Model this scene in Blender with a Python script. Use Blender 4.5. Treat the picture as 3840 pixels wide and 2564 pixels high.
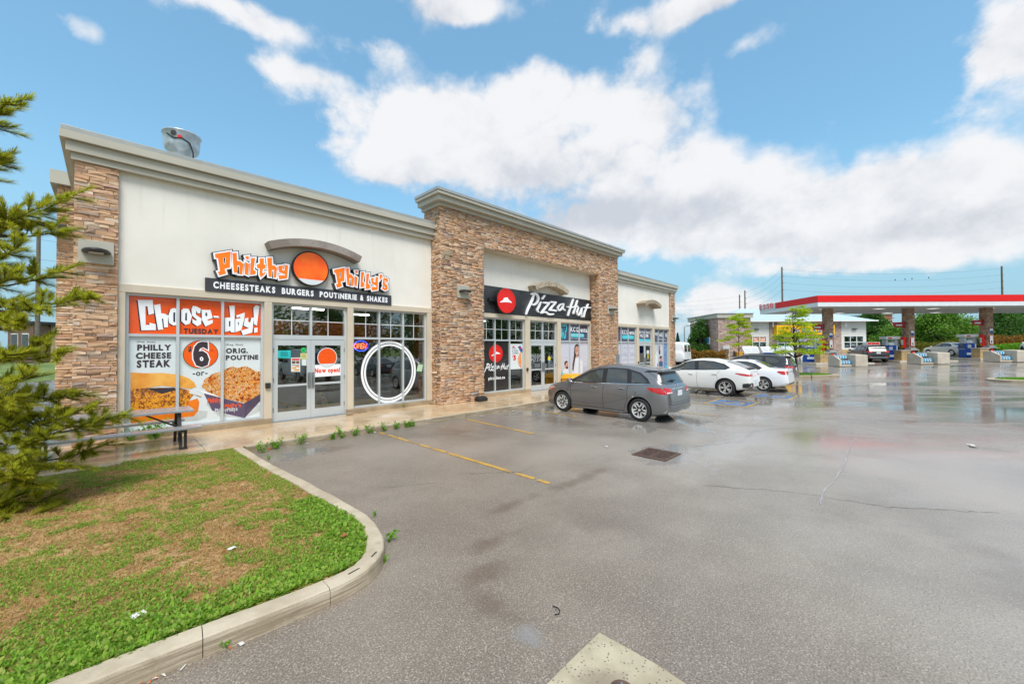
import bpy, bmesh, math, random
import numpy as np
from math import sin, cos, pi, radians, atan2, asin, sqrt, exp
from mathutils import Vector, Matrix, geometry
from mathutils.bvhtree import BVHTree

scene = bpy.context.scene
for _o in list(bpy.data.objects):
    bpy.data.objects.remove(_o)
random.seed(7); np.random.seed(7)

# ------------------------------------------------------------------ camera
# world: x along the shop front, y into the shops, z up; asphalt near the camera is z = 0
FPX, YAW, PIT, ROL, CZ = 1496.58, 0.779, 0.01532, -0.00506, 2.08
FWD = Vector((cos(YAW), sin(YAW), 0)); RGT = Vector((sin(YAW), -cos(YAW), 0)); UPV = Vector((0, 0, 1))
_F = FWD * cos(PIT) + UPV * sin(PIT); _U = UPV * cos(PIT) - FWD * sin(PIT)
_R = RGT * cos(ROL) + _U * sin(ROL); _U2 = _U * cos(ROL) - RGT * sin(ROL)
CAM = Vector((0, 0, CZ))
cd = bpy.data.cameras.new('camera'); cam = bpy.data.objects.new('camera', cd)
scene.collection.objects.link(cam); scene.camera = cam
cd.sensor_width = 36; cd.lens = FPX / 3840 * 36; cd.clip_start = 0.05; cd.clip_end = 3000
cam.matrix_world = Matrix(((_R.x, _U2.x, -_F.x, 0), (_R.y, _U2.y, -_F.y, 0), (_R.z, _U2.z, -_F.z, CZ), (0, 0, 0, 1)))

def ray(u, v): return _F + _R * ((u - 1920) / FPX) - _U2 * ((v - 1282) / FPX)
def on_ground(u, v, z=0.0): d = ray(u, v); return CAM + d * ((z - CZ) / d.z)
def on_y(u, v, y): d = ray(u, v); return CAM + d * (y / d.y)
def at_depth(u, v, D): d = ray(u, v); return CAM + d * (D / d.dot(FWD))
def fr(p): return (p.dot(RGT), p.dot(FWD), p.z)       # world -> station frame (right, forward, z)
STROT = YAW - pi / 2                                   # rotation of the station frame

# ------------------------------------------------------------------ world: sky with clouds
SUN_EL, SUN_AZ_DIR = radians(57), Vector((-0.55, -0.83, 0)).normalized()   # horizontal direction towards the sun
w = bpy.data.worlds.new('World'); scene.world = w; w.use_nodes = True
nt = w.node_tree; nt.nodes.clear()
def N(t, **k):
    n = nt.nodes.new(t)
    for a, b in k.items(): setattr(n, a, b)
    return n
def mth(op, a, b=None, c=None, clamp=False):
    n = N('ShaderNodeMath', operation=op, use_clamp=clamp)
    for i, q in enumerate((a, b, c)):
        if q is None: continue
        if isinstance(q, (int, float)): n.inputs[i].default_value = q
        else: nt.links.new(q, n.inputs[i])
    return n.outputs[0]
def vmt(op, a, b=None):
    n = N('ShaderNodeVectorMath', operation=op)
    for i, q in enumerate((a, b)):
        if q is None: continue
        if isinstance(q, (tuple, list, Vector)): n.inputs[i].default_value = tuple(q)
        else: nt.links.new(q, n.inputs[i])
    return n.outputs['Value'] if op == 'DOT_PRODUCT' else n.outputs[0]
def mixc(f, a, b, bt='MIX'):
    n = N('ShaderNodeMix', data_type='RGBA', blend_type=bt)
    for i, q in ((0, f), (6, a), (7, b)):
        if isinstance(q, (int, float)): n.inputs[i].default_value = q
        elif isinstance(q, (tuple, list)): n.inputs[i].default_value = (*q, 1)
        else: nt.links.new(q, n.inputs[i])
    return n.outputs[2]
def smooth(x, a, b):
    n = N('ShaderNodeMapRange', interpolation_type='SMOOTHSTEP')
    nt.links.new(x, n.inputs[0]); n.inputs[1].default_value = a; n.inputs[2].default_value = b
    return n.outputs[0]
def noise(vec, sc, det=6, rough=.55):
    n = N('ShaderNodeTexNoise'); n.inputs['Scale'].default_value = sc; n.inputs['Detail'].default_value = det
    n.inputs['Roughness'].default_value = rough
    nt.links.new(vec, n.inputs['Vector']); return n.outputs[0]
SKYS = 0.1
out = N('ShaderNodeOutputWorld'); bg = N('ShaderNodeBackground'); bg.inputs[1].default_value = SKYS
nt.links.new(bg.outputs[0], out.inputs[0])
sky = N('ShaderNodeTexSky', sky_type='NISHITA', sun_disc=False)
sky.sun_elevation = SUN_EL; sky.sun_rotation = atan2(SUN_AZ_DIR.x, SUN_AZ_DIR.y)
sky.air_density = 1.0; sky.dust_density = 0.6; sky.ozone_density = 2.0
tc = N('ShaderNodeTexCoord'); D0 = tc.outputs['Generated']
stretch = vmt('MULTIPLY', D0, (1, 1, 1.25))
n1 = noise(stretch, 2.6, 9, .6); n2 = noise(vmt('ADD', stretch, (3.1, 1.7, .4)), 5.5, 9, .62); n4 = noise(vmt('ADD', stretch, (1.3, 4.1, 2.2)), 15, 9, .62); n2u = noise(vmt('ADD', stretch, (3.1 - .012, 1.7 - .018, .4 + .085)), 5.5, 5, .6); n5 = noise(vmt('ADD', stretch, (5.3, .7, 3.2)), 7.5, 5, .5); n3 = noise(vmt('ADD', stretch, (7.3, 2.2, 5.4)), 3.4, 7, .55)
AZ = mth('ARCTAN2', vmt('DOT_PRODUCT', D0, RGT), vmt('DOT_PRODUCT', D0, FWD))
zz = N('ShaderNodeSeparateXYZ'); nt.links.new(D0, zz.inputs[0]); EL = mth('ARCSINE', zz.outputs[2])
AZ2 = mth('MULTIPLY_ADD', mth('SUBTRACT', n2, .5), .16, AZ); EL2 = mth('MULTIPLY_ADD', mth('SUBTRACT', n1, .5), .12, EL)
cmb = N('ShaderNodeCombineXYZ'); nt.links.new(AZ2, cmb.inputs[0]); nt.links.new(EL2, cmb.inputs[1]); AE = cmb.outputs[0]
def ang(u, v):
    d = ray(u * 1.6354, v * 1.6354).normalized()
    return atan2(d.dot(RGT), d.dot(FWD)), asin(d.z)
def blobs(lst):
    acc = 0.0
    for (cx, cy, rx, ry, amp) in lst:
        a0, e0 = ang(cx, cy); a1, _ = ang(cx + rx, cy); _, e1 = ang(cx, cy - ry)
        q = vmt('MULTIPLY', vmt('SUBTRACT', AE, (a0, e0, 0)), (1 / (a1 - a0), 1 / max(.01, e1 - e0), 0))
        g = mth('EXPONENT', mth('MULTIPLY', vmt('DOT_PRODUCT', q, q), -1.0))
        acc = mth('MULTIPLY_ADD', g, amp, acc)
    return acc
CLOUDS = [(900, 262, 150, 70, .75), (1030, 300, 190, 90, .8), (1270, 235, 190, 85, .85), (1480, 270, 150, 85, .85), (1180, 400, 300, 80, .85), (1600, 360, 120, 60, .55), (1530, 450, 260, 75, .75),
          (1400, 525, 420, 48, .75), (1800, 500, 300, 80, .85), (1770, 400, 110, 60, .6), (2080, 440, 260, 95, .85), (2330, 420, 170, 90, .85), (2330, 130, 170, 140, 1.25),
          (2230, 570, 230, 50, .7), (1900, 600, 300, 26, .6), (690, 152, 95, 36, .68), (880, 120, 95, 48, .66), (1045, 45, 110, 48, .95),
          (540, 12, 190, 38, .95), (165, 30, 55, 40, .55), (1620, -8, 290, 46, 1.0), (1480, 130, 65, 48, .62), (1700, 110, 90, 32, .36),
          (850, 400, 130, 46, .6), (780, 330, 60, 22, .38), (1640, 685, 105, 48, .9), (1760, 735, 200, 55, .8), (1500, 770, 300, 36, .5),
          (100, 420, 40, 40, .4), (2080, 60, 60, 30, .35), (2120, 520, 300, 70, .6), (1620, 560, 260, 36, .5), (1050, 380, 200, 60, .4)]
front = blobs(CLOUDS)
# outside the frame broken cloud goes on, thickened there to whiten the light
away = smooth(mth('ABSOLUTE', AZ), 1.0, 1.3); high = smooth(EL, .62, .8)
gen = mth('MULTIPLY', mth('MAXIMUM', away, high), .62)
dens = mth('ADD', mth('ADD', mth('MINIMUM', front, 1.15), gen), mth('MULTIPLY', mth('SUBTRACT', n2, .5), 1.2))
bill = mth('SUBTRACT', mth('ABSOLUTE', mth('SUBTRACT', n5, .5)), .085)
dens = mth('ADD', dens, mth('MULTIPLY', bill, 1.7))
dens = mth('ADD', dens, mth('ADD', mth('MULTIPLY', mth('SUBTRACT', n1, .5), .45), mth('MULTIPLY', mth('SUBTRACT', n4, .5), .55)))
cmask = smooth(dens, .27, .86)
shd = blobs([(1080, 500, 330, 60, 1.0), (1480, 500, 330, 50, .8), (1250, 400, 200, 40, .35), (2120, 520, 300, 40, .7), (2250, 170, 160, 60, .3), (1600, 30, 200, 40, .5),
             (1030, 60, 90, 40, .4), (700, 165, 90, 30, .4), (860, 150, 100, 30, .4), (1700, 560, 250, 30, .35)])
shd = mth('ADD', mth('ADD', shd, mth('MULTIPLY', mth('MAXIMUM', away, high), .3)), mth('MULTIPLY', mth('SUBTRACT', n3, .5), 1.0))
shd = mth('ADD', mth('SUBTRACT', shd, mth('MULTIPLY', bill, 1.6)), mth('MULTIPLY', mth('SUBTRACT', n2u, n2), 2.4))
shm = smooth(shd, -.1, 1.25)
cl = mixc(shm, (6.4, 6.4, 6.5), (4.3, 4.5, 4.95))
skyc = mixc(1.0, sky.outputs[0], (1.5, 1.95, 1.75), 'MULTIPLY')
skyc = mixc(.45, skyc, (1.55, 3.2, 4.95))
low = smooth(EL, .42, .0)                      # thin cloud veil that thickens towards the horizon
skyc = mixc(mth('MULTIPLY', low, .93), skyc, (2.45, 4.0, 4.95))
fin = mixc(mth('MULTIPLY', cmask, .96), skyc, cl)
nt.links.new(fin, bg.inputs[0])

# ------------------------------------------------------------------ sun (thin overcast) and exposure
sl = bpy.data.lights.new('sun', 'SUN'); so = bpy.data.objects.new('sun', sl); scene.collection.objects.link(so)
sl.energy = 2.4; sl.angle = radians(28); sl.color = (1, .955, .90)
sd = Vector((SUN_AZ_DIR.x * cos(SUN_EL), SUN_AZ_DIR.y * cos(SUN_EL), sin(SUN_EL)))
so.rotation_euler = sd.to_track_quat('Z', 'Y').to_euler()
so.location = (0, 0, 40)
vs = scene.view_settings
scene.display_settings.display_device = 'sRGB'
vs.view_transform = 'Standard'; vs.look = 'None'; vs.gamma = 1; vs.use_curve_mapping = False; vs.exposure = 0.55
scene.cycles.use_denoising = True
scene.cycles.max_bounces = 7; scene.cycles.transparent_max_bounces = 12; scene.cycles.glossy_bounces = 4
scene.cycles.caustics_reflective = False; scene.cycles.caustics_refractive = False
scene.cycles.sample_clamp_indirect = 6.0

# ------------------------------------------------------------------ helpers
COL = scene.collection
def tag(o, label=None, cat=None, group=None, kind=None):
    if label: o['label'] = label
    if cat: o['category'] = cat
    if group: o['group'] = group
    if kind: o['kind'] = kind
    return o
def empty(name, loc, label=None, cat=None, group=None, rz=0.0):
    o = bpy.data.objects.new(name, None); COL.objects.link(o)
    o.location = loc; o.rotation_euler = (0, 0, rz); o.empty_display_size = .2
    return tag(o, label, cat, group)
def ws_mat(o):
    m = Matrix.Translation(o.location) @ o.rotation_euler.to_matrix().to_4x4()
    if o.parent: m = ws_mat(o.parent) @ o.matrix_parent_inverse @ m
    return m
def link(name, me, mat=None, parent=None, local=False, **kw):
    o = bpy.data.objects.new(name, me); COL.objects.link(o)
    if mat is not None:
        mats = mat if isinstance(mat, (list, tuple)) else [mat]
        if len(me.materials) == 0:
            for m in mats: me.materials.append(m)
    if parent is not None:
        o.parent = parent
        if not local: o.matrix_parent_inverse = ws_mat(parent).inverted()
    tag(o, **kw)
    return o
def copy_tree(o, parent=None):
    c = o.copy(); COL.objects.link(c); c.parent = parent
    for ch in list(o.children): copy_tree(ch, c)
    return c
class MB:
    """collects shapes, then becomes one mesh object"""
    def __init__(s): s.v = []; s.f = []; s.m = []
    def add(s, vs_, fs, mi=0):
        b = len(s.v); s.v += [tuple(q) for q in vs_]; s.f += [tuple(b + i for i in f) for f in fs]; s.m += [mi] * len(fs); return s
    def box(s, x0, x1, y0, y1, z0, z1, mi=0):
        v = [(x, y, z) for z in (z0, z1) for y in (y0, y1) for x in (x0, x1)]
        return s.add(v, [(0, 2, 3, 1), (4, 5, 7, 6), (0, 1, 5, 4), (2, 6, 7, 3), (0, 4, 6, 2), (1, 3, 7, 5)], mi)
    def obox(s, c, ax, ay, az, mi=0):      # oriented box from half-axes
        c, ax, ay, az = Vector(c), Vector(ax), Vector(ay), Vector(az)
        v = [c + ax * i + ay * j + az * k for k in (-1, 1) for j in (-1, 1) for i in (-1, 1)]
        return s.add(v, [(0, 2, 3, 1), (4, 5, 7, 6), (0, 1, 5, 4), (2, 6, 7, 3), (0, 4, 6, 2), (1, 3, 7, 5)], mi)
    def bar(s, p, q, wd, ht, mi=0):
        p, q = Vector(p), Vector(q); d = q - p; L = d.length; d.normalize()
        up = Vector((0, 0, 1)) if abs(d.z) < .95 else Vector((1, 0, 0))
        sd_ = d.cross(up).normalized(); u2 = sd_.cross(d)
        return s.obox((p + q) / 2, d * L / 2, sd_ * wd / 2, u2 * ht / 2, mi)
    def cyl(s, p, q, r0, r1=None, n=12, mi=0, caps=True):
        r1 = r0 if r1 is None else r1
        p, q = Vector(p), Vector(q); d = (q - p).normalized()
        a = d.orthogonal().normalized(); b = d.cross(a)
        v = [p + (a * cos(2 * pi * i / n) + b * sin(2 * pi * i / n)) * r0 for i in range(n)] + [q + (a * cos(2 * pi * i / n) + b * sin(2 * pi * i / n)) * r1 for i in range(n)]
        f = [(i, (i + 1) % n, n + (i + 1) % n, n + i) for i in range(n)]
        if caps: f += [tuple(range(n - 1, -1, -1)), tuple(range(n, 2 * n))]
        return s.add(v, f, mi)
    def tube(s, pts, rad, n=6, mi=0):
        pts = [Vector(p) for p in pts]; rads = rad if isinstance(rad, (list, tuple)) else [rad] * len(pts)
        vs_ = []; fs = []; a = None
        for k, p in enumerate(pts):
            d = (pts[min(k + 1, len(pts) - 1)] - pts[max(k - 1, 0)]).normalized()
            a = (a - d * a.dot(d)).normalized() if a is not None and (a - d * a.dot(d)).length > 1e-4 else d.orthogonal().normalized()
            b = d.cross(a)
            vs_ += [p + (a * cos(2 * pi * i / n) + b * sin(2 * pi * i / n)) * rads[k] for i in range(n)]
            if k: fs += [((k - 1) * n + i, (k - 1) * n + (i + 1) % n, k * n + (i + 1) % n, k * n + i) for i in range(n)]
        fs += [tuple(range(n - 1, -1, -1)), tuple(range((len(pts) - 1) * n, len(pts) * n))]
        return s.add(vs_, fs, mi)
    def lathe(s, prof, c=(0, 0, 0), axis='z', n=24, mi=0):
        vs_ = []; fs = []; m = len(prof)
        for i in range(n):
            t = 2 * pi * i / n
            for r, h in prof:
                if axis == 'z': vs_.append((c[0] + r * cos(t), c[1] + r * sin(t), c[2] + h))
                elif axis == 'y': vs_.append((c[0] + r * cos(t), c[1] + h, c[2] + r * sin(t)))
                else: vs_.append((c[0] + h, c[1] + r * cos(t), c[2] + r * sin(t)))
        for i in range(n):
            for k in range(m - 1):
                a = i * m + k; b = ((i + 1) % n) * m + k
                fs.append((a, b, b + 1, a + 1))
        return s.add(vs_, fs, mi)
    def prism_z(s, poly, z0, z1, mi=0):
        n = len(poly); v = [(x, y, z0) for x, y in poly] + [(x, y, z1) for x, y in poly]
        return s.add(v, [tuple(range(n - 1, -1, -1)), tuple(range(n, 2 * n))] + [(i, (i + 1) % n, n + (i + 1) % n, n + i) for i in range(n)], mi)
    def prism_y(s, poly, y0, y1, mi=0):   # poly in (x,z)
        n = len(poly); v = [(x, y0, z) for x, z in poly] + [(x, y1, z) for x, z in poly]
        return s.add(v, [tuple(range(n)), tuple(range(2 * n - 1, n - 1, -1))] + [(i, n + i, n + (i + 1) % n, (i + 1) % n) for i in range(n)], mi)
    def prism_x(s, poly, x0, x1, mi=0):   # poly in (y,z)
        n = len(poly); v = [(x0, y, z) for y, z in poly] + [(x1, y, z) for y, z in poly]
        return s.add(v, [tuple(range(n - 1, -1, -1)), tuple(range(n, 2 * n))] + [(i, (i + 1) % n, n + (i + 1) % n, n + i) for i in range(n)], mi)
    def mesh(s, name='m', smooth=False, fix=True, bevel=0):
        me = bpy.data.meshes.new(name); me.from_pydata(s.v, [], s.f)
        if any(s.m): me.polygons.foreach_set('material_index', s.m)
        if fix or bevel:
            bm = bmesh.new(); bm.from_mesh(me)
            if fix: bmesh.ops.recalc_face_normals(bm, faces=bm.faces)
            if bevel:
                es = [e for e in bm.edges if len(e.link_faces) == 2 and e.calc_face_angle(0) > .6]
                bmesh.ops.bevel(bm, geom=es, offset=bevel, segments=2, profile=.6, affect='EDGES', clamp_overlap=True)
            bm.to_mesh(me); bm.free()
        if smooth: me.polygons.foreach_set('use_smooth', [True] * len(me.polygons))
        me.update(); return me
    def build(s, name, mat, parent=None, smooth=False, bevel=0, fix=True, local=False, **kw):
        return link(name, s.mesh(name, smooth, fix, bevel), mat, parent, local, **kw)
def np_mesh(name, V, quads=None, tris=None, smooth=False):
    """fast mesh from numpy arrays (k,4) quads and/or (k,3) tris"""
    me = bpy.data.meshes.new(name); V = np.asarray(V, np.float32).reshape(-1, 3)
    loops = []; starts = []; tot = 0; cnt = []
    for F in (quads, tris):
        if F is None or len(F) == 0: continue
        F = np.asarray(F, np.int32); k = F.shape[1]
        loops.append(F.ravel()); starts.append(tot + np.arange(len(F)) * k); tot += F.size
    me.vertices.add(len(V)); me.vertices.foreach_set('co', V.ravel())
    L = np.concatenate(loops).astype(np.int32); S = np.concatenate(starts).astype(np.int32)
    me.loops.add(len(L)); me.loops.foreach_set('vertex_index', L)
    me.polygons.add(len(S)); me.polygons.foreach_set('loop_start', S)
    me.update(calc_edges=True); me.validate()
    if smooth: me.polygons.foreach_set('use_smooth', [True] * len(me.polygons))
    return me

# ---- 2D outlines
def area(p): return sum(p[i][0] * p[(i + 1) % len(p)][1] - p[(i + 1) % len(p)][0] * p[i][1] for i in range(len(p))) / 2
def orient(loops):
    r = []
    for i, p in enumerate(loops):
        ccw = area(p) > 0
        if (i == 0) != ccw: p = p[::-1]
        r.append(p)
    return r
def grow(loops, d):
    """offset an outline (outer ccw, holes cw) outwards by d"""
    res = []
    for p in orient(loops):
        n = len(p); q = []
        for i in range(n):
            a = Vector(p[i - 1]); b = Vector(p[i]); c = Vector(p[(i + 1) % n])
            e1 = (b - a); e2 = (c - b)
            if e1.length < 1e-6 or e2.length < 1e-6: q.append(tuple(b)); continue
            n1 = Vector((e1.y, -e1.x)).normalized(); n2_ = Vector((e2.y, -e2.x)).normalized()
            m = n1 + n2_
            if m.length < .3: m = n1
            m.normalize(); k = d / max(.45, m.dot(n1)); q.append((b.x + m.x * k, b.y + m.y * k))
        res.append(q)
    return res
def fill2d(loops):
    loops = orient(loops); pts = [q for l in loops for q in l]
    tri = geometry.tessellate_polygon([[Vector((x, y, 0)) for x, y in l] for l in loops])
    return pts, tri, loops
def plate(mb, loops, y0, y1=None, mi=0):
    """outline in (x,z) as a flat sheet at y0 (front) or a slab y0..y1"""
    pts, tri, loops = fill2d(loops); n = len(pts)
    if y1 is None: return mb.add([(x, y0, z) for x, z in pts], tri, mi)
    v = [(x, y0, z) for x, z in pts] + [(x, y1, z) for x, z in pts]
    f = [tuple(t) for t in tri] + [tuple(n + i for i in t) for t in tri]; b = 0
    for l in loops:
        k = len(l)
        f += [(b + i, b + (i + 1) % k, n + b + (i + 1) % k, n + b + i) for i in range(k)]; b += k
    return mb.add(v, f, mi)
def ellipse(cx, cz, rx, rz, n=40, a0=0, a1=2 * pi): 
    return [(cx + rx * cos(a0 + (a1 - a0) * i / n), cz + rz * sin(a0 + (a1 - a0) * i / n)) for i in range(n)]
def stroke(pts, wid):
    """brush stroke outline with round ends from a centre line and full widths"""
    P = [Vector(p) for p in pts]; W = wid if isinstance(wid, (list, tuple)) else [wid] * len(P)
    # smooth with catmull-rom
    Q = []; WW = []
    for i in range(len(P) - 1):
        p0, p1, p2, p3 = P[max(i - 1, 0)], P[i], P[i + 1], P[min(i + 2, len(P) - 1)]
        for k in range(4):
            t = k / 4; Q.append(.5 * ((2 * p1) + (p2 - p0) * t + (2 * p0 - 5 * p1 + 4 * p2 - p3) * t * t + (3 * p1 - p0 - 3 * p2 + p3) * t ** 3)); WW.append(W[i] * (1 - t) + W[i + 1] * t)
    Q.append(P[-1]); WW.append(W[-1])
    quads = []; L = []; R = []
    for i, p in enumerate(Q):
        d = (Q[min(i + 1, len(Q) - 1)] - Q[max(i - 1, 0)]).normalized(); nn = Vector((-d.y, d.x))
        L.append(p + nn * WW[i] / 2); R.append(p - nn * WW[i] / 2)
    return Q, WW, L, R
def brush(mb, pts, wid, y0, y1, mi=0):
    Q, WW, L, R = stroke(pts, wid); n = len(Q)
    v = []; f = []
    for y in (y0, y1): v += [(p.x, y, p.y) for p in L] + [(p.x, y, p.y) for p in R]
    for i in range(n - 1):
        f += [(i, i + 1, n + i + 1, n + i), (2 * n + i, 3 * n + i, 3 * n + i + 1, 2 * n + i + 1), (i, 2 * n + i, 2 * n + i + 1, i + 1), (n + i, n + i + 1, 3 * n + i + 1, 3 * n + i)]
    mb.add(v, f, mi)
    for e in (0, -1):
        plate(mb, [ellipse(Q[e].x, Q[e].y, WW[e] / 2, WW[e] / 2, 10)], y0 - .0015, y1, mi)
_tcache = {}
def glyph(ch, bold=0.0):
    if (ch, bold) in _tcache: return _tcache[(ch, bold)]
    c = bpy.data.curves.new('t', 'FONT'); c.body = ch; c.size = 1; c.fill_mode = 'FRONT'; c.offset = bold; c.resolution_u = 3
    o = bpy.data.objects.new('t', c); COL.objects.link(o)
    dg = bpy.context.evaluated_depsgraph_get()
    me = bpy.data.meshes.new_from_object(o.evaluated_get(dg))
    V = [(v.co.x, v.co.y) for v in me.vertices]; Fc = [tuple(p.vertices) for p in me.polygons]
    bpy.data.objects.remove(o); bpy.data.curves.remove(c); bpy.data.meshes.remove(me)
    _tcache[(ch, bold)] = (V, Fc); return V, Fc
def text_layout(s, bold=0.0, gap=.09, space=.32):
    items = []; x = 0
    for ch in s:
        if ch == ' ': x += space; continue
        V, Fc = glyph(ch, bold)
        if not V: continue
        mn = min(p[0] for p in V); mx = max(p[0] for p in V)
        items.append((ch, [(p[0] - mn + x, p[1]) for p in V], Fc)); x += mx - mn + gap
    return items
def text(s, x0, x1, z0, z1, y, mat, parent, name='lettering', bold=0.0, depth=0.0, split=False, shear=0.0, gap=.09, local=False, ymat=None):
    """lettering fitted to the box x0..x1, z0..z1, facing -y at y"""
    it = text_layout(s, bold, gap); A = [p for _, V, _ in it for p in V]
    ax0 = min(p[0] for p in A); ax1 = max(p[0] for p in A); az0 = min(p[1] for p in A); az1 = max(p[1] for p in A)
    mp = lambda p: (x0 + (p[0] - ax0) / (ax1 - ax0) * (x1 - x0) + shear * (p[1] - az0), z0 + (p[1] - az0) / (az1 - az0) * (z1 - z0))
    res = []; mb = MB()
    for ch, V, Fc in it:
        if split: mb = MB()
        P = [mp(p) for p in V]
        mb.add([(a, y, b) for a, b in P], Fc)
        if depth:
            n = len(P); mb.add([(a, y, b) for a, b in P] + [(a, y + depth, b) for a, b in P], edge_walls(Fc, n))
        if split: res.append(mb.build(name, mat, parent, fix=False, local=local))
    if not split: res = mb.build(name, mat, parent, fix=False, local=local)
    return res
def edge_walls(Fc, n):
    cnt = {}
    for f in Fc:
        for i in range(len(f)):
            a, b = f[i], f[(i + 1) % len(f)]; k = (min(a, b), max(a, b)); cnt.setdefault(k, []).append((a, b))
    return [(e[0][0], e[0][1], n + e[0][1], n + e[0][0]) for e in cnt.values() if len(e) == 1]
# ------------------------------------------------------------------ materials
class NT:
    def __init__(s, name):
        s.mat = bpy.data.materials.new(name); s.mat.use_nodes = True; s.t = s.mat.node_tree
        s.b = s.t.nodes['Principled BSDF']; s.o = s.t.nodes['Material Output']
    def n(s, t, **k):
        q = s.t.nodes.new(t)
        for a, b in k.items(): setattr(q, a, b)
        return q
    def put(s, sock, q):
        if isinstance(q, (int, float)): sock.default_value = (q, q, q, 1) if sock.type == 'RGBA' else q
        elif isinstance(q, (tuple, list)): sock.default_value = (*q, 1) if len(q) == 3 and sock.type == 'RGBA' else q
        else: s.t.links.new(q, sock)
    def math(s, op, a, b=None, c=None, clamp=False):
        q = s.n('ShaderNodeMath', operation=op, use_clamp=clamp)
        for i, k in enumerate((a, b, c)):
            if k is not None: s.put(q.inputs[i], k)
        return q.outputs[0]
    def mix(s, f, a, b, bt='MIX'):
        q = s.n('ShaderNodeMix', data_type='RGBA', blend_type=bt)
        s.put(q.inputs[0], f); s.put(q.inputs[6], a); s.put(q.inputs[7], b); return q.outputs[2]
    def pos(s): return s.n('ShaderNodeNewGeometry').outputs['Position']
    def obj(s): return s.n('ShaderNodeTexCoord').outputs['Object']
    def vm(s, op, a, b):
        q = s.n('ShaderNodeVectorMath', operation=op); s.put(q.inputs[0], a); s.put(q.inputs[1], b)
        return q.outputs['Value'] if op in ('DISTANCE', 'LENGTH', 'DOT_PRODUCT') else q.outputs[0]
    def noise(s, vec, sc, det=4, rough=.55):
        q = s.n('ShaderNodeTexNoise'); s.put(q.inputs['Vector'], vec); q.inputs['Scale'].default_value = sc
        q.inputs['Detail'].default_value = det; q.inputs['Roughness'].default_value = rough; return q.outputs[0]
    def vor(s, vec, sc, feat='F1', out='Distance'):
        q = s.n('ShaderNodeTexVoronoi', feature=feat); s.put(q.inputs['Vector'], vec); q.inputs['Scale'].default_value = sc; return q.outputs[out]
    def step(s, x, a, b, lo=0.0, hi=1.0):
        q = s.n('ShaderNodeMapRange', interpolation_type='SMOOTHSTEP'); s.put(q.inputs[0], x)
        q.inputs[1].default_value = a; q.inputs[2].default_value = b; q.inputs[3].default_value = lo; q.inputs[4].default_value = hi; return q.outputs[0]
    def ramp(s, x, stops):
        q = s.n('ShaderNodeValToRGB'); s.put(q.inputs[0], x); e = q.color_ramp.elements
        while len(e) < len(stops): e.new(.5)
        for i, (p, c) in enumerate(stops): e[i].position = p; e[i].color = (*c, 1)
        return q.outputs[0]
    def bump(s, h, strength=.3, dist=.01, base=None):
        q = s.n('ShaderNodeBump'); s.put(q.inputs['Height'], h); s.put(q.inputs['Strength'], strength); q.inputs['Distance'].default_value = dist
        if base is not None: s.t.links.new(base, q.inputs['Normal'])
        return q.outputs[0]
    def set(s, **k):
        nm = dict(color='Base Color', rough='Roughness', metal='Metallic', normal='Normal', coat='Coat Weight', crough='Coat Roughness', spec='Specular IOR Level', alpha='Alpha', trans='Transmission Weight', emit='Emission Color', es='Emission Strength', sub='Subsurface Weight', ior='IOR')
        for a, b in k.items(): s.put(s.b.inputs[nm[a]], b)
        return s.mat
    def rnd(s):
        g = s.n('ShaderNodeNewGeometry').outputs['Random Per Island']; o = s.n('ShaderNodeObjectInfo').outputs['Random']
        return s.math('FRACT', s.math('ADD', g, o))
def scol(*c): return tuple(((q / 255) / 12.92 if q / 255 <= .04045 else ((q / 255 + .055) / 1.055) ** 2.4) for q in c)
def M(name, rgb, rough=.5, metal=0.0, var=.12, vs_=3.0, bump=0.0, bs=60.0, coat=0.0, emit=0.0, spec=.5):
    a = NT(name); p = a.pos()
    nn = a.noise(p, vs_, 5)
    f = a.step(nn, .3, .7)
    c = a.mix(f, tuple(max(0, q * (1 - var)) for q in rgb), tuple(min(1, q * (1 + var)) for q in rgb))
    k = dict(color=c, metal=metal, coat=coat, spec=spec)
    k['rough'] = a.step(a.noise(p, vs_ * 2.3, 3), .25, .75, max(.02, rough - .08), min(1, rough + .08))
    if bump: k['normal'] = a.bump(a.noise(p, bs, 4), bump, .004)
    if emit: k['emit'] = rgb; k['es'] = emit
    return a.set(**k)

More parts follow.
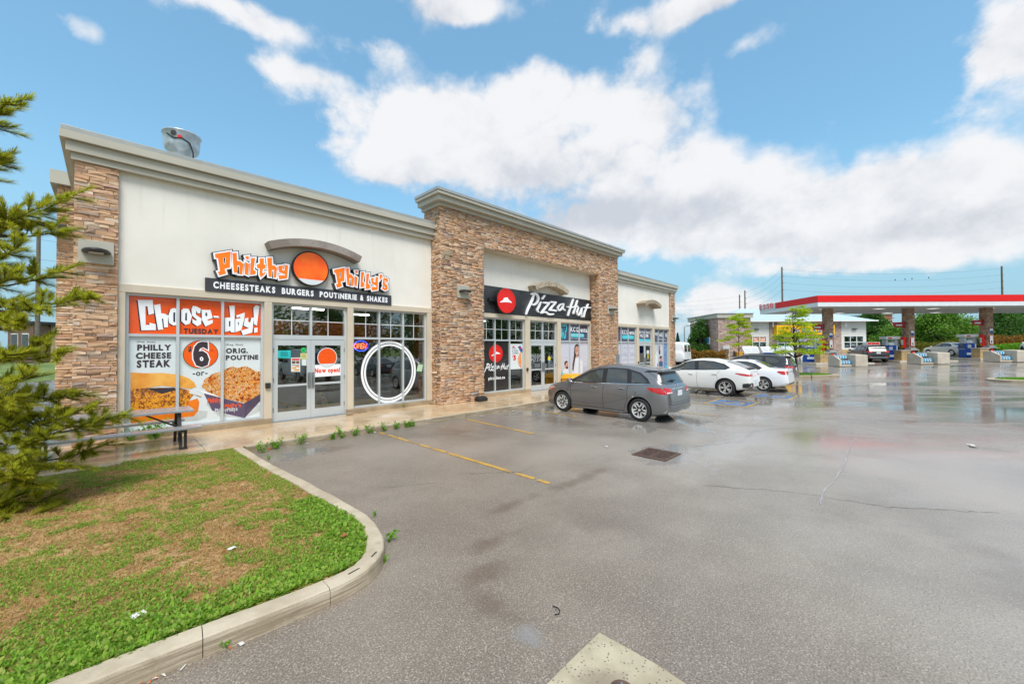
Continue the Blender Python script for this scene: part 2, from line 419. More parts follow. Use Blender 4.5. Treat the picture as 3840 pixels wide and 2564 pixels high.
# asphalt, wet in patches
def asphalt():
    a = NT('asphalt'); p = a.pos()
    big = a.noise(p, .16, 5, .6); mid = a.noise(p, .9, 5, .6); grit = a.noise(p, 72, 3, .75); fine = a.noise(p, 30, 3); fine2 = a.noise(p, 3.6, 5, .7)
    st = a.vor(p, 75); stc = a.vor(p, 75, out='Color')
    stv = a.math('MULTIPLY', a.step(st, .5, .3), a.step(a.noise(stc, 3.0, 1), .46, .6))
    base = a.mix(a.step(a.math('ADD', big, a.math('MULTIPLY', mid, .6)), .62, .98), scol(124, 116, 106), scol(150, 142, 132))
    _d = a.vm('DOT_PRODUCT', p, tuple(FWD)); _r = a.vm('DOT_PRODUCT', p, tuple(RGT)); _side = a.step(a.math('ADD', a.math('ADD', _r, a.math('MULTIPLY', _d, .12)), a.math('MULTIPLY', big, 3.0)), 1.6, 5.4)
    base = a.mix(1.0, base, a.mix(_side, (.82, .76, .69), (1.14, 1.14, 1.12)), 'MULTIPLY')      # older, browner stalls; drive lane colour lightened to stand for wet sheen
    base = a.mix(a.math('MULTIPLY', a.step(grit, .46, .74), .55), base, scol(184, 172, 160))
    base = a.mix(a.math('MULTIPLY', a.step(grit, .5, .3), .8), base, scol(66, 58, 54))
    base = a.mix(a.math('MULTIPLY', stv, .45), base, scol(206, 194, 180))
    base = a.mix(a.math('MULTIPLY', a.step(a.noise(p, .55, 6, .7), .52, .66), .25), base, scol(96, 84, 76))
    # tyre-polished lanes and an old patch
    def spot(x, y, r0, r1, sx=1, sy=1):
        d = a.vm('LENGTH', a.vm('MULTIPLY', a.vm('SUBTRACT', p, (x, y, 0)), (1 / sx, 1 / sy, 0)), (0, 0, 0))
        d = a.math('ADD', d, a.math('MULTIPLY', a.math('SUBTRACT', a.math('ADD', a.math('MULTIPLY', mid, .6), a.math('MULTIPLY', fine2, .4)), .5), r1 * 2.6))
        return a.step(d, r1, r0)
    # oil and damp trails and a broad brown patch under the parked hatchback
    stain = None
    for q in [(2.2, 2.4, .0, .22, .8, 2.0), (2.45, 2.8, .0, .24, 1.7, .8), (2.9, 3.2, .0, .28, 2.0, .6), (3.9, 3.75, .0, .34, 2.6, .5), (5.2, 3.7, .0, .4, 2.4, .5), (3.3, 8.6, .15, .5, 1.3, 1), (6.2, 8.0, .1, .6, 1, 1.4), (9.0, 7.0, .2, .9, .7, 1.8), (11.4, 6.5, .5, 1.4, .8, 1.6)]:
        s_ = spot(*q); stain = s_ if stain is None else a.math('MAXIMUM', stain, s_)
    base = a.mix(a.math('MULTIPLY', stain, .5), base, scol(88, 68, 50))
    dry = None
    for q in [(4.3, 7.6, .3, 1.0, 1.4, 1), (5.4, 6.4, .3, 1.0, 1.5, .7), (6.4, 5.0, .2, .8, 1.6, .6)]:
        s_ = spot(*q); dry = s_ if dry is None else a.math('MAXIMUM', dry, s_)
    base = a.mix(a.math('MULTIPLY', dry, .4), base, scol(165, 150, 138))
    # standing water: low places of a stretched noise, more of it further into the lot
    sep = a.n('ShaderNodeSeparateXYZ'); a.put(sep.inputs[0], p)
    dist = a.vm('DOT_PRODUCT', p, tuple(FWD)); rd = a.vm('DOT_PRODUCT', p, tuple(RGT))
    lotw = a.math('MAXIMUM', a.step(dist, 6, 15), a.step(rd, 2.5, 7.5))
    cv = a.n('ShaderNodeCombineXYZ'); a.put(cv.inputs[0], a.math('MULTIPLY', rd, .16)); a.put(cv.inputs[1], a.math('MULTIPLY', dist, .6))
    strk = a.noise(cv.outputs[0], 1.0, 6, .6)
    wet = a.math('ADD', a.math('MULTIPLY', a.step(a.math('ADD', a.math('MULTIPLY', big, .45), a.math('MULTIPLY', strk, .62)), .40, .62), .68), .32)
    wet = a.math('MULTIPLY', wet, a.math('MULTIPLY_ADD', lotw, .85, .15))
    for q in [(2.75, 8.9, .3, .9, .9, 1.2), (9.55, 4.6, .1, .5, 1.6, .5), (11.2, 5.0, .6, 1.7, 1.5, 1.3), (19, 4.6, .6, 1.8, 2.2, .8), (9, 2.6, .2, 1.3, 2.2, .5), (7.6, 3.2, .3, .9, 1.3, 1), (24, 4, 1, 3, 2, .8), (2.15, 1.95, .03, .16, 1, 1.6)]:
        wet = a.math('MAXIMUM', wet, spot(*q))
    pud = a.step(wet, .80, .97)
    base = a.mix(a.math('MULTIPLY', wet, .55), base, scol(134, 132, 129))
    # hairline crack
    rough = a.step(wet, .0, .9, .48, .12)
    rough = a.math('MULTIPLY_ADD', a.math('SUBTRACT', grit, .5), .16, rough)
    rough = a.mix(pud, rough, .035)
    h = a.math('ADD', a.math('MULTIPLY', grit, .8), a.math('ADD', a.math('MULTIPLY', a.step(st, .3, .1), .6), a.math('MULTIPLY', fine, .6)))
    nrm = a.bump(h, a.math('MULTIPLY_ADD', wet, -.2, .24), .005)
    return a.set(color=base, rough=rough, normal=nrm, spec=a.math('MULTIPLY_ADD', wet, .5, .5))
def concrete(name, c1, c2, rough=.6, wet=0.0, agg=True):
    a = NT(name); p = a.pos()
    n_ = a.noise(p, 1.3, 6, .62); g = a.noise(p, 120, 3, .7)
    c = a.mix(a.step(n_, .34, .68), c1, c2)
    c = a.mix(a.math('MULTIPLY', a.step(g, .58, .75), .35), c, tuple(min(1, q * 1.7) for q in c2))
    c = a.mix(a.math('MULTIPLY', a.step(g, .4, .25), .5), c, tuple(q * .45 for q in c1))
    c = a.mix(a.math('MULTIPLY', a.step(a.noise(p, 4.2, 5, .7), .56, .75), .3), c, tuple(q * .5 for q in c1))
    w_ = a.step(a.noise(p, .9, 4), .38, .6)
    r = a.mix(a.math('MULTIPLY', w_, wet), rough, .07)
    return a.set(color=c, rough=r, normal=a.bump(g, .25 * (1 - .7 * wet), .004), spec=.5)
def stonemat(name, stops, dirt=.25):
    a = NT(name); p = a.pos(); r = a.rnd()
    c = a.ramp(r, stops)
    c = a.mix(a.math('MULTIPLY', a.step(a.noise(p, 9, 5, .65), .4, .7), dirt), c, (.17, .09, .06))
    c = a.mix(a.math('MULTIPLY', a.step(a.noise(p, 28, 4, .7), .5, .75), .45), c, (.70, .56, .44))
    q = a.vm('MULTIPLY', p, (6, 6, 60))
    return a.set(color=c, rough=.75, normal=a.bump(a.math('ADD', a.noise(p, 40, 5, .7), a.noise(q, 1.2, 3)), .45, .008), spec=.3)
ST = [(0, (.54, .30, .17)), (.14, (.69, .46, .28)), (.26, (.46, .25, .14)), (.38, (.74, .54, .37)), (.52, (.61, .35, .19)), (.64, (.77, .61, .46)), (.76, (.23, .14, .10)), (.83, (.67, .39, .21)), (.92, (.40, .34, .30)), (1, (.58, .33, .22))]
def leafmat(name, cols, trans=.25, rough=.55):
    a = NT(name); r = a.rnd()
    c = a.ramp(r, [(i / max(1, len(cols) - 1), k) for i, k in enumerate(cols)])
    c = a.mix(a.math('MULTIPLY', a.step(a.noise(a.pos(), .8, 3), .35, .7), .5), c, a.mix(1.0, c, (.82, .9, .7), 'MULTIPLY'))
    a.set(color=c, rough=rough, spec=.3)
    tr = a.n('ShaderNodeBsdfTranslucent'); a.put(tr.inputs[0], c); mx = a.n('ShaderNodeMixShader'); mx.inputs[0].default_value = trans
    a.t.links.new(a.b.outputs[0], mx.inputs[1]); a.t.links.new(tr.outputs[0], mx.inputs[2]); a.t.links.new(mx.outputs[0], a.o.inputs[0])
    return a.mat
def glassmat(name, tint=(.75, .8, .78), refl=1.45, boost=.10):
    a = NT(name); fz = a.n('ShaderNodeFresnel'); fz.inputs[0].default_value = refl
    nrm = a.bump(a.noise(a.pos(), 1.1, 2), .015, .05); a.t.links.new(nrm, fz.inputs[1])
    g = a.n('ShaderNodeBsdfGlossy'); g.inputs['Roughness'].default_value = .015; a.put(g.inputs[0], (.9, .93, .93)); a.t.links.new(nrm, g.inputs['Normal'])
    t_ = a.n('ShaderNodeBsdfTransparent'); a.put(t_.inputs[0], tint); mx = a.n('ShaderNodeMixShader')
    a.put(mx.inputs[0], a.math('MULTIPLY_ADD', fz.outputs[0], 1.0, boost, clamp=True))
    a.t.links.new(t_.outputs[0], mx.inputs[1]); a.t.links.new(g.outputs[0], mx.inputs[2]); a.t.links.new(mx.outputs[0], a.o.inputs[0]); return a.mat
def paint(name, rgb, metal=0.0, rough=.35):
    a = NT(name); p = a.pos()
    fl = a.noise(a.obj(), 900, 2)
    c = a.mix(a.math('MULTIPLY', a.step(fl, .4, .7), .25 if metal else .03), rgb, tuple(min(1, q * 1.6) for q in rgb))
    # road film towards the sills and rain beads
    sp = a.n('ShaderNodeSeparateXYZ'); a.put(sp.inputs[0], a.obj())
    drt = a.math('MULTIPLY', a.step(a.math('ADD', sp.outputs[2], a.math('MULTIPLY', a.noise(a.obj(), 5, 4), .35)), .62, .3), .3)
    c = a.mix(drt, c, (.16, .14, .12))
    bead = a.step(a.vor(a.obj(), 95), .28, .05)
    return a.set(color=c, metal=metal, rough=rough, coat=1.0, crough=.04, normal=a.bump(bead, .12, .002))
m_asphalt = asphalt()
m_walk = concrete('wet_concrete', scol(186, 160, 126), scol(208, 184, 150), .34, 1.0)
def kerbmat():
    a = NT('kerb_concrete'); p = a.pos(); n_ = a.noise(p, 1.6, 6, .65); g = a.noise(p, 110, 3, .7)
    c = a.mix(a.step(n_, .34, .68), scol(170, 156, 132), scol(196, 183, 160))
    grain = a.noise(a.vm('MULTIPLY', p, (2.2, 2.2, 70)), 1.0, 4, .7)                 # form-board lines; they also darken the upright faces to brown
    nz = a.n('ShaderNodeSeparateXYZ'); a.put(nz.inputs[0], a.n('ShaderNodeNewGeometry').outputs['True Normal'])
    up_ = a.math('SUBTRACT', 1.0, a.math('ABSOLUTE', nz.outputs[2]), clamp=True)
    c = a.mix(a.math('MULTIPLY', a.math('MULTIPLY', up_, a.step(grain, .36, .6)), .75), c, scol(120, 100, 76))
    c = a.mix(a.math('MULTIPLY', a.step(a.noise(p, 5.5, 5, .7), .55, .72), .4), c, scol(120, 106, 86))
    c = a.mix(a.math('MULTIPLY', a.step(g, .60, .74), .5), c, scol(226, 216, 200)); c = a.mix(a.math('MULTIPLY', a.step(g, .4, .26), .5), c, scol(92, 80, 64))
    return a.set(color=c, rough=.6, normal=a.bump(a.math('ADD', g, a.math('MULTIPLY', grain, .8)), .35, .005))
m_kerb_old = concrete('worn_concrete', scol(172, 158, 134), scol(196, 182, 158), .62, .25)
m_kerb = kerbmat()
def slabmat():
    a = NT('slab_concrete'); p = a.pos(); g = a.vor(p, 38); n_ = a.noise(p, 9, 5, .7)
    c = a.mix(a.step(a.noise(p, 3, 5), .35, .65), scol(166, 155, 130), scol(188, 178, 152))
    c = a.mix(a.math('MULTIPLY', a.step(g, .3, .16), a.step(a.noise(p, 14, 2), .42, .55)), c, scol(104, 92, 78))
    d = a.vm('LENGTH', a.vm('SUBTRACT', p, (2.08, 1.28, 0)), (0, 0, 0)); c = a.mix(a.math('MULTIPLY', a.step(a.math('ADD', d, a.math('MULTIPLY', a.math('SUBTRACT', n_, .5), .3)), .3, .1), .55), c, scol(120, 104, 92))
    return a.set(color=c, rough=.6, normal=a.bump(n_, .3, .005))
m_slab = slabmat()
m_slab_old = concrete('slab_concrete_plain', scol(170, 160, 132), scol(198, 188, 160), .6, .3)
def stuccomat():
    a = NT('stucco'); p = a.pos()
    c = a.mix(a.step(a.noise(p, .8, 4), .3, .7), scol(232, 228, 218), scol(241, 237, 228))
    stk = a.noise(a.vm('MULTIPLY', p, (5.0, 5.0, .35)), 1.0, 5, .65)          # faint rain streaks
    sp = a.n('ShaderNodeSeparateXYZ'); a.put(sp.inputs[0], p)
    c = a.mix(a.math('MULTIPLY', a.step(stk, .52, .72), a.step(sp.outputs[2], 3.6, 5.9, .06, .24)), c, scol(178, 173, 162))
    return a.set(color=c, rough=.85, normal=a.bump(a.noise(p, 240, 4), .35, .004))
m_stucco = stuccomat()
m_trim = M('beige_trim', scol(208, 196, 176), .8, var=.05, vs_=1.3, bump=.25, bs=200)
m_cornice = M('cornice_paint', scol(184, 180, 166), .6, var=.04, vs_=1.2, bump=.06, bs=120)
m_flash = M('metal_flashing', scol(168, 170, 166), .4, .3, var=.06)
m_stone = stonemat('ledge_stone', ST)
m_stone2 = stonemat('brown_stone', [(0, (.30, .20, .14)), (.3, (.46, .32, .23)), (.55, (.22, .145, .11)), (.8, (.54, .40, .30)), (1, (.34, .23, .165))], .2)
m_stone3 = stonemat('pink_stone', [(0, (.36, .26, .22)), (.3, (.50, .38, .33)), (.55, (.30, .2, .17)), (.8, (.55, .44, .38)), (1, (.42, .31, .27))], .2)
m_mortar = M('mortar', (.34, .24, .17), .9, var=.3, vs_=8, bump=.4)
m_sill = concrete('sill_stone', scol(146, 128, 104), scol(176, 156, 128), .7, .4)
m_alu = M('aluminium_frame', scol(206, 212, 214), .38, .25, var=.03)
m_white = M('white_paint', scol(232, 234, 234), .5, var=.03)
m_black = M('black_paint', scol(28, 28, 30), .45, var=.2)
m_dark = M('dark_metal', scol(62, 60, 60), .45, .3, var=.15)
m_rubber = M('rubber', (.018, .018, .02), .7, var=.2, bump=.2)
m_glass = glassmat('window_glass', (.84, .88, .85), 1.5, .14)
m_tint = NT('car_glass').set(color=(.05, .056, .052), rough=.03, spec=.8, coat=.6, crough=.02)
m_signgrey = M('sign_grey', scol(62, 62, 68), .5, var=.08)
m_orange = M('sign_orange', scol(255, 122, 8), .4, var=.04, emit=.12)
m_sgnwhite = M('sign_white', scol(240, 242, 245), .4, var=.03, emit=.08)
m_red = M('sign_red', scol(232, 30, 22), .4, var=.05)
m_fascred = M('fascia_red', scol(228, 10, 14), .45, var=.04)
m_film_o = M('film_orange', scol(248, 92, 20), .25, var=.04, coat=.5)
m_film_w = M('film_white', scol(226, 234, 236), .25, var=.02, coat=.5)
m_ink = M('print_charcoal', scol(62, 52, 58), .35, var=.05)
m_inkblue = M('print_shadow_blue', scol(30, 48, 66), .35, var=.05)
def worn(name, c1, c2, lo, hi):
    a = NT(name); p = a.pos(); w_ = a.math('ADD', a.math('MULTIPLY', a.noise(p, 3.2, 6, .7), .6), a.math('MULTIPLY', a.noise(p, 60, 3, .7), .4))
    c = a.mix(a.step(a.noise(p, 9, 4), .35, .7), c1, c2); c = a.mix(a.step(w_, lo, hi), c, scol(116, 107, 102))
    return a.set(color=c, rough=a.step(a.noise(p, 1.4, 3), .4, .6, .5, .16), normal=a.bump(a.noise(p, 85, 3), .3, .004))
m_yellow = worn('line_yellow', scol(204, 160, 62), scol(188, 150, 74), .48, .62); m_bluepad = worn('pad_blue', scol(44, 112, 172), scol(80, 134, 180), .46, .60)
m_bark = M('bark', scol(92, 78, 66), .9, var=.35, vs_=20, bump=.8, bs=40)
m_darkbark = M('wet_bark', scol(52, 42, 38), .8, var=.35, vs_=25, bump=.8, bs=50)
m_soil = M('soil', scol(128, 100, 74), .95, var=.35, vs_=3, bump=.8, bs=35)
m_pole = M('weathered_wood', scol(108, 100, 92), .9, var=.25, vs_=6, bump=.5)
m_wire = M('wire', scol(60, 64, 70), .6)
m_steel = M('galvanised_steel', scol(160, 165, 168), .4, .7, var=.1)
m_tablegrey = M('table_aluminium', scol(184, 188, 196), .22, .35, var=.05)
m_chrome = M('chrome', (.8, .8, .8), .12, 1.0, var=.03)
m_rim = M('alloy', scol(226, 226, 222), .3, .35, var=.04)
m_rimdark = M('dark_alloy', scol(60, 60, 62), .35, .6, var=.08)
m_taillight = M('tail_light_red', scol(196, 12, 14), .12, var=.12, vs_=30, coat=1)
m_lens = M('clear_lens', scol(214, 206, 206), .12, var=.15, vs_=30, coat=1)
m_amber = M('amber_lens', scol(240, 110, 20), .15, coat=1)
m_plastic = M('black_plastic', scol(38, 38, 40), .5, var=.1)
m_plate = M('licence_plate', scol(226, 230, 236), .4, var=.06, vs_=30)
m_printtext = M('print_black', scol(30, 30, 34), .4)

# ------------------------------------------------------------------ the ground
def sstep(t): t = max(0.0, min(1.0, t)); return t * t * (3 - 2 * t)
def gz(D, r=28.3):      # the lot climbs a little towards the petrol station and to its right
    if D <= 19: return 0.0
    tilt = .0225 * min(max(r - 28.3, -6.0), 45.0) * sstep((D - 22) / 12)
    if D <= 36: return .49 * sstep((D - 19) / 17) + tilt
    return .49 + .28 * min(1.0, (D - 36) / 30) + tilt
def gzp(x, y): return gz(x * FWD.x + y * FWD.y, x * RGT.x + y * RGT.y)
def sheet(name, Rs, Ds, dz, mat, **kw):
    V = []; Fq = []
    for d in Ds:
        for r in Rs:
            p = RGT * r + FWD * d; V.append((p.x, p.y, gz(d, r) + dz))
    n = len(Rs)
    for j in range(len(Ds) - 1):
        for i in range(n - 1): Fq.append((j * n + i, j * n + i + 1, (j + 1) * n + i + 1, (j + 1) * n + i))
    return link(name, np_mesh(name, V, quads=Fq, smooth=True), mat, None, **kw)
lin = lambda a, b, n: list(np.linspace(a, b, n))
def far_ground():
    a = NT('far_grass'); p = a.pos()
    c = a.mix(a.step(a.noise(p, .35, 5), .35, .65), scol(84, 110, 48), scol(120, 134, 70))
    return a.set(color=c, rough=.9, normal=a.bump(a.noise(p, 12, 4), .8, .05))
m_far = far_ground()
sheet('ground', [-1500, -700, -300, -100, -40, 0, 10, 20, 22.3, 28.3, 40, 55, 73.3, 100, 300, 700, 1500], [-1500, -600, -200, -100, -60, -30, 0] + lin(19, 36, 12) + [40, 50, 66, 100, 200, 500, 1500], -.06, m_far, kind='structure')
sheet('parking_lot', [-30, -12, -6, -3, 0, 3, 6, 10, 15, 20, 22.3, 28.3, 35, 45, 60, 73.3, 90], [-26, -12, -6, -3, 0, 3, 6, 9, 12, 16] + lin(19, 36, 18) + [40, 45, 50, 56, 62, 66, 72], 0.0, m_asphalt, kind='structure')

# lawn corner with its kerb
KO = [(1.93, 9.52), (1.96, 8.14), (2.02, 7.15), (2.08, 6.48), (2.12, 5.7), (2.16, 4.98), (2.165, 4.58), (2.13, 4.23), (2.04, 3.91), (1.92, 3.68), (1.79, 3.52), (1.64, 3.42), (1.49, 3.375), (1.31, 3.36), (1.07, 3.37), (0.83, 3.38), (0.58, 3.405), (0.43, 3.42), (0.23, 3.43), (0.05, 3.44), (-.2, 3.44), (-1.2, 3.45), (-3, 3.47), (-6, 3.5), (-14, 3.6)]
def inward(P, d):
    r = []
    for i in range(len(P)):
        a = Vector(P[max(i - 1, 0)]); b = Vector(P[min(i + 1, len(P) - 1)]); t_ = (b - a).normalized()
        r.append((P[i][0] + t_.y * d, P[i][1] - t_.x * d))
    return r
KI = inward(KO, .17)
def dens(P, step=.12):
    r = []
    for a, b in zip(P[:-1], P[1:]):
        n = max(1, int(sqrt((a[0] - b[0]) ** 2 + (a[1] - b[1]) ** 2) / step))
        r += [(a[0] + (b[0] - a[0]) * i / n, a[1] + (b[1] - a[1]) * i / n) for i in range(n)]
    return r + [P[-1]]
# kerb segments split at the joints and cracks of the photograph; each a piece of its own
KH = .135
def arc(P):
    s = [0]
    for a, b in zip(P[:-1], P[1:]): s.append(s[-1] + sqrt((a[0] - b[0]) ** 2 + (a[1] - b[1]) ** 2))
    return s
kerb_root = empty('kerb', (2, 6, 0)); kerb_root['kind'] = 'structure'
def at_s(P, S, s):
    for i in range(len(S) - 1):
        if s <= S[i + 1]:
            t = (s - S[i]) / (S[i + 1] - S[i]); return (P[i][0] + (P[i + 1][0] - P[i][0]) * t, P[i][1] + (P[i + 1][1] - P[i][1]) * t)
    return P[-1]
SO = arc(KO)
def near_s(x, y): return min((sqrt((at_s(KO, SO, k * .02)[0] - x) ** 2 + (at_s(KO, SO, k * .02)[1] - y) ** 2), k * .02) for k in range(int(SO[-1] / .02)))[1]
cuts = [0, near_s(2.165, 4.7), near_s(1.28, 3.36), near_s(.47, 3.42), near_s(-3, 3.47), near_s(-7, 3.5), SO[-1]]
for k in range(len(cuts) - 1):
    s0, s1 = cuts[k] + .0025, cuts[k + 1] - .0025; n = max(2, int((s1 - s0) / .07)); V = []; mb = MB()
    for i in range(n + 1):
        s = s0 + (s1 - s0) * i / n; o = Vector(at_s(KO, SO, s)); t_ = (Vector(at_s(KO, SO, min(s + .05, SO[-1]))) - Vector(at_s(KO, SO, max(s - .05, 0)))).normalized(); nn = Vector((t_.y, -t_.x))
        wv = .004 * sin(s * 7.3) + random.uniform(-.003, .003)
        for off, z in ((-.012, -.02), (0 + wv, KH - .03), (.007 + wv, KH - .012), (.022 + wv, KH - .002), (.09, KH + .002), (.160, KH), (.172, KH - .012), (.175, -.02)):
            q = o + nn * off; V.append((q.x, q.y, z + random.uniform(-.0015, .0015)))
    m = 8; Fq = [(i * m + j, (i + 1) * m + j, (i + 1) * m + j + 1, i * m + j + 1) for i in range(n) for j in range(m - 1)] + [tuple(range(m)), tuple(range(n * m + m - 1, n * m - 1, -1))]
    mb.add(V, Fq); mb.build('kerb_stone', m_kerb, kerb_root, smooth=False)
# sidewalk: slabs split by scored joints
WALK_Z = .13
walk = MB().box(-9, 31, 9.62, 12.3, -.05, WALK_Z - .012).build('sidewalk', m_kerb, None, kind='structure')
sx = [-9, -5.5, -2.2, 1.35, 2.98, 4.62, 6.4, 8.2, 10.0, 11.8, 13.6, 15.4, 17.2, 19, 20.8, 22.6, 24.4, 26.2, 28, 29.6, 31]
sl_mesh = []
for i in range(len(sx) - 1):
    mb = MB().box(sx[i] + .004, sx[i + 1] - .004, 9.60 + (.26 if sx[i] < 1.3 else 0), 12.2, WALK_Z - .03, WALK_Z + random.uniform(-.002, .002))
    mb.build('paving_slab', m_walk, walk, bevel=.006)
for i, (a0, b0) in enumerate([(1.96, 4.6), (4.61, 7.6), (7.61, 10.6), (10.61, 13.6), (13.61, 16.6), (16.61, 19.6), (19.61, 22.6), (22.61, 25.6), (25.61, 31)]):
    MB().box(a0, b0, 9.45, 9.598, -.03, WALK_Z + .002).build('kerb_stone', m_kerb, walk, bevel=.012)
# lawn soil, slightly crowned
def lawn_z(x, y):
    return .105 + .05 * sstep((3.0 - x) / 4) * sstep((y - 3.5) / 1.2) * sstep((9.9 - y) / 1.5) + .01 * sin(x * 3.1 + y) * cos(y * 2.3)
def lawnmat():
    a = NT('dry_turf'); p = a.pos()
    n_ = a.noise(p, 1.6, 6, .65); g = a.noise(p, 45, 4, .7)
    c = a.mix(a.step(n_, .36, .6), scol(176, 144, 102), scol(204, 172, 128))
    c = a.mix(a.step(a.noise(p, 2.7, 5, .7), .52, .66), c, scol(142, 108, 82))
    c = a.mix(a.math('MULTIPLY', a.step(g, .5, .7), .5), c, scol(222, 190, 140))
    c = a.mix(a.math('MULTIPLY', a.step(g, .45, .3), .6), c, scol(104, 78, 58))
    return a.set(color=c, rough=.95, normal=a.bump(g, .9, .02), spec=.2)
poly = [Vector((x, y, 0)) for x, y in dens(KI, .2)] 
gx = np.arange(-14, 2.05, .14); gy = np.arange(3.4, 9.95, .14)
KIa = np.array([p for p in KI]); 
def inside_lawn(x, y):
    if x < -.2: lo = np.interp(x, [-14, -6, -3, -1.2, -.2], [3.77, 3.67, 3.64, 3.62, 3.6])
    else: lo = 3.6
    if y < lo or y > 9.86: return False
    if x < 1.0: return True
    # right hand boundary of the lawn
    ys = [3.5, 3.53, 3.59, 3.69, 3.8, 4.0, 4.25, 4.58, 4.98, 5.7, 6.48, 7.15, 8.14, 9.4, 9.9]; xs = [1.3, 1.49, 1.6, 1.7, 1.78, 1.88, 1.965, 1.995, 1.99, 1.95, 1.91, 1.85, 1.79, 1.76, 1.76]
    return x < np.interp(y, ys, xs)
lb = [(x, y) for x, y in dens(KI, .1) if y < 9.45] + [(-14, 9.9), (1.7, 9.9)]
bm = bmesh.new(); vs2 = [bm.verts.new((x, y, 0)) for x, y in lb]; bm.faces.new(vs2)
bmesh.ops.triangulate(bm, faces=bm.faces)
for _ in range(6):
    es = [e for e in bm.edges if e.calc_length() > .35]
    if not es: break
    bmesh.ops.subdivide_edges(bm, edges=es, cuts=1); bmesh.ops.triangulate(bm, faces=[f for f in bm.faces if len(f.verts) > 3])
for v in bm.verts: v.co.z = lawn_z(v.co.x, v.co.y)
me = bpy.data.meshes.new('lawn'); bm.normal_update(); bm.to_mesh(me); bm.free()
if me.polygons[0].normal.z < 0: me.flip_normals()
link('lawn', me, lawnmat(), None, kind='structure')
# ------------------------------------------------------------------ the shop building
def PXY(u, v, y): p = on_y(u, v, y); return (p.x, p.z)
def TR(pts, crop, y):          # traced crop pixels -> (x, z) on the plane y
    x0, y0, s = crop; return [PXY(x0 + a / s, y0 + b / s, y) for a, b in pts]
B = empty('retail_building', (14, 12.3, WALK_Z), 'long stucco and stone retail building with stepped grey cornices and three shop fronts', 'building')
YW = 12.0
# --- stone veneer
def unit_stone(seed):
    r = random.Random(seed); j = lambda a: r.uniform(-a, a)
    f = [(-.5 + j(.02), -.5 + j(.25), -.5 + j(.10)), (.5 + j(.02), -.5 + j(.25), -.5 + j(.10)), (.5 + j(.02), -.5 + j(.25), .5 + j(.08)), (-.5 + j(.02), -.5 + j(.25), .5 + j(.08))]
    mid = (j(.2), -.62 + j(.12), j(.15))
    b = [(-.5, .5, -.5), (.5, .5, -.5), (.5, .5, .5), (-.5, .5, .5)]
    v = f + b + [mid]
    fs = [(0, 1, 8), (1, 2, 8), (2, 3, 8), (3, 0, 8), (1, 0, 4, 5), (2, 1, 5, 6), (3, 2, 6, 7), (0, 3, 7, 4)]
    return v, fs
USTONE = [unit_stone(i) for i in range(14)]
USM = []
for v, fs in USTONE:
    me = bpy.data.meshes.new('stone'); me.from_pydata(v, [], fs); me.update(); me.materials.append(m_stone); USM.append(me)
rs = random.Random(11)
def veneer(w_, z0, z1, hmin=.034, hmax=.078, lmin=.13, lmax=.42):
    """rows of split stones on a rectangle of width w_: (centre u, centre z, length, height, depth)"""
    res = []; z = z0
    while z < z1 - .005:
        h = min(rs.uniform(hmin, hmax), z1 - z); u = -rs.uniform(0, .15)
        while u < w_:
            L = rs.uniform(lmin, lmax); a, b = max(u, 0), min(u + L, w_)
            if b - a > .02: res.append(((a + b) / 2, z + h / 2, b - a - .004, h - .004, rs.uniform(.035, .058)))
            u += L
        z += h
    return res
class Veneer:
    def __init__(s): s.V = []; s.F = []; s.n = 0
    def put(s, origin, ud, nd, items):
        """ud: direction along the wall, nd: outward normal"""
        for u, z, L, h, d in items:
            v, fs = USTONE[rs.randrange(14)]; c = origin + ud * u
            for a, b, k in v:
                p = c + ud * (a * L) - nd * ((b - .5) * d - .0) ; s.V.append((p.x, p.y, z + k * h))
            s.F += [tuple(s.n + i for i in f) for f in fs]; s.n += len(v)
VN = Veneer(); X = Vector((1, 0, 0)); Y = Vector((0, 1, 0))
# left pier: the largest stones are objects of their own
lp_core = MB().box(-.50, .14, 11.94, 12.35, WALK_Z - .1, 5.93).build('stone_pier', m_mortar, B)
items = veneer(.64, WALK_Z + .02, 5.92, .042, .085, .12, .36)
items.sort(key=lambda t: -t[2] * t[3])
for k, (u, z, L, h, d) in enumerate(items):
    if k < 300:
        o = link('stone', USM[rs.randrange(14)], None, lp_core); o.scale = (L, d, h); o.location = (-.5 + u, 11.94 - d / 2 + .004, z)
    else: VN.put(Vector((-.5, 11.94, 0)), X, -Y, [(u, z, L, h, d)])
# central block
core = MB().box(8.12, 10.07, 11.48, 12.45, WALK_Z - .1, 7.06)\
    .box(18.15, 20.03, 11.48, 12.45, WALK_Z - .1, 7.06).box(10.07, 18.15, 11.48, 12.45, 5.95, 7.06)
core.build('stone_portal', m_mortar, B)
VN.put(Vector((8.09, 11.48, 0)), X, -Y, veneer(1.98, WALK_Z, 5.93)); VN.put(Vector((18.14, 11.48, 0)), X, -Y, veneer(1.9, WALK_Z, 5.93)); VN.put(Vector((8.09, 11.48, 0)), X, -Y, veneer(11.95, 5.93, 7.05))
VN.put(Vector((8.12, 12.05, 0)), -Y, -X, veneer(.6, WALK_Z, 6.45)); VN.put(Vector((8.12, 12.45, 0)), -Y, -X, veneer(1.0, 6.45, 7.05)); VN.put(Vector((18.15, 12.0, 0)), -Y, -X, veneer(.55, WALK_Z, 5.93))
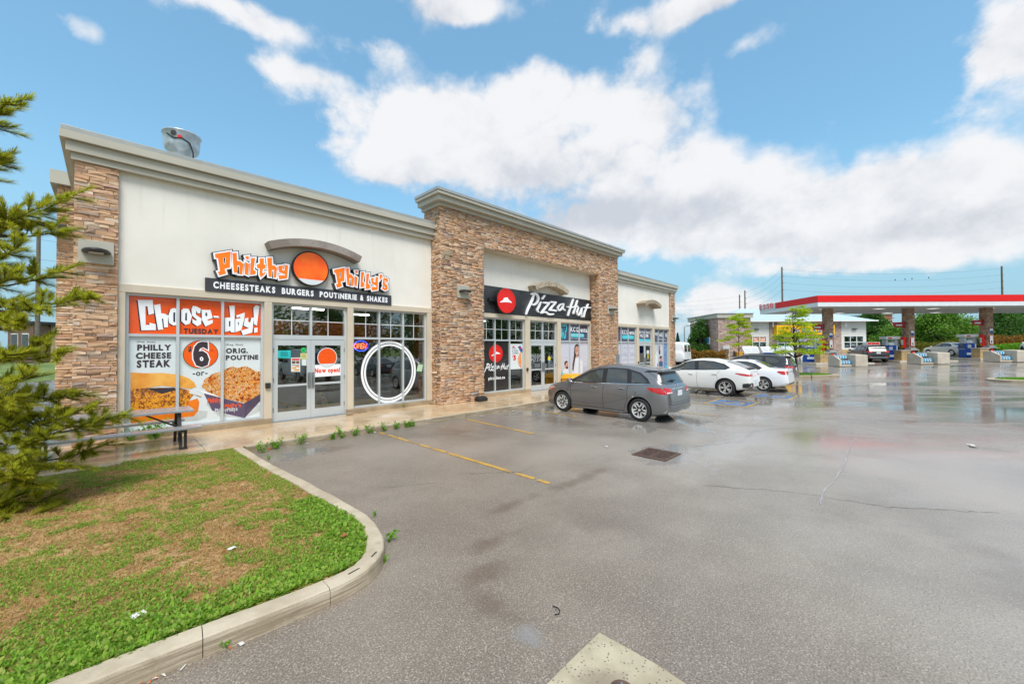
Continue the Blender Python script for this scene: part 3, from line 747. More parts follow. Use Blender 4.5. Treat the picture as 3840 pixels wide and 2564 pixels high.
# right end pier, rear wing
MB().box(28.12, 28.92, 11.95, 12.6, WALK_Z - .1, 5.95).build('stone_pier', m_mortar, B); VN.put(Vector((28.12, 11.95, 0)), X, -Y, veneer(.8, WALK_Z, 5.93))
wx0, wx1 = on_y(212, 900, 16).x, on_y(292, 900, 16).x
wz = on_y(200, 690, 16).z
MB().box(wx0 + .03, wx1 + 1.2, 16.04, 20, -.1, wz).build('rear_wing', m_mortar, B); VN.put(Vector((wx0, 16.03, 0)), X, -Y, veneer(wx1 - wx0 + .5, 0, wz))
MB().box(wx0 - .12, wx1 + .6, 15.85, 20.2, wz, wz + .35).build('rear_cornice', m_cornice, B)
vn = link('stone_veneer', np_mesh('stone_veneer', VN.V, tris=[f for f in VN.F if len(f) == 3], quads=[f for f in VN.F if len(f) == 4]), m_stone, B, kind='stuff')
# pale cut blocks set into the stone
for u, v, w_, h_, y in [(1680, 948, .38, .17, 11.40), (1676, 966, .26, .15, 11.40), (1664, 960, .1, .16, 11.4), (1731, 812, .3, .14, 11.40)]:
    x, z = PXY(u, v, y); MB().box(x - w_ / 2, x + w_ / 2, y, 11.5, z - h_ / 2, z + h_ / 2).build('pale_stone', m_sill, B, bevel=.008)
for u, v, w_, h_ in [(1630, 800, .3, .17), (1640, 815, .2, .15)]:
    z = on_y(u, v, 11.7).z; MB().box(8.02, 8.1, 11.5, 11.5 + w_, z - h_ / 2, z + h_ / 2).build('pale_stone', m_sill, B, bevel=.008)
# --- stucco walls
MB().box(.14, 8.12, YW, 12.3, 3.5, 5.95).build('stucco_wall', m_stucco, B)
MB().box(10.07, 18.15, YW, 12.3, 3.5, 5.95).build('stucco_wall', m_stucco, B)
MB().box(20.03, 28.12, YW, 12.3, 3.5, 5.95).build('stucco_wall', m_stucco, B)
MB().box(10.072, 18.148, 11.462, 12.0, 5.925, 5.952).build('portal_soffit', m_trim, B)
# side and back walls, roof, floor
MB().box(-.46, -.2, 12.35, 26, -.1, 5.95).build('side_wall', m_stucco, B); MB().box(28.6, 28.9, 12.6, 26, -.1, 5.95).build('side_wall', m_stucco, B)
MB().box(-.46, 28.9, 25.7, 26, -.1, 5.95).build('back_wall', m_stucco, B); MB().box(-.46, 28.9, 12.3, 26, 5.75, 5.95).build('roof', m_flash, B)
# --- cornices: stepped bands
def cornice(x0, x1, yb, z0, bands, name='cornice_band', left=True, right=False, back=13.2):
    z = z0
    for i, (h, o) in enumerate(bands):
        mb = MB().box(x0 - (o if left else 0), x1 + (o if right else 0), yb - o, back, z, z + h - .004)
        mb.build(name, m_flash if i == len(bands) - 1 else m_cornice, B, bevel=.006); z += h
c1 = [(.14, .05), (.21, .12), (.16, .2), (.10, .185)]
cornice(-.5, 8.10, 11.9, 5.92, c1, left=True, back=26.1); cornice(20.035, 28.92, 11.9, 5.95, c1, left=False, right=True, back=26.1)
c2 = [(.12, .10), (.17, .26), (.10, .36), (.10, .385)]
cornice(8.09, 19.85, 11.44, 7.03, c2, left=True, right=True, back=12.5)
# --- beige surrounds round the shop-front openings
YS = 11.955
def surround(x0, x1, opens):
    MB().box(x0, x1, YS, 12.3, 3.33, 3.505).build('lintel', m_trim, B, bevel=.006)
    edges = [x0] + [e for o in opens for e in o] + [x1]
    for i in range(0, len(edges), 2):
        if edges[i + 1] - edges[i] > .03:
            MB().box(edges[i], edges[i + 1], YS + .002, 12.3, WALK_Z + .13, 3.328).build('jamb', m_trim, B, bevel=.006)
            MB().box(edges[i] - .005, edges[i + 1] + .005, YS - .03, 12.2, WALK_Z - .01, WALK_Z + .128).build('jamb_base', m_sill, B, bevel=.012)
O1 = [(.26, 2.88), (3.06, 5.07), (5.25, 7.88)]; O2 = [(10.33, 12.96), (13.28, 15.24), (15.52, 18.04)]; O3 = [(20.57, 23.22), (23.53, 25.40), (25.70, 28.02)]
surround(.14, 8.12, O1); surround(10.07, 18.15, O2); surround(20.03, 28.12, O3)
# --- shop-front glazing
YG = 12.12
def glaze(x0, x1, z0, z1, name='pane', par=None, mat=m_glass):
    return MB().box(x0, x1, YG, YG + .012, z0, z1).build(name, mat, par)
def window(x0, x1, n, grid=True, sill=True):
    fm = MB(); t = .055; ya, yb = 12.05, 12.16; z0, zt, z1 = WALK_Z + .135, 2.41, 3.33
    fm.box(x0, x0 + t, ya, yb, z0, z1).box(x1 - t, x1, ya, yb, z0, z1).box(x0 + t, x1 - t, ya + .001, yb, z0, z0 + t).box(x0 + t, x1 - t, ya + .001, yb, z1 - t, z1).box(x0 + t, x1 - t, ya + .002, yb, zt - .03, zt + .03)
    cw = (x1 - x0 - t) / n
    for i in range(1, n): c = x0 + t / 2 + cw * i; fm.box(c - t / 2, c + t / 2, ya - .004, yb, z0 + t, z1 - t)
    W = fm.build('window', m_alu, B)
    for i in range(n):
        a, b = x0 + t / 2 + cw * i + t / 2, x0 + t / 2 + cw * (i + 1) - t / 2
        glaze(a, b, z0 + t, zt - .03, par=W); glaze(a, b, zt + .03, z1 - t, par=W)
        if grid:
            c = (a + b) / 2; MB().box(c - .009, c + .009, YG - .016, YG - .004, zt + .03, z1 - t).build('muntin', m_white, W)
            MB().box(a, b, YG - .015, YG - .005, (zt + z1) / 2 - .02, (zt + z1) / 2).build('muntin', m_white, W)
    if sill: MB().box(x0 - .0, x1 + .0, 11.93, 12.2, WALK_Z - .01, WALK_Z + .13).build('sill', m_sill, B, bevel=.01)
    return W
def doors(x0, x1, grid=True, hmat=m_steel):
    t = .055; ya, yb = 12.05, 12.16; zt, z1 = 2.30, 3.33; xm = (x0 + x1) / 2
    fm = MB().box(x0, x0 + t, ya, yb, WALK_Z, z1).box(x1 - t, x1, ya, yb, WALK_Z, z1).box(x0 + t, x1 - t, ya + .001, yb, z1 - t, z1).box(x0 + t, x1 - t, ya + .002, yb, zt + .05, zt + .17).box(xm - t / 2, xm + t / 2, ya - .003, yb, zt + .17, z1 - t)
    F_ = fm.build('door_frame', m_alu, B)
    for a, b in ((x0 + t, xm - t / 2), (xm + t / 2, x1 - t)):
        glaze(a, b, zt + .17, z1 - t, par=F_)
        if grid:
            c = (a + b) / 2; MB().box(c - .009, c + .009, YG - .016, YG - .004, zt + .17, z1 - t).build('muntin', m_white, F_); zc = (zt + .17 + z1 - t) / 2
            MB().box(a, b, YG - .015, YG - .005, zc - .01, zc + .01).build('muntin', m_white, F_)
    res = []
    for k, (a, b) in enumerate(((x0 + t + .004, xm - .003), (xm + .003, x1 - t - .004))):
        s_ = .105; zb, ztp = WALK_Z + .012, zt + .046
        dm = MB().box(a, a + s_, 12.06, 12.11, zb, ztp).box(b - s_, b, 12.06, 12.11, zb, ztp).box(a + s_, b - s_, 12.061, 12.109, zb, zb + .24).box(a + s_, b - s_, 12.061, 12.109, ztp - .16, ztp).box(a + s_, b - s_, 12.062, 12.108, 1.06, 1.12)
        D_ = dm.build('door', m_alu, B)
        MB().box(a + s_, b - s_, 12.08, 12.09, zb + .24, 1.06).build('pane', m_glass, D_); MB().box(a + s_, b - s_, 12.08, 12.09, 1.12, ztp - .16).build('pane', m_glass, D_)
        hx = b - .05 if k == 0 else a + .05
        hm = MB().box(hx - .035, hx + .035, 12.035, 12.058, .98, 1.42).cyl((hx, 12.0, 1.05), (hx, 12.0, 1.36), .014, n=8).cyl((hx, 12.0, 1.07), (hx, 12.06, 1.07), .012, n=8).cyl((hx, 12.0, 1.34), (hx, 12.06, 1.34), .012, n=8)
        hm.build('handle', hmat, D_)
        for hz in (.45, 1.25, 2.05):
            ex = a if k == 0 else b; MB().cyl((ex, 12.052, hz - .06), (ex, 12.052, hz + .06), .014, n=8).build('hinge', m_steel, D_)
        res.append(D_)
    MB().box(x0, x1, 11.97, 12.2, WALK_Z - .02, WALK_Z + .008).build('threshold', m_steel, B)
    return res
window(*O1[0], 3, grid=False); doors(*O1[1]); window(*O1[2], 3)
window(*O2[0], 3); doors(*O2[1]); window(*O2[2], 3, grid=False)
window(*O3[0], 3, grid=False); doors(*O3[1], grid=False); window(*O3[2], 3, grid=False)
# door opener button
z = 1.12; MB().box(2.90, 3.02, 11.90, 11.953, z - .06, z + .08).build('door_button', m_dark, B, bevel=.008); MB().box(13.0, 13.1, 11.90, 11.953, 1.06, 1.2).build('door_button', m_dark, B, bevel=.008); MB().box(23.3, 23.38, 11.90, 11.953, 1.06, 1.2).build('door_button', m_dark, B, bevel=.008)
# --- interiors
m_floor = M('shop_floor', scol(150, 138, 124), .35, var=.1); m_int = M('interior_wall', scol(168, 160, 148), .7); m_intdark = M('dark_interior', scol(52, 44, 40), .7)
m_iorange = M('orange_wall', scol(214, 88, 24), .6, var=.08); m_ired = M('red_wall', scol(160, 28, 24), .6, var=.1); m_wood = M('brown_counter', scol(118, 84, 54), .5, var=.2)
m_tube = M('lit_tube', (1, .97, .9), .4, emit=10)
MB().box(-.2, 28.6, 12.3, 25.7, -.05, WALK_Z + .005).build('shop_floor', m_floor, B)
MB().box(-.2, 28.6, 12.3, 25.7, 3.5, 3.55).build('ceiling', m_int, B)
for x0, x1, mt in ((-.2, 9.2, m_wood), (9.25, 19.2, m_int), (19.25, 28.6, m_int)): MB().box(x0, x1, 18.0, 18.1, WALK_Z, 3.5).build('shop_back_wall', mt, B)
for x in (9.2, 19.2): MB().box(x, x + .05, 12.32, 18, WALK_Z, 3.5).build('party_wall', m_int, B)
MB().box(.3, 8.9, 15.4, 15.9, 2.35, 3.1).build('orange_bulkhead', m_iorange, B); MB().box(2.0, 8.9, 15.2, 15.9, WALK_Z, 1.15).build('counter', m_wood, B)
MB().box(7.72, 7.86, 12.5, 12.64, WALK_Z, 3.45).build('orange_post', m_iorange, B)
MB().box(3.25, 3.9, 13.9, 14.0, 2.35, 3.0).build('orange_panel', m_iorange, B)
MB().box(13.2, 18.0, 14.6, 15.2, WALK_Z, 1.25).build('counter', m_ired, B); MB().box(13.9, 18.0, 16.2, 16.4, WALK_Z, 3.2).build('red_panel', m_ired, B); MB().box(12.2, 12.9, 12.6, 12.9, WALK_Z, 3.4).build('white_column', m_int, B)
for (x, y, l) in ((1.9, 13.4, 1.1), (4.4, 13.3, 1.0), (6.4, 14.3, 1.0), (3.6, 16.2, 1.0), (11.0, 13.2, 1.1), (12.6, 13.9, 1.1), (14.4, 15.0, 1.1), (16.5, 13.5, 1.1), (24.6, 14.2, 1.1)):
    L = empty('tube_light', (x, y, 3.32), 'glowing ceiling tube light ' + {1.9: 'behind the sandwich graphic', 4.4: 'over the first shop door', 6.4: 'behind the ring decal window', 3.6: 'deep inside the cheesesteak shop', 11.0: 'above the black window film', 12.6: 'above the pizza combo poster', 14.4: 'deep behind the pizza shop doors', 16.5: 'behind the dental woman graphic', 24.6: 'inside the dental door'}[x], 'ceiling light', 'tube lights inside the shops')
    MB().box(x - l / 2, x + l / 2, y - .07, y + .07, 3.36, 3.40).build('housing', m_white, L); MB().cyl((x - l / 2 + .03, y, 3.335), (x + l / 2 - .03, y, 3.335), .022, n=8).build('tube', m_tube, L)
# --- arched eyebrows over the signs
def rustmat():
    a = NT('rusty_metal'); p = a.pos(); n_ = a.noise(p, 5, 6, .7)
    c = a.mix(a.step(a.noise(p, 2, 4), .4, .6), scol(136, 124, 114), scol(160, 150, 142))
    c = a.mix(a.step(n_, .60, .68), c, scol(176, 96, 34)); c = a.mix(a.step(a.noise(p, 14, 4), .66, .72), c, scol(70, 48, 38))
    return a.set(color=c, rough=.6, metal=.15)
def mottled():
    a = NT('weathered_plaster'); p = a.pos(); n_ = a.noise(a.vm('MULTIPLY', p, (2.5, 2.5, 7)), 3.2, 6, .75)
    c = a.mix(a.step(n_, .50, .62), scol(186, 172, 150), scol(96, 88, 78))
    return a.set(color=c, rough=.8, normal=a.bump(n_, .4, .01))
m_eb2 = M('eyebrow_plaster', scol(158, 142, 122), .8, var=.1)
def eyebrow(PL, PT, PR, yf, th, mat):
    """arched hood: front-edge top pixels left, crown, right on the plane y = yf"""
    xl, zl = PXY(*PL, yf); xt, zt = PXY(*PT, yf); xr, zr = PXY(*PR, yf); xc = (xl + xr) / 2; h = max(.18, zt - (zl + zr) / 2); c = (xr - xl) / 2; zb = (zl + zr) / 2
    Rr = (c * c + h * h) / (2 * h); a = asin(min(1, c / Rr)); n = 28; outer = []; inner = []
    for i in range(n + 1):
        t = -a + 2 * a * i / n; outer.append((xc + Rr * sin(t), zb + h - Rr + Rr * cos(t))); inner.append((xc + (Rr - th) * sin(t), zb + h - Rr + (Rr - th) * cos(t)))
    mb = MB(); V = []
    for (px, pz), (qx, qz) in zip(outer, inner): V += [(px, yf, pz), (px, YW + .01, pz), (qx, YW + .01, qz), (qx, yf, qz)]
    Fq = [(i * 4 + j, (i + 1) * 4 + j, (i + 1) * 4 + (j + 1) % 4, i * 4 + (j + 1) % 4) for i in range(n) for j in range(4)] + [(0, 1, 2, 3), (n * 4 + 3, n * 4 + 2, n * 4 + 1, n * 4)]
    mb.add(V, Fq); return mb.build('eyebrow_hood', mat, B)
eyebrow((1006, 905), (1130, 890), (1358, 961), 11.62, .2, rustmat())
eyebrow((2007, 1068), (2064, 1054), (2135, 1091), 11.55, .22, mottled())
eyebrow((2420, 1133), (2449, 1124), (2482, 1148), 11.4, .22, m_eb2)
# --- wall lamps
def wall_lamp(x0, x1, z0, z1, yf, label, gl=.5):
    L = empty('wall_lamp', ((x0 + x1) / 2, yf, z0), label, 'wall lamp', 'oval wall lamps on the stone piers')
    MB().box(x0, x1, yf - .045, yf + .1, z0, z1).build('back_plate', m_cornice, L, bevel=.008)
    cx = (x0 + x1) / 2; cz = z0 + (z1 - z0) * .52; hw = (x1 - x0) * .42; mb = MB(); V = []; n = 20; prof = [(0, .06), (.55, .055), (.9, .03), (1, 0), (.96, -.03), (.6, -.045), (0, -.05)]
    for i in range(n + 1):
        t = pi * i / n
        for r, h in prof: V.append((cx - hw * r * cos(t), yf - .04 - .34 * r * sin(t), cz + h))
    m_ = len(prof); mb.add(V, [(i * m_ + j, (i + 1) * m_ + j, (i + 1) * m_ + j + 1, i * m_ + j + 1) for i in range(n) for j in range(m_ - 1)]); mb.build('shade', m_dark, L, smooth=True)
    MB().box(cx - hw * .5, cx + hw * .5, yf - .26, yf - .1, cz - .062, cz - .046).build('lens', m_lens, L, bevel=.006)
wall_lamp(*[PXY(293, 895, 11.87)[0], PXY(427, 996, 11.87)[0], PXY(427, 996, 11.87)[1] + .0, PXY(293, 895, 11.87)[1]], 11.87, 'oval grey wall lamp on pale plate, on the left stone pier beside the pine')
a_, b_ = PXY(1714, 1067, 11.40), PXY(1759, 1121, 11.40); wall_lamp(a_[0], b_[0], b_[1], a_[1], 11.40, 'oval wall lamp on the stone pier left of the pizza sign')
a_, b_ = PXY(2278, 1144, 11.40), PXY(2300, 1179, 11.40); wall_lamp(a_[0], b_[0] + .1, b_[1], a_[1], 11.40, 'oval wall lamp on the stone pier right of the pizza sign')
a_, b_ = PXY(2519, 1182, 11.88), PXY(2532, 1207, 11.88); wall_lamp(a_[0], b_[0], b_[1], a_[1], 11.88, 'oval wall lamp on the far right end pier')
p_ = on_y(188, 845, 15.7); wl = empty('wall_lamp', (p_.x, 15.9, p_.z), 'dark flat lamp sticking out of the rear wing behind the pine', 'wall lamp')
MB().box(p_.x - .35, p_.x + .3, 15.55, 15.99, p_.z - .06, p_.z + .05).build('shade', m_dark, wl, bevel=.02); MB().box(p_.x - .25, p_.x + .2, 15.6, 15.95, p_.z - .075, p_.z - .058).build('lens', m_lens, wl)
# --- roof exhaust fan
fx, fy_ = 2.15, 14.6; fp = on_y(682, 530, fy_); fx = fp.x; zc = fp.z
FN = empty('exhaust_fan', (fx, fy_, 6.3), 'round spun aluminium exhaust fan on the roof above the orange letters', 'roof fan')
rr = (on_y(755, 520, fy_).x - on_y(607, 520, fy_).x) / 2
def alum():
    a = NT('spun_aluminium'); p = a.pos(); c = a.mix(a.step(a.noise(p, 6, 5), .4, .7), scol(178, 192, 202), scol(206, 214, 218)); c = a.mix(a.step(a.noise(p, 9, 4), .64, .74), c, scol(120, 112, 104)); return a.set(color=c, metal=.35, rough=.35)
m_spun = alum()
MB().lathe([(rr * .62, -1.0), (rr * .62, -.40), (rr * .7, -.36), (rr * .86, -.30), (rr * .94, -.18), (rr * .97, .12), (rr * 1.03, .135), (rr * 1.03, .16), (rr, .17), (rr, .17), (rr * .9, .17), (rr * .9, .1)], (fx, fy_, zc), n=36).build('bowl', m_spun, FN, smooth=True)
MB().lathe([(rr * .9, .13), (rr * .55, .24), (rr * .5, .25), (0, .27)], (fx, fy_, zc), n=36).build('cap', m_spun, FN, smooth=True)
MB().tube([(fx - rr * .8, fy_ - rr * .62, zc + .0), (fx - rr * .5, fy_ - rr * .86, zc - .12), (fx - .05, fy_ - rr * .99, zc - .08), (fx + rr * .3, fy_ - rr * .95, zc - .16), (fx + rr * .48, fy_ - rr * .9, zc - .4), (fx + rr * .5, fy_ - rr * .85, zc - .7)], .018).build('cable', m_black, FN)
MB().cyl((fx - rr * .5, fy_ - rr * .8, zc + .02), (fx - rr * .5, fy_ - rr * .92, zc + .02), .06, n=12).build('vent_knob', m_dark, FN); MB().cyl((fx - rr * .2, fy_ - rr * .9, zc - .06), (fx - rr * .2, fy_ - rr * .98, zc - .06), .05, n=12).build('switch', m_red, FN)
# ------------------------------------------------------------------ signs
CP = (760, 920, 6.525); CQ = (1080, 920, 5.593)
PH1 = {'P': [[(300, 210), (680, 150), (665, 540), (535, 570), (575, 690), (410, 735), (370, 645), (425, 635), (375, 310), (315, 305)], [(500, 300), (570, 295), (550, 455), (505, 450)]],
 'h': [[(725, 190), (830, 180), (845, 385), (920, 385), (1000, 460), (965, 710), (890, 705), (905, 490), (850, 485), (850, 665), (765, 665)]],
 'i.': [[(1040, 270), (1130, 262), (1122, 350), (1060, 330)]], 'i': [[(1040, 400), (1135, 460), (1105, 730), (1030, 695)]],
 'l': [[(1185, 310), (1285, 310), (1240, 600), (1300, 630), (1290, 705), (1160, 720)]],
 't': [[(1395, 320), (1495, 320), (1500, 470), (1545, 475), (1540, 560), (1475, 575), (1455, 665), (1490, 680), (1545, 640), (1525, 695), (1425, 785), (1390, 700), (1400, 570), (1335, 545), (1325, 465), (1395, 455)]],
 'h2': [[(1580, 310), (1690, 300), (1700, 490), (1760, 490), (1820, 560), (1790, 795), (1735, 785), (1750, 600), (1695, 595), (1690, 770), (1615, 765)]],
 'y': [[(1850, 505), (1970, 490), (1945, 605), (2000, 625), (2015, 475), (2095, 490), (2065, 805), (1875, 830), (1850, 730), (2015, 735), (2015, 700), (1870, 655)]]}
PH2 = {'P': [[(960, 515), (1185, 465), (1180, 745), (1105, 760), (1135, 855), (1030, 890), (1005, 815), (1045, 805), (1005, 580), (975, 580)], [(1075, 575), (1115, 570), (1105, 680), (1080, 680)]],
 'h': [[(1215, 485), (1275, 475), (1285, 605), (1335, 610), (1385, 690), (1360, 855), (1315, 845), (1330, 690), (1290, 685), (1290, 830), (1245, 825)]],
 'i.': [[(1400, 535), (1460, 527), (1455, 585), (1415, 575)]], 'i': [[(1405, 635), (1460, 675), (1440, 865), (1395, 840)]],
 'l': [[(1535, 565), (1600, 560), (1565, 760), (1600, 790), (1595, 865), (1520, 880)]], 'l2': [[(1645, 595), (1705, 590), (1680, 800), (1720, 830), (1715, 905), (1630, 915)]],
 'y': [[(1740, 685), (1800, 680), (1790, 760), (1830, 775), (1840, 660), (1890, 670), (1880, 930), (1765, 950), (1745, 870), (1850, 875), (1850, 845), (1755, 800)]],
 "'": [[(1920, 615), (1970, 605), (1985, 650), (1925, 735), (1925, 690)]],
 's': [[(2000, 685), (2060, 680), (2100, 710), (2095, 770), (2055, 765), (2050, 735), (2025, 740), (2030, 790), (2090, 845), (2090, 925), (2030, 945), (1970, 905), (1990, 860), (2030, 895), (2045, 880), (1985, 815)]]}
YL = 11.82
def channel(tr, crop, label):
    R_ = empty('shop_sign', (TR(tr['P'][0], crop, YL)[0][0], YW, 3.9), label, 'sign', 'orange channel letter words')
    for k, loops in tr.items():
        L = [TR(l, crop, YL) for l in loops]
        mb = MB(); plate(mb, grow(L, .052)[:1], YL + .012, YW - .004)
        o = mb.build('letter', m_inkdark, R_)
        mb = MB(); plate(mb, grow(L, .034) if len(L) == 1 else [grow(L, .034)[0], grow([L[1]], -.01)[0]], YL + .004); mb.build('white_edge', m_sgnwhite, o, fix=False)
        mb = MB(); plate(mb, L, YL); mb.build('orange_face', m_orange, o, fix=False)
m_inkdark = M('letter_return', scol(38, 44, 56), .45, var=.15)
channel(PH1, CP, 'first word of orange and white raised letters left of the round sign')
channel(PH2, CQ, 'second word of orange and white raised letters right of the round sign')
# round sign (the mascot on it is left out)
RS = empty('round_sign', (4.05, YW, 3.88), 'round orange sign with a dark rim between the two orange words', 'sign')
c_ = on_y(1167, 1008, 11.84); rr = .475
MB().lathe([(0, 0), (rr, 0), (rr, .15), (0, .15)], (c_.x, 11.845, c_.z), 'y', 44).build('drum', m_black, RS); MB().lathe([(rr, -.012), (rr + .012, .0), (rr + .012, .02), (rr - .02, .02), (rr - .02, -.012), (rr, -.012)], (c_.x, 11.845, c_.z), 'y', 44).build('rim', m_black, RS)
def discmat():
    a = NT('orange_disc'); c = a.mix(a.step(a.noise(a.pos(), 2.2, 3), .35, .65), scol(250, 84, 14), scol(255, 112, 14)); return a.set(color=c, rough=.35, emit=(1, .16, .01), es=.1)
mb = MB(); plate(mb, [ellipse(c_.x, c_.z, rr - .022, rr - .022, 44)], 11.838); mb.build('face', discmat(), RS, fix=False)
# white collar of smoke-free plain shapes is omitted; only the pale lower segment remains
mb = MB(); plate(mb, [[p for p in ellipse(c_.x, c_.z, rr - .024, rr - .024, 60) if p[1] < c_.z - rr * .62]], 11.835); mb.build('pale_segment', m_film_w, RS, fix=False)
# dark bar sign
a_, b_ = PXY(770, 1040, 11.93), PXY(1468, 1143, 11.93)
BS = empty('bar_sign', (a_[0], YW, b_[1]), 'long charcoal sign bar with white menu words above the door', 'sign')
zt_, zb_ = PXY(770, 1040, 11.93)[1], PXY(768, 1090, 11.93)[1]
MB().box(a_[0], b_[0], 11.93, 11.998, zb_, zt_).build('panel', m_signgrey, BS, bevel=.004)
def zrow(u, v): return PXY(u, v, 11.92)
for wd, l, r_ in (('CHEESESTEAKS', (800, 1055, 1080), (1032, 1073, 1098)), ('BURGERS', (1057, 1077, 1101), (1176, 1087, 1109)), ('POUTINERIE', (1199, 1091, 1112), (1338, 1101, 1122)), ('&', (1351, 1104, 1124), (1363, 1105, 1125)), ('SHAKES', (1376, 1107, 1126), (1453, 1113, 1132))):
    x0, _ = zrow(l[0], l[1]); x1, _ = zrow(r_[0], r_[1])
    text(wd, x0, x1, zb_ + .075, zt_ - .075, 11.914, m_sgnwhite, BS, 'letter', bold=.045, depth=.018, split=True, gap=.16)
# ---- pizza sign
m_pzblack = M('brushed_black', scol(70, 70, 72), .32, .55, var=.35, vs_=1.2)
a_, b_ = PXY(1815, 1070, 11.94), PXY(2217, 1202, 11.94)
PZ = empty('pizza_sign', (14, YW, 3.5), 'wide black sign panel with white brush lettering over the pizza shop', 'sign')
MB().box(10.075, 18.14, 11.94, 11.998, 3.515, 4.60).build('panel', m_pzblack, PZ)
CH = (1810, 1050, 5.593); YZ = 11.84
STROKES = [([(1085, 300), (1050, 420), (960, 610), (925, 715)], [48, 55, 50, 28]), ([(1040, 292), (1090, 278), (1150, 305), (1180, 380), (1150, 470), (1085, 515), (1045, 508)], [36, 45, 50, 56, 50, 42, 30]),
 ([(1308, 328), (1262, 388)], [42, 44]), ([(1232, 462), (1190, 560), (1158, 630), (1182, 668)], [34, 48, 42, 26]),
 ([(1285, 472), (1405, 482)], [38, 44]), ([(1400, 490), (1320, 590), (1248, 685)], [42, 40, 42]), ([(1240, 690), (1330, 668), (1400, 715), (1495, 712)], [36, 38, 46, 34]),
 ([(1440, 457), (1545, 468)], [34, 42]), ([(1540, 476), (1480, 545), (1420, 620)], [40, 38, 38]), ([(1415, 628), (1480, 628), (1550, 645)], [32, 40, 36]),
 ([(1702, 498), (1640, 512), (1592, 575), (1605, 632), (1660, 608), (1712, 500)], [32, 34, 36, 36, 32, 30]), ([(1712, 500), (1695, 590), (1735, 632)], [32, 34, 26]),
 ([(1912, 408), (1850, 580), (1803, 738)], [28, 42, 34]), ([(1998, 430), (1955, 570), (1915, 700)], [28, 38, 32]), ([(1790, 562), (1890, 568), (2000, 545)], [26, 32, 28]),
 ([(2020, 575), (1992, 680), (2020, 735), (2062, 680), (2095, 588)], [28, 36, 34, 30, 28]), ([(2095, 588), (2082, 690), (2090, 770)], [28, 34, 26]),
 ([(2222, 508), (2160, 650), (2133, 770)], [26, 38, 30]), ([(2130, 572), (2200, 578), (2275, 575)], [24, 30, 18])]
LETTER_OF = [0, 0, 1, 1, 2, 2, 2, 3, 3, 3, 4, 4, 5, 5, 5, 6, 6, 7, 7]
def pizza_script(parent, mapf, wscale, y0, y1, mat):
    for L in range(8):
        mb = MB(); k = 0
        for (pts, wd), li in zip(STROKES, LETTER_OF):
            if li != L: continue
            P = [mapf(p) for p in pts]
            brush(mb, P, [q * wscale(P) for q in wd], y0 + .0025 * k, y1 + .0025 * k); k += 1
        mb.build('letter', mat, parent)
def wsc(P): return 1 / 5.593 / FPX * 14.6 * 1.08 * (sum(p[0] for p in P) / len(P) / 14.2) ** .9
pizza_script(PZ, lambda p: TR([p], CH, YZ)[0], wsc, YZ, 11.93, m_sgnwhite)
# red round emblem: rim, face, white roof shape
EM = empty('emblem_sign', (11.8, YW, 3.5), 'round red emblem sign with a white roof shape left of the brush lettering', 'sign')
YE = 11.70; e0 = TR([(490, 435)], CH, YE)[0]; e1 = TR([(303, 430)], CH, YE)[0]; e2 = TR([(682, 440)], CH, YE)[0]; er = (TR([(490, 178)], CH, YE)[0][1] - TR([(490, 690)], CH, YE)[0][1]) / 2; erx = (e2[0] - e1[0]) / 2; ecx = (e1[0] + e2[0]) / 2
mb = MB(); plate(mb, [ellipse(ecx, e0[1], erx, er, 48)], YE, 11.93); mb.build('drum', m_black, EM)
mb = MB(); plate(mb, [ellipse(ecx, e0[1], erx, er, 48), ellipse(ecx, e0[1], erx - .05, er - .05, 48)], YE - .02, YE - .002); mb.build('rim', m_red, EM)
mb = MB(); plate(mb, [ellipse(ecx, e0[1], erx - .056, er - .056, 48)], YE - .012); mb.build('face', m_red, EM, fix=False)
HAT = [(355, 465), (365, 450), (415, 425), (430, 400), (437, 378), (480, 366), (525, 368), (532, 400), (560, 425), (600, 458), (604, 474), (588, 478), (540, 468), (480, 464), (420, 466), (370, 470)]
mb = MB(); plate(mb, [TR(HAT, CH, YE)], YE - .018); mb.build('roof_shape', m_sgnwhite, EM, fix=False)
MB().box(ecx - erx - .3, ecx - erx + .05, 11.84, 11.93, e0[1] - .05, e0[1] + .06).build('bracket', m_black, EM)

# ------------------------------------------------------------------ window graphics
YF = 12.112
def film(root, x0, x1, z0, z1, mat, name='film_panel', y=YF): return MB().box(x0, x1, y, y + .004, z0, z1).build(name, mat, root)
def shape(root, loops, mat, y, name='print'):
    mb = MB(); plate(mb, loops, y); return mb.build(name, mat, root, fix=False)
def cells(x0, x1, n): t = .055; cw = (x1 - x0 - t) / n; return [(x0 + t + cw * i + .002, x0 + cw * (i + 1) - .002) for i in range(n)]
ZB, ZT1, ZT2, ZTOP = WALK_Z + .192, 2.378, 2.442, 3.273
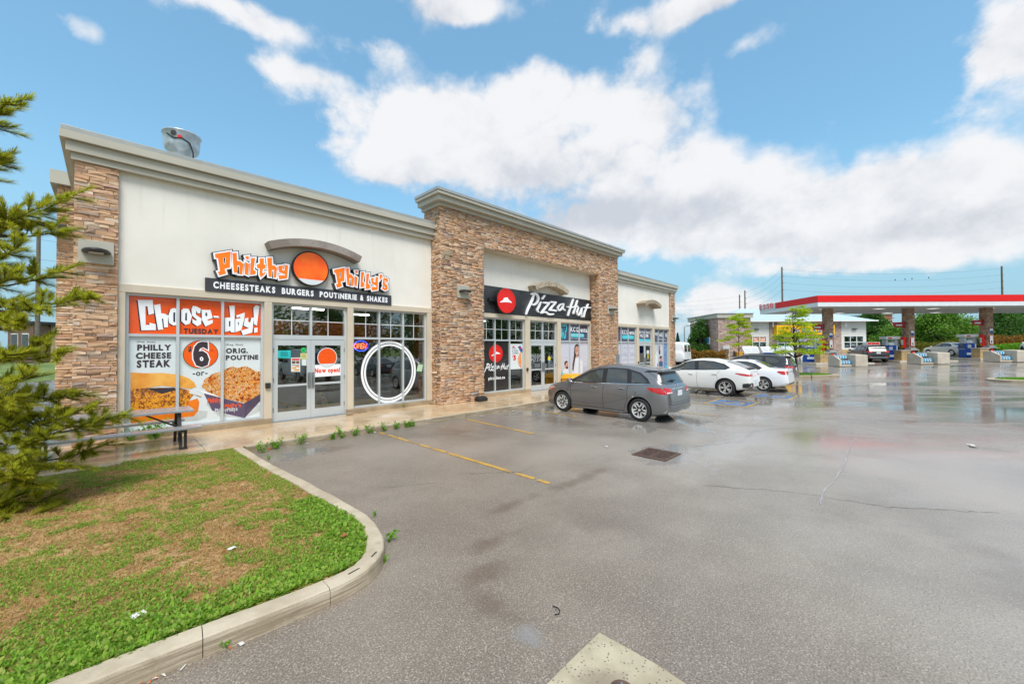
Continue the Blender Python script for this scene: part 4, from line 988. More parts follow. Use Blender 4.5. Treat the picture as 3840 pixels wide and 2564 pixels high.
# 1. cheesesteak offer
CC = (440, 1080, 4.195); CD = (440, 1350, 4.195)
G1 = empty('window_graphic', (1.6, 12.1, .3), 'full window graphic with orange Choose-day header, sandwich and poutine pictures', 'window graphic')
c3 = cells(*O1[0], 3)
for a, b in c3: film(G1, a, b, ZT2, ZTOP, m_film_o, 'orange_panel'); film(G1, a, b, ZB, ZT1, m_film_w, 'white_panel')
LET = [[[(320, 185), (555, 190), (578, 400), (490, 420), (475, 290), (440, 285), (445, 580), (505, 580), (505, 545), (605, 570), (605, 660), (378, 665)]],
 [[(575, 270), (675, 250), (690, 400), (735, 400), (800, 432), (795, 615), (735, 620), (722, 480), (700, 480), (720, 650), (640, 660)]],
 [[(800, 440), (835, 335), (880, 315), (930, 320), (930, 580), (880, 590), (815, 550)], [(880, 385), (910, 380), (910, 540), (880, 530)]],
 [[(1005, 350), (1040, 320), (1120, 325), (1175, 440), (1140, 560), (1070, 580), (1005, 520)], [(1070, 395), (1095, 390), (1095, 515), (1065, 505)]],
 [[(1165, 330), (1190, 280), (1250, 290), (1315, 330), (1300, 400), (1258, 392), (1240, 352), (1235, 420), (1325, 480), (1315, 570), (1255, 600), (1180, 545), (1180, 485), (1225, 510), (1255, 505), (1175, 430)]],
 [[(1325, 340), (1465, 345), (1500, 470), (1420, 495), (1420, 515), (1500, 500), (1500, 550), (1385, 605), (1330, 500)], [(1385, 390), (1410, 385), (1415, 440), (1385, 440)]],
 [[(1510, 435), (1590, 440), (1600, 470), (1515, 465)]],
 [[(1760, 280), (1845, 275), (1845, 695), (1785, 695), (1775, 670), (1690, 690), (1688, 470), (1775, 460)], [(1755, 520), (1780, 520), (1775, 610), (1755, 600)]],
 [[(1870, 430), (2005, 385), (1995, 490), (1950, 660), (1855, 695), (1855, 490), (1935, 470), (1930, 452), (1875, 468)], [(1895, 540), (1915, 540), (1905, 600)]],
 [[(2005, 480), (2060, 465), (2055, 530), (2090, 540), (2105, 470), (2150, 460), (2120, 700), (1975, 740), (1945, 670), (2070, 630), (1985, 590)]],
 [[(2140, 310), (2180, 270), (2235, 285), (2195, 590), (2150, 570)]], [[(2150, 630), (2205, 620), (2205, 690), (2150, 705)]]]
for L in LET:
    Q = [TR(l, CC, YF) for l in L]
    shape(G1, [[(x - .022, z - .014) for x, z in Q[0]]], m_inkblue, YF - .003, 'letter_shadow'); shape(G1, Q, m_sgnwhite, YF - .006, 'letter')
def tbox(txt, crop, u0, v0, u1, v1, root, mat, bold=.03, y=YF - .004, **k):
    a = TR([(u0, v1)], crop, y)[0]; b = TR([(u1, v0)], crop, y)[0]; c = TR([(u0, v0)], crop, y)[0]
    return text(txt, a[0], b[0], a[1], c[1], y, mat, root, bold=bold, **k)
tbox('TUESDAY', CC, 1042, 632, 1590, 715, G1, m_ink, .05)
tbox('(Phil. Size)', CC, 308, 832, 595, 865, G1, m_ink, 0); tbox('PHILLY', CC, 312, 888, 850, 982, G1, m_ink, .05); tbox('CHEESE', CC, 290, 1015, 848, 1115, G1, m_ink, .05); tbox('STEAK', CC, 305, 1135, 838, 1255, G1, m_ink, .05)
tbox('(Reg. Size)', CC, 1705, 875, 1975, 910, G1, m_ink, 0); tbox('ORIG.', CC, 1708, 945, 2055, 1028, G1, m_ink, .05); tbox('POUTINE', CC, 1708, 1055, 2218, 1135, G1, m_ink, .05)
oc = TR([(1308, 1040)], CC, YF)[0]; o1 = TR([(1588, 1040)], CC, YF)[0]; o0 = TR([(1030, 1040)], CC, YF)[0]; ot = TR([(1308, 820)], CC, YF)[0]; ob = TR([(1308, 1265)], CC, YF)[0]
rx, rz, ocx, ocz = (o1[0] - o0[0]) / 2, (ot[1] - ob[1]) / 2, (o0[0] + o1[0]) / 2, (ot[1] + ob[1]) / 2
shape(G1, [ellipse(ocx - .03, ocz - .03, rx, rz)], M('print_pale_green', scol(196, 216, 206), .3), YF - .0025); shape(G1, [ellipse(ocx, ocz, rx, rz)], m_ink, YF - .005); shape(G1, [ellipse(ocx, ocz, rx - .012, rz - .012)], M('print_orange', scol(252, 98, 14), .3, var=.03), YF - .007)
SIX = [[(1420, 850), (1425, 970), (1350, 930), (1300, 950), (1280, 995), (1340, 985), (1410, 1030), (1445, 1120), (1420, 1210), (1330, 1245), (1240, 1215), (1195, 1120), (1190, 1020), (1215, 920), (1270, 860), (1330, 842)], [(1325, 1075), (1350, 1095), (1352, 1130), (1328, 1150), (1300, 1135), (1295, 1095)]]
S6 = [TR(l, CC, YF) for l in SIX]; shape(G1, grow(S6, .022), m_sgnwhite, YF - .009); shape(G1, S6, m_ink, YF - .011); tbox('$', CC, 1115, 915, 1168, 1010, G1, m_ink, .05, y=YF - .0085); tbox('+tax', CC, 1440, 965, 1515, 992, G1, m_ink, 0, y=YF - .0085)
tbox('-or-', CD, 1185, 185, 1420, 250, G1, m_ink, .02)
def foodmat(name, cols, sc=16):
    a = NT(name); p = a.pos(); v = a.vor(a.vm('ADD', p, a.vm('MULTIPLY', a.n('ShaderNodeTexNoise').outputs[1], (.06, .06, .06))), sc, 'SMOOTH_F1', 'Color')
    n_ = a.math('ADD', a.math('MULTIPLY', a.noise(v, 1.7, 2), .6), a.math('MULTIPLY', a.noise(p, sc * .9, 6, .65), .4))
    c = a.ramp(a.step(n_, .36, .64), [(i / (len(cols) - 1), scol(*k)) for i, k in enumerate(cols)]); c = a.mix(a.math('MULTIPLY', a.step(a.noise(p, sc * 2.2, 4, .7), .54, .7), .5), c, scol(255, 214, 120)); c = a.mix(a.math('MULTIPLY', a.step(a.noise(p, sc * 1.3, 4, .7), .42, .3), .55), c, scol(84, 30, 14)); return a.set(color=c, rough=.25, coat=.5)
def bunmat():
    a = NT('print_bun'); p = a.pos(); c = a.mix(a.step(a.noise(p, 2.2, 4), .35, .65), scol(236, 150, 48), scol(252, 190, 92)); return a.set(color=c, rough=.25, coat=.5)
m_bun = bunmat(); m_meat = foodmat('print_meat', [(96, 44, 26), (240, 150, 30), (250, 176, 44), (190, 92, 40), (70, 36, 30), (248, 160, 30)], 11); m_pout = foodmat('print_poutine', [(120, 30, 16), (224, 110, 26), (246, 190, 90), (150, 44, 18), (250, 226, 170), (214, 96, 24)], 17); m_box = M('print_purple', scol(98, 84, 112), .3, var=.06); m_grey = M('print_grey', scol(202, 208, 206), .3)
def sh(pts, mat, dy, crop=CD): return shape(G1, [TR(pts, crop, YF)], mat, YF - dy)
sh([(985, 900), (1250, 790), (1420, 800), (1400, 900), (1250, 950), (990, 960)], m_grey, .0022)
sh([(206, 850), (206, 1000), (500, 1000), (985, 905), (1200, 880), (1270, 800), (1290, 660), (1260, 600), (1130, 640), (985, 800)], M('print_bun_dark', scol(246, 128, 26), .3, var=.12, vs_=6), .003)
sh([(206, 450), (420, 440), (700, 430), (985, 440), (1130, 470), (1130, 520), (1340, 575), (1290, 580), (1200, 540), (1140, 620), (1100, 690), (1040, 760), (800, 830), (206, 860)], m_meat, .004)
sh([(450, 445), (900, 430), (920, 470), (700, 530), (560, 480)], m_ink, .005)
sh([(206, 190), (420, 205), (700, 200), (985, 230), (1130, 285), (1210, 350), (1242, 420), (1200, 430), (1160, 450), (985, 432), (700, 400), (420, 440), (206, 455)], m_bun, .006)
sh([(1240, 460), (1360, 500), (1500, 560), (1400, 700), (1480, 780), (1600, 880), (2000, 915), (2240, 800), (2240, 700), (2000, 700), (1640, 600)], m_grey, .0024)
sh([(1360, 520), (1995, 680), (2000, 910), (1490, 790)], m_box, .004); sh([(1995, 680), (2248, 530), (2248, 640), (2000, 910)], M('print_purple_dark', scol(86, 74, 96), .3), .0042)
sh([(1240, 460), (1360, 520), (1995, 680), (1995, 665), (1400, 500)], m_sgnwhite, .0045)
sh([(1325, 420), (1370, 300), (1440, 260), (1490, 215), (1600, 190), (1680, 150), (1800, 100), (1900, 120), (2020, 90), (2100, 130), (2180, 170), (2250, 180), (2250, 530), (2000, 675), (1640, 590), (1420, 500)], m_pout, .005)
tbox('Philthy', CD, 1415, 600, 1630, 700, G1, m_film_o, .05, y=YF - .006); tbox("Philly's", CD, 1685, 690, 1945, 780, G1, m_film_o, .05, y=YF - .006); tbox('PhilthyPhillys', CD, 1535, 760, 1890, 850, G1, m_film_w, .02, y=YF - .006)
# 2. ring decal on the third window (its mascot is left out)
G2 = empty('window_decal', (6.5, 12.1, .5), 'large white double ring decal across the third window', 'window graphic')
CR = (1310, 1220, 4.612); YR = 12.115
rc = TR([(675, 800)], CR, YR)[0]; rx = (TR([(1150, 800)], CR, YR)[0][0] - TR([(200, 800)], CR, YR)[0][0]) / 2; rcx = (TR([(1150, 800)], CR, YR)[0][0] + TR([(200, 800)], CR, YR)[0][0]) / 2; rz = (TR([(675, 268)], CR, YR)[0][1] - TR([(675, 1337)], CR, YR)[0][1]) / 2; rcz = (TR([(675, 268)], CR, YR)[0][1] + TR([(675, 1337)], CR, YR)[0][1]) / 2
for k, (a, b) in enumerate(((0, .075), (.10, .16))): shape(G2, [ellipse(rcx, rcz, rx - a, rz - a, 72), ellipse(rcx, rcz, rx - b, rz - b, 72)], m_sgnwhite, YR - .001 * k, 'ring')
# 3. papers on the first door
CE = (960, 1200, 3.92); YD = 12.074
def paper(label, pts, mat, extra=None):
    P = TR(pts, CE, YD); R_ = empty('door_notice', (P[0][0], YD, min(p[1] for p in P)), label, 'notice', 'notices taped to the door glass'); mb = MB(); plate(mb, [P], YD, YD + .002); mb.build('sheet', mat, R_)
    if extra: extra(R_)
    return R_
def lines(u0, v0, u1, v1, n, mat):
    def f(R_):
        for i in range(n):
            v = v0 + (v1 - v0) * i / n; P = TR([(u0, v), (u1, v), (u1, v + (v1 - v0) / n * .45), (u0, v + (v1 - v0) / n * .45)], CE, YD); shape(R_, [P], mat, YD - .002, 'text_line')
    return f
paper('teal paper notice on the left door leaf', [(318, 448), (510, 445), (510, 562), (318, 555)], M('paper_teal', scol(36, 200, 200), .6), lines(360, 470, 470, 540, 5, M('ink_teal', scol(20, 120, 130), .6)))
paper('round green sticker on the left door leaf', [(698 + 40 * cos(t), 442 + 37 * sin(t)) for t in np.linspace(0, 6.1, 20)], M('sticker_green', scol(28, 200, 96), .5), lines(675, 430, 722, 462, 3, M('ink_green', scol(14, 130, 60), .6)))
paper('pale yellow notice on the left door leaf', [(653, 486), (745, 486), (745, 572), (653, 568)], M('paper_yellow', scol(226, 224, 150), .6), lines(665, 500, 735, 560, 5, M('ink_olive', scol(150, 150, 96), .6)))
paper('plain white sheet under the yellow notice', [(670, 575), (742, 577), (742, 668), (672, 665)], m_film_w)
def menu(R_):
    for (u0, v0, u1, v1, c) in ((528, 565, 640, 590, m_red), (528, 600, 580, 640, m_wood), (590, 600, 636, 640, m_wood), (530, 660, 636, 668, m_ink), (530, 690, 590, 715, m_bun), (580, 672, 634, 690, m_bun), (560, 722, 634, 745, m_bun)):
        shape(R_, [TR([(u0, v0), (u1, v0), (u1, v1), (u0, v1)], CE, YD)], c, YD - .002, 'menu_picture')
paper('white menu poster with food pictures on the left door leaf', [(515, 552), (650, 550), (650, 760), (515, 758)], m_film_w, menu)
R_ = paper('white Now open! sign with an orange disc on the right door leaf', [(848, 660), (1252, 645), (1252, 810), (848, 838)], m_sgnwhite)
tbox('Now open!', CE, 862, 705, 1235, 800, R_, M('print_redorange', scol(236, 78, 20), .4), .06, y=YD - .003, gap=.05)
ec = TR([(1048, 550)], CE, YD)[0]; ex = (TR([(1193, 550)], CE, YD)[0][0] - TR([(903, 550)], CE, YD)[0][0]) / 2; ez = (TR([(1048, 405)], CE, YD)[0][1] - TR([(1048, 695)], CE, YD)[0][1]) / 2
shape(R_, [ellipse(ec[0], ec[1], ex, ez)], m_film_w, YD - .004, 'disc_edge'); shape(R_, [ellipse(ec[0], ec[1], ex - .02, ez - .02)], m_film_o, YD - .006, 'disc_face'); shape(R_, [[p for p in ellipse(ec[0], ec[1], ex - .02, ez - .02, 60) if p[1] < ec[1] - ez * .55]], m_film_w, YD - .0075, 'disc_segment')
P = TR([(1185, 660), (1282, 668), (1255, 805), (1155, 795)], CR, YR); CB = empty('clipboard', (P[0][0], YR, P[2][1]), 'small green framed paper at the right of the ring decal', 'notice'); shape(CB, [P], M('frame_green', scol(60, 150, 70), .5), YR - .002, 'frame'); shape(CB, [[(x * .85 + .15 * sum(q[0] for q in P) / 4, z * .85 + .15 * sum(q[1] for q in P) / 4) for x, z in P]], M('paper_green', scol(196, 216, 190), .5), YR - .004, 'sheet')
# neon OPEN sign behind the third window
NS = empty('neon_sign', (5.55, 12.2, 2.0), 'neon OPEN sign, red letters in a blue oval, in the third window', 'neon sign')
m_nb = M('neon_blue', (.04, .07, 1.0), .4, emit=4); m_nr = M('neon_red', (1.0, .09, .03), .4, emit=5)
nb = [TR([(200 + 122 * cos(t), 355 + 88 * sin(t))], CR, 12.18)[0] for t in np.linspace(0, 2 * pi, 40)]
MB().tube([(x, 12.18, z) for x, z in nb[:19]], .013).build('blue_tube', m_nb, NS); MB().tube([(x, 12.18, z) for x, z in nb[20:39]], .013).build('blue_tube', m_nb, NS)
for k, (ch, u0, u1) in enumerate((('O', 82, 140), ('P', 140, 195), ('E', 190, 245), ('N', 238, 300))):
    U = lambda a, b: TR([(u0 + a * (u1 - u0), 395 - b * 78)], CR, 12.175)[0]
    sh_ = {'O': [[(.5 + .4 * cos(t), .5 + .5 * sin(t)) for t in np.linspace(0, 6.2, 14)]], 'P': [[(.1, 0), (.3, 1), (.9, .95), (.85, .55), (.2, .45)]], 'E': [[(.9, 0), (.1, 0), (.3, 1), (1, 1)], [(.2, .5), (.8, .5)]], 'N': [[(.1, 0), (.3, 1), (.7, 0), (.95, 1)]]}[ch]
    for s_ in sh_: MB().tube([(U(*q)[0], 12.175, U(*q)[1]) for q in s_], .015).build('red_letter', m_nr, NS)
# wet floor sign behind the door
WF = empty('wet_floor_sign', (4.6, 12.7, WALK_Z), 'yellow folding wet floor sign standing behind the right door leaf', 'floor sign'); m_wf = M('sign_yellow', scol(232, 172, 40), .45)
for s_, nm in ((-1, 'front_leaf'), (1, 'rear_leaf')):
    mb = MB(); x0, z0 = 4.58 + (.0 if s_ < 0 else -.02), WALK_Z
    top = Vector((x0 - .06, 12.55, z0 + .66)); bot = Vector((x0 + (.17 if s_ < 0 else -.24), 12.5 if s_ < 0 else 12.7, z0 + .01))
    ax = Vector((.11, .07, 0)); mb.add([top - ax * .65, top + ax * .65, bot + ax * 1.1, bot + ax * .7, bot + ax * .5 + Vector((0, 0, .06)), bot - ax * .5 + Vector((0, 0, .06)), bot - ax * .7, bot - ax * 1.1], [(0, 1, 2, 3, 4, 5, 6, 7)]); mb.build(nm, m_wf, WF, fix=False)
    if s_ < 0:
        for t0, t1 in ((.1, .2), (.32, .44), (.5, .68), (.74, .84)):
            a = top.lerp(bot, t0); b = top.lerp(bot, t1); d = Vector((0, -.004, .002)); MB().add([a - ax * .4 + d, a + ax * .4 + d, b + ax * .4 + d, b - ax * .4 + d], [(0, 1, 2, 3)]).build('warning_print', m_ink, WF, fix=False)
# 4. pizza shop windows
CW = (1800, 1180, 4.9); YP = YF
m_pfilm = M('film_black', scol(44, 40, 40), .22, var=.12, coat=.5)
G3 = empty('window_graphic', (11.2, 12.1, .3), 'black film on two lower panes with red emblem, brush lettering and web address', 'window graphic')
c6 = cells(*O2[0], 3)
for a, b in c6[:2]: film(G3, a, b, ZB, ZT1, m_pfilm, 'black_panel')
e0 = TR([(293, 712)], CW, YP)[0]; ex = (TR([(420, 712)], CW, YP)[0][0] - TR([(168, 712)], CW, YP)[0][0]) / 2; ez = (TR([(293, 552)], CW, YP)[0][1] - TR([(293, 875)], CW, YP)[0][1]) / 2
shape(G3, [ellipse(e0[0], e0[1], ex, ez, 44)], m_red, YP - .003, 'red_disc'); shape(G3, [ellipse(e0[0], e0[1], ex - .045, ez - .05, 44), ellipse(e0[0], e0[1], ex - .055, ez - .06, 44)], m_pfilm, YP - .004, 'disc_line')
shape(G3, [TR([(205, 750), (250, 720), (262, 690), (312, 678), (325, 690), (365, 705), (370, 718), (300, 722), (215, 760)], CW, YP)], m_sgnwhite, YP - .005, 'roof_shape')
def wmap(p): # the sign script shrunk on to the window
    fx_ = (p[0] - 905) / (2285 - 905); px = 78 + fx_ * (548 - 78); py = 905 + (p[1] - 262 - fx_ * 240) / 460 * 150 + fx_ * 0; return TR([(px, py)], CW, YP - .006)[0]
pizza_script(G3, wmap, lambda P: .00092 * 1.0, YP - .006, YP - .004, m_sgnwhite)
tbox('pizzahut.ca', CW, 155, 1140, 458, 1215, G3, m_sgnwhite, .04)
G4 = empty('window_poster', (12.5, 12.1, 1.3), 'pizza and drink combo poster in the pizza shop window', 'poster'); a, b = c6[2]
zl = TR([(700, 995)], CW, YP)[0][1]; zh = TR([(700, 535)], CW, YP)[0][1]; film(G4, a, b, zl, zh, m_film_w, 'sheet')
CWp = dict(crop=CW, root=G4)
for t_, q in (('PIZZA', (592, 608, 665, 632)), ('& PEPSI', (592, 648, 700, 676)), ('COMBO', (592, 690, 705, 718))): tbox(t_, CW, *q, G4, m_ink, 0)
tbox('5', CW, 612, 742, 662, 838, G4, m_red, .06); tbox('$', CW, 592, 745, 606, 778, G4, m_red, .02); shape(G4, [TR([(592, 600), (600, 580), (618, 570), (630, 582), (644, 600)], CW, YP)], m_red, YP - .004)
pc = TR([(775, 830)], CW, YP)[0]; shape(G4, [[p for p in ellipse(pc[0], pc[1], .28, .36) if p[0] < b]], foodmat('print_pizza', [(214, 70, 40), (246, 190, 120), (226, 96, 60), (250, 220, 160), (196, 60, 36)], 13), YP - .004)
shape(G4, [TR([(695, 590), (740, 565), (790, 660), (755, 700)], CW, YP)], M('print_canblue', scol(40, 84, 160), .3), YP - .004); shape(G4, [TR([(712, 612), (755, 592), (762, 608), (722, 632)], CW, YP)], m_red, YP - .006)
PL_ = empty('door_lettering', (13.7, 12.07, 1.3), 'pale ghost PIZZA lettering on the pizza shop door glass', 'window graphic'); m_ghost = M('frosted_vinyl', scol(196, 196, 196), .5)
tbox('PIZZA', CW, 940, 725, 1130, 775, PL_, m_ghost, -.005, y=12.072); tbox('PIZZA', CW, 940, 805, 1130, 860, PL_, m_ghost, -.005, y=12.072); tbox('OF', CW, 1085, 590, 1130, 640, PL_, m_ghost, -.005, y=12.072)
sk = TR([(1272, 805)], CW, 12.074)[0]; SK = empty('door_sticker', (sk[0], 12.07, sk[1]), 'yellow and blue round sticker on the pizza shop door', 'notice'); shape(SK, [ellipse(sk[0], sk[1], .1, .12)], M('sticker_yellow', scol(236, 220, 60), .5), 12.073, 'sticker'); shape(SK, [[p for p in ellipse(sk[0], sk[1] - .06, .09, .11) if p[1] < sk[1] - .08]], M('sticker_blue', scol(50, 130, 210), .5), 12.071, 'blue_band')
# 5. dental graphics
m_navy = M('film_navy', scol(62, 68, 98), .25, var=.06, coat=.5); m_cyan = M('film_cyan', scol(64, 208, 224), .25, var=.05, coat=.5); m_photo = M('photo_grey', scol(206, 208, 222), .25, var=.06, vs_=1.2, coat=.5)
m_skin = M('print_skin', scol(206, 150, 128), .3, var=.08); m_hair = M('print_hair', scol(58, 36, 36), .3, var=.2); m_coat = M('print_coat', scol(230, 232, 238), .3, var=.03); m_auburn = M('print_hair_end', scol(126, 66, 62), .3)
G5 = empty('window_graphic', (16.8, 12.1, .3), 'dental window graphic with navy header, tooth outline and a woman in a white coat', 'window graphic')
for a, b in cells(*O2[2], 3): film(G5, a, b, ZT2, ZTOP, m_navy, 'navy_panel'); film(G5, a, b, ZB, ZT1, m_photo, 'photo_panel')
tooth = [(1490, 210), (1520, 195), (1545, 205), (1570, 190), (1592, 215), (1590, 270), (1572, 330), (1570, 400), (1553, 438), (1543, 390), (1530, 330), (1510, 345), (1515, 400), (1525, 430), (1505, 410), (1492, 340), (1500, 290), (1488, 240)]
mb = MB(); brush(mb, TR(tooth + tooth[:1], CW, YP - .004), .07, YP - .004, YP - .002); mb.build('tooth_outline', m_cyan, G5)
tbox('KC', CW, 1512, 245, 1560, 305, G5, m_cyan, -.01); tbox('KC D', CW, 1665, 220, 1815, 310, G5, m_sgnwhite, .035); tbox('ental', CW, 1846, 232, 1980, 320, G5, m_sgnwhite, .035)
def rbar(G, crop, u0, v0, u1, v1, mat, y): 
    a = TR([(u0, (v0 + v1) / 2)], crop, y)[0]; b = TR([(u1, (v0 + v1) / 2)], crop, y)[0]; h = abs(TR([(u0, v0)], crop, y)[0][1] - TR([(u0, v1)], crop, y)[0][1]); mb = MB(); brush(mb, [(a[0] + h / 2, a[1]), (b[0] - h / 2, a[1])], h, y, y + .001); mb.build('rounded_bar', mat, G)
rbar(G5, CW, 1665, 338, 1915, 410, m_cyan, YP - .004); tbox('NEW PATIENTS', CW, 1685, 355, 1905, 392, G5, m_film_w, .0, y=YP - .007); tbox('DENTAL EMERGENCY (647) 483-4000', CW, 1665, 425, 1980, 450, G5, m_film_w, 0)
def s5(pts, mat, dy, nm='print'): shape(G5, [TR(pts, CW, YP)], mat, YP - dy, nm)
s5([(1695, 1040), (1700, 900), (1720, 820), (1770, 775), (1830, 770), (1870, 810), (1890, 870), (1885, 1000), (1900, 1085), (1690, 1085)], m_coat, .003, 'coat_print'); s5([(1732, 620), (1745, 560), (1780, 535), (1815, 560), (1822, 640), (1825, 760), (1850, 810), (1880, 840), (1885, 850), (1840, 800), (1800, 760), (1760, 760), (1735, 900), (1715, 1050), (1695, 1000), (1700, 900), (1725, 760)], m_hair, .004, 'hair_print')
s5([(1742, 640), (1755, 590), (1785, 572), (1808, 600), (1812, 670), (1800, 725), (1778, 752), (1755, 725)], m_skin, .006, 'face_print'); s5([(1765, 748), (1795, 742), (1800, 775), (1775, 795), (1762, 775)], m_skin, .0055, 'neck_print'); s5([(1760, 702), (1782, 708), (1800, 700), (1790, 716), (1770, 718)], m_coat, .007, 'smile_print')
s5([(1728, 880), (1722, 960), (1700, 1010), (1705, 900), (1725, 800), (1738, 800)], m_auburn, .0062); s5([(1750, 655), (1772, 652), (1772, 660), (1750, 662)], m_hair, .0072); s5([(1785, 652), (1806, 654), (1806, 662), (1785, 660)], m_hair, .0072)
s5([(1550, 900), (1560, 860), (1590, 845), (1615, 870), (1622, 920), (1615, 980), (1595, 1000), (1565, 980)], m_skin, .004, 'face_print'); s5([(1548, 915), (1552, 870), (1585, 842), (1612, 862), (1605, 872), (1575, 885), (1565, 930)], m_hair, .005, 'hair_print'); s5([(1585, 950), (1620, 945), (1612, 988), (1595, 1000), (1578, 985)], m_hair, .0045, 'beard_print'); s5([(1515, 1080), (1530, 1010), (1570, 985), (1620, 1000), (1640, 1080)], m_coat, .003)
s5([(1485, 1015), (1540, 1090), (1640, 1140), (1640, 1170), (1485, 1105)], m_cyan, .006, 'wave_print'); s5([(1485, 1105), (1640, 1165), (1640, 1240), (1485, 1240)], M('film_slate', scol(70, 74, 90), .25), .0055, 'slate_print')
s5([(1885, 970), (1990, 935), (1995, 1080), (1880, 1080)], M('print_lilac', scol(190, 192, 206), .3), .0035)
# the far dental front
CK = (2310, 1000, 3.919); YK = YF
G6 = empty('window_graphic', (22, 12.1, .3), 'dental window graphic with navy header over pale text panels, far left opening', 'window graphic')
for a, b in cells(*O3[0], 3): film(G6, a, b, ZT2, ZTOP, m_navy, 'navy_panel'); film(G6, a, b, ZB, ZT1, m_photo, 'pale_panel')
tbox('KC D', CK, 92, 925, 178, 990, G6, m_sgnwhite, .035); tbox('ental', CK, 198, 935, 272, 992, G6, m_sgnwhite, .035); rbar(G6, CK, 90, 1003, 262, 1058, m_cyan, YK - .004)
m_faint = M('print_faint_blue', scol(160, 168, 200), .3)
for t_, q in (('Invisalign', (92, 1180, 165, 1198)), ('Emergency', (200, 1180, 270, 1198)), ('TEETH', (110, 1265, 155, 1285)), ('WHITENING', (92, 1295, 172, 1312)), ('CROWNS &', (205, 1265, 268, 1285)), ('BRIDGES', (208, 1295, 265, 1312)), ('IMPLANTS', (95, 1362, 168, 1378)), ('DENTURES', (202, 1358, 268, 1375))): tbox(t_, CK, *q, G6, m_faint, 0)
G7 = empty('transom_graphic', (24.4, 12.1, 2.5), 'navy and cyan NEW PATIENTS WELCOME film over the dental door', 'window graphic')
x0, x1 = O3[1]; xm = (x0 + x1) / 2
for a, b in ((x0 + .058, xm - .03), (xm + .03, x1 - .058)): film(G7, a, b, 2.472, ZTOP, m_navy, 'navy_panel'); film(G7, a, b, 2.472, 2.62, m_cyan, 'cyan_panel', YF - .002)
tbox('NEW PA', CK, 325, 938, 412, 980, G7, m_sgnwhite, .03); tbox('TIENTS', CK, 430, 945, 498, 985, G7, m_sgnwhite, .03); tbox('WELC', CK, 350, 990, 412, 1035, G7, m_sgnwhite, .03); tbox('OME', CK, 430, 992, 475, 1037, G7, m_sgnwhite, .03)
G8 = empty('window_graphic', (26.9, 12.1, .3), 'dental window graphic with phone number header and patient photos, far right opening', 'window graphic')
cl8 = cells(*O3[2], 3)
for k, (a, b) in enumerate(cl8): film(G8, a, b, ZT2, ZTOP, m_navy, 'navy_panel'); film(G8, a, b, ZB, ZT1, m_photo if k < 2 else M('photo_blue', scol(120, 150, 190), .3, var=.35, vs_=6), 'photo_panel')
tbox('905)', CK, 570, 965, 622, 1022, G8, m_sgnwhite, .02); tbox('683-', CK, 638, 968, 698, 1026, G8, m_sgnwhite, .02); tbox('505', CK, 722, 978, 770, 1028, G8, m_sgnwhite, .02); tbox('kcdental.ca', CK, 605, 1050, 730, 1075, G8, m_film_w, 0)
def s8(pts, mat, dy, nm='print'): shape(G8, [TR(pts, CK, YK)], mat, YK - dy, nm)
s8([(575, 1300), (600, 1230), (620, 1240), (625, 1460), (575, 1460)], m_coat, .003); s8([(612, 1180), (625, 1150), (650, 1170), (652, 1250), (640, 1300), (620, 1240)], m_hair, .004, 'hair_print'); s8([(632, 1170), (650, 1165), (652, 1230), (640, 1245)], m_skin, .005, 'face_print')
s8([(640, 1340), (655, 1310), (675, 1330), (680, 1380), (650, 1390)], m_skin, .005, 'face_print'); s8([(636, 1335), (655, 1305), (680, 1325), (670, 1335), (645, 1350)], m_hair, .006, 'hair_print'); s8([(605, 1420), (640, 1385), (700, 1390), (705, 1465), (605, 1465)], M('print_denim', scol(70, 92, 140), .3, var=.3, vs_=8), .004); s8([(720, 1470), (785, 1400), (785, 1480), (720, 1480)], m_cyan, .004)
n2_ = TR([(370, 1197)], CK, 12.2)[0]; NS2 = empty('neon_sign', (n2_[0], 12.2, n2_[1]), 'small red neon oval in the dental door', 'neon sign'); MB().tube([(n2_[0] + .16 * cos(t), 12.2, n2_[1] + .13 * sin(t)) for t in np.linspace(0, 6.2, 20)], .02).build('red_tube', m_nr, NS2); MB().tube([(n2_[0] - .1, 12.2, n2_[1]), (n2_[0] + .1, 12.2, n2_[1])], .03).build('red_tube', m_nr, NS2)
s_ = TR([(470, 1315)], CK, 12.074)[0]; SK2 = empty('door_sticker', (s_[0], 12.07, s_[1]), 'yellow sticker on the dental door', 'notice'); shape(SK2, [ellipse(s_[0], s_[1], .09, .2)], M('sticker_yellow2', scol(224, 200, 40), .5), 12.072, 'sticker')
s_ = TR([(468, 1255)], CK, 12.074)[0]; SK3 = empty('door_notice', (s_[0], 12.07, s_[1]), 'white notice on the dental door', 'notice'); shape(SK3, [[(s_[0] - .18, s_[1] - .12), (s_[0] + .18, s_[1] - .12), (s_[0] + .18, s_[1] + .12), (s_[0] - .18, s_[1] + .12)]], m_film_w, 12.072, 'sheet')
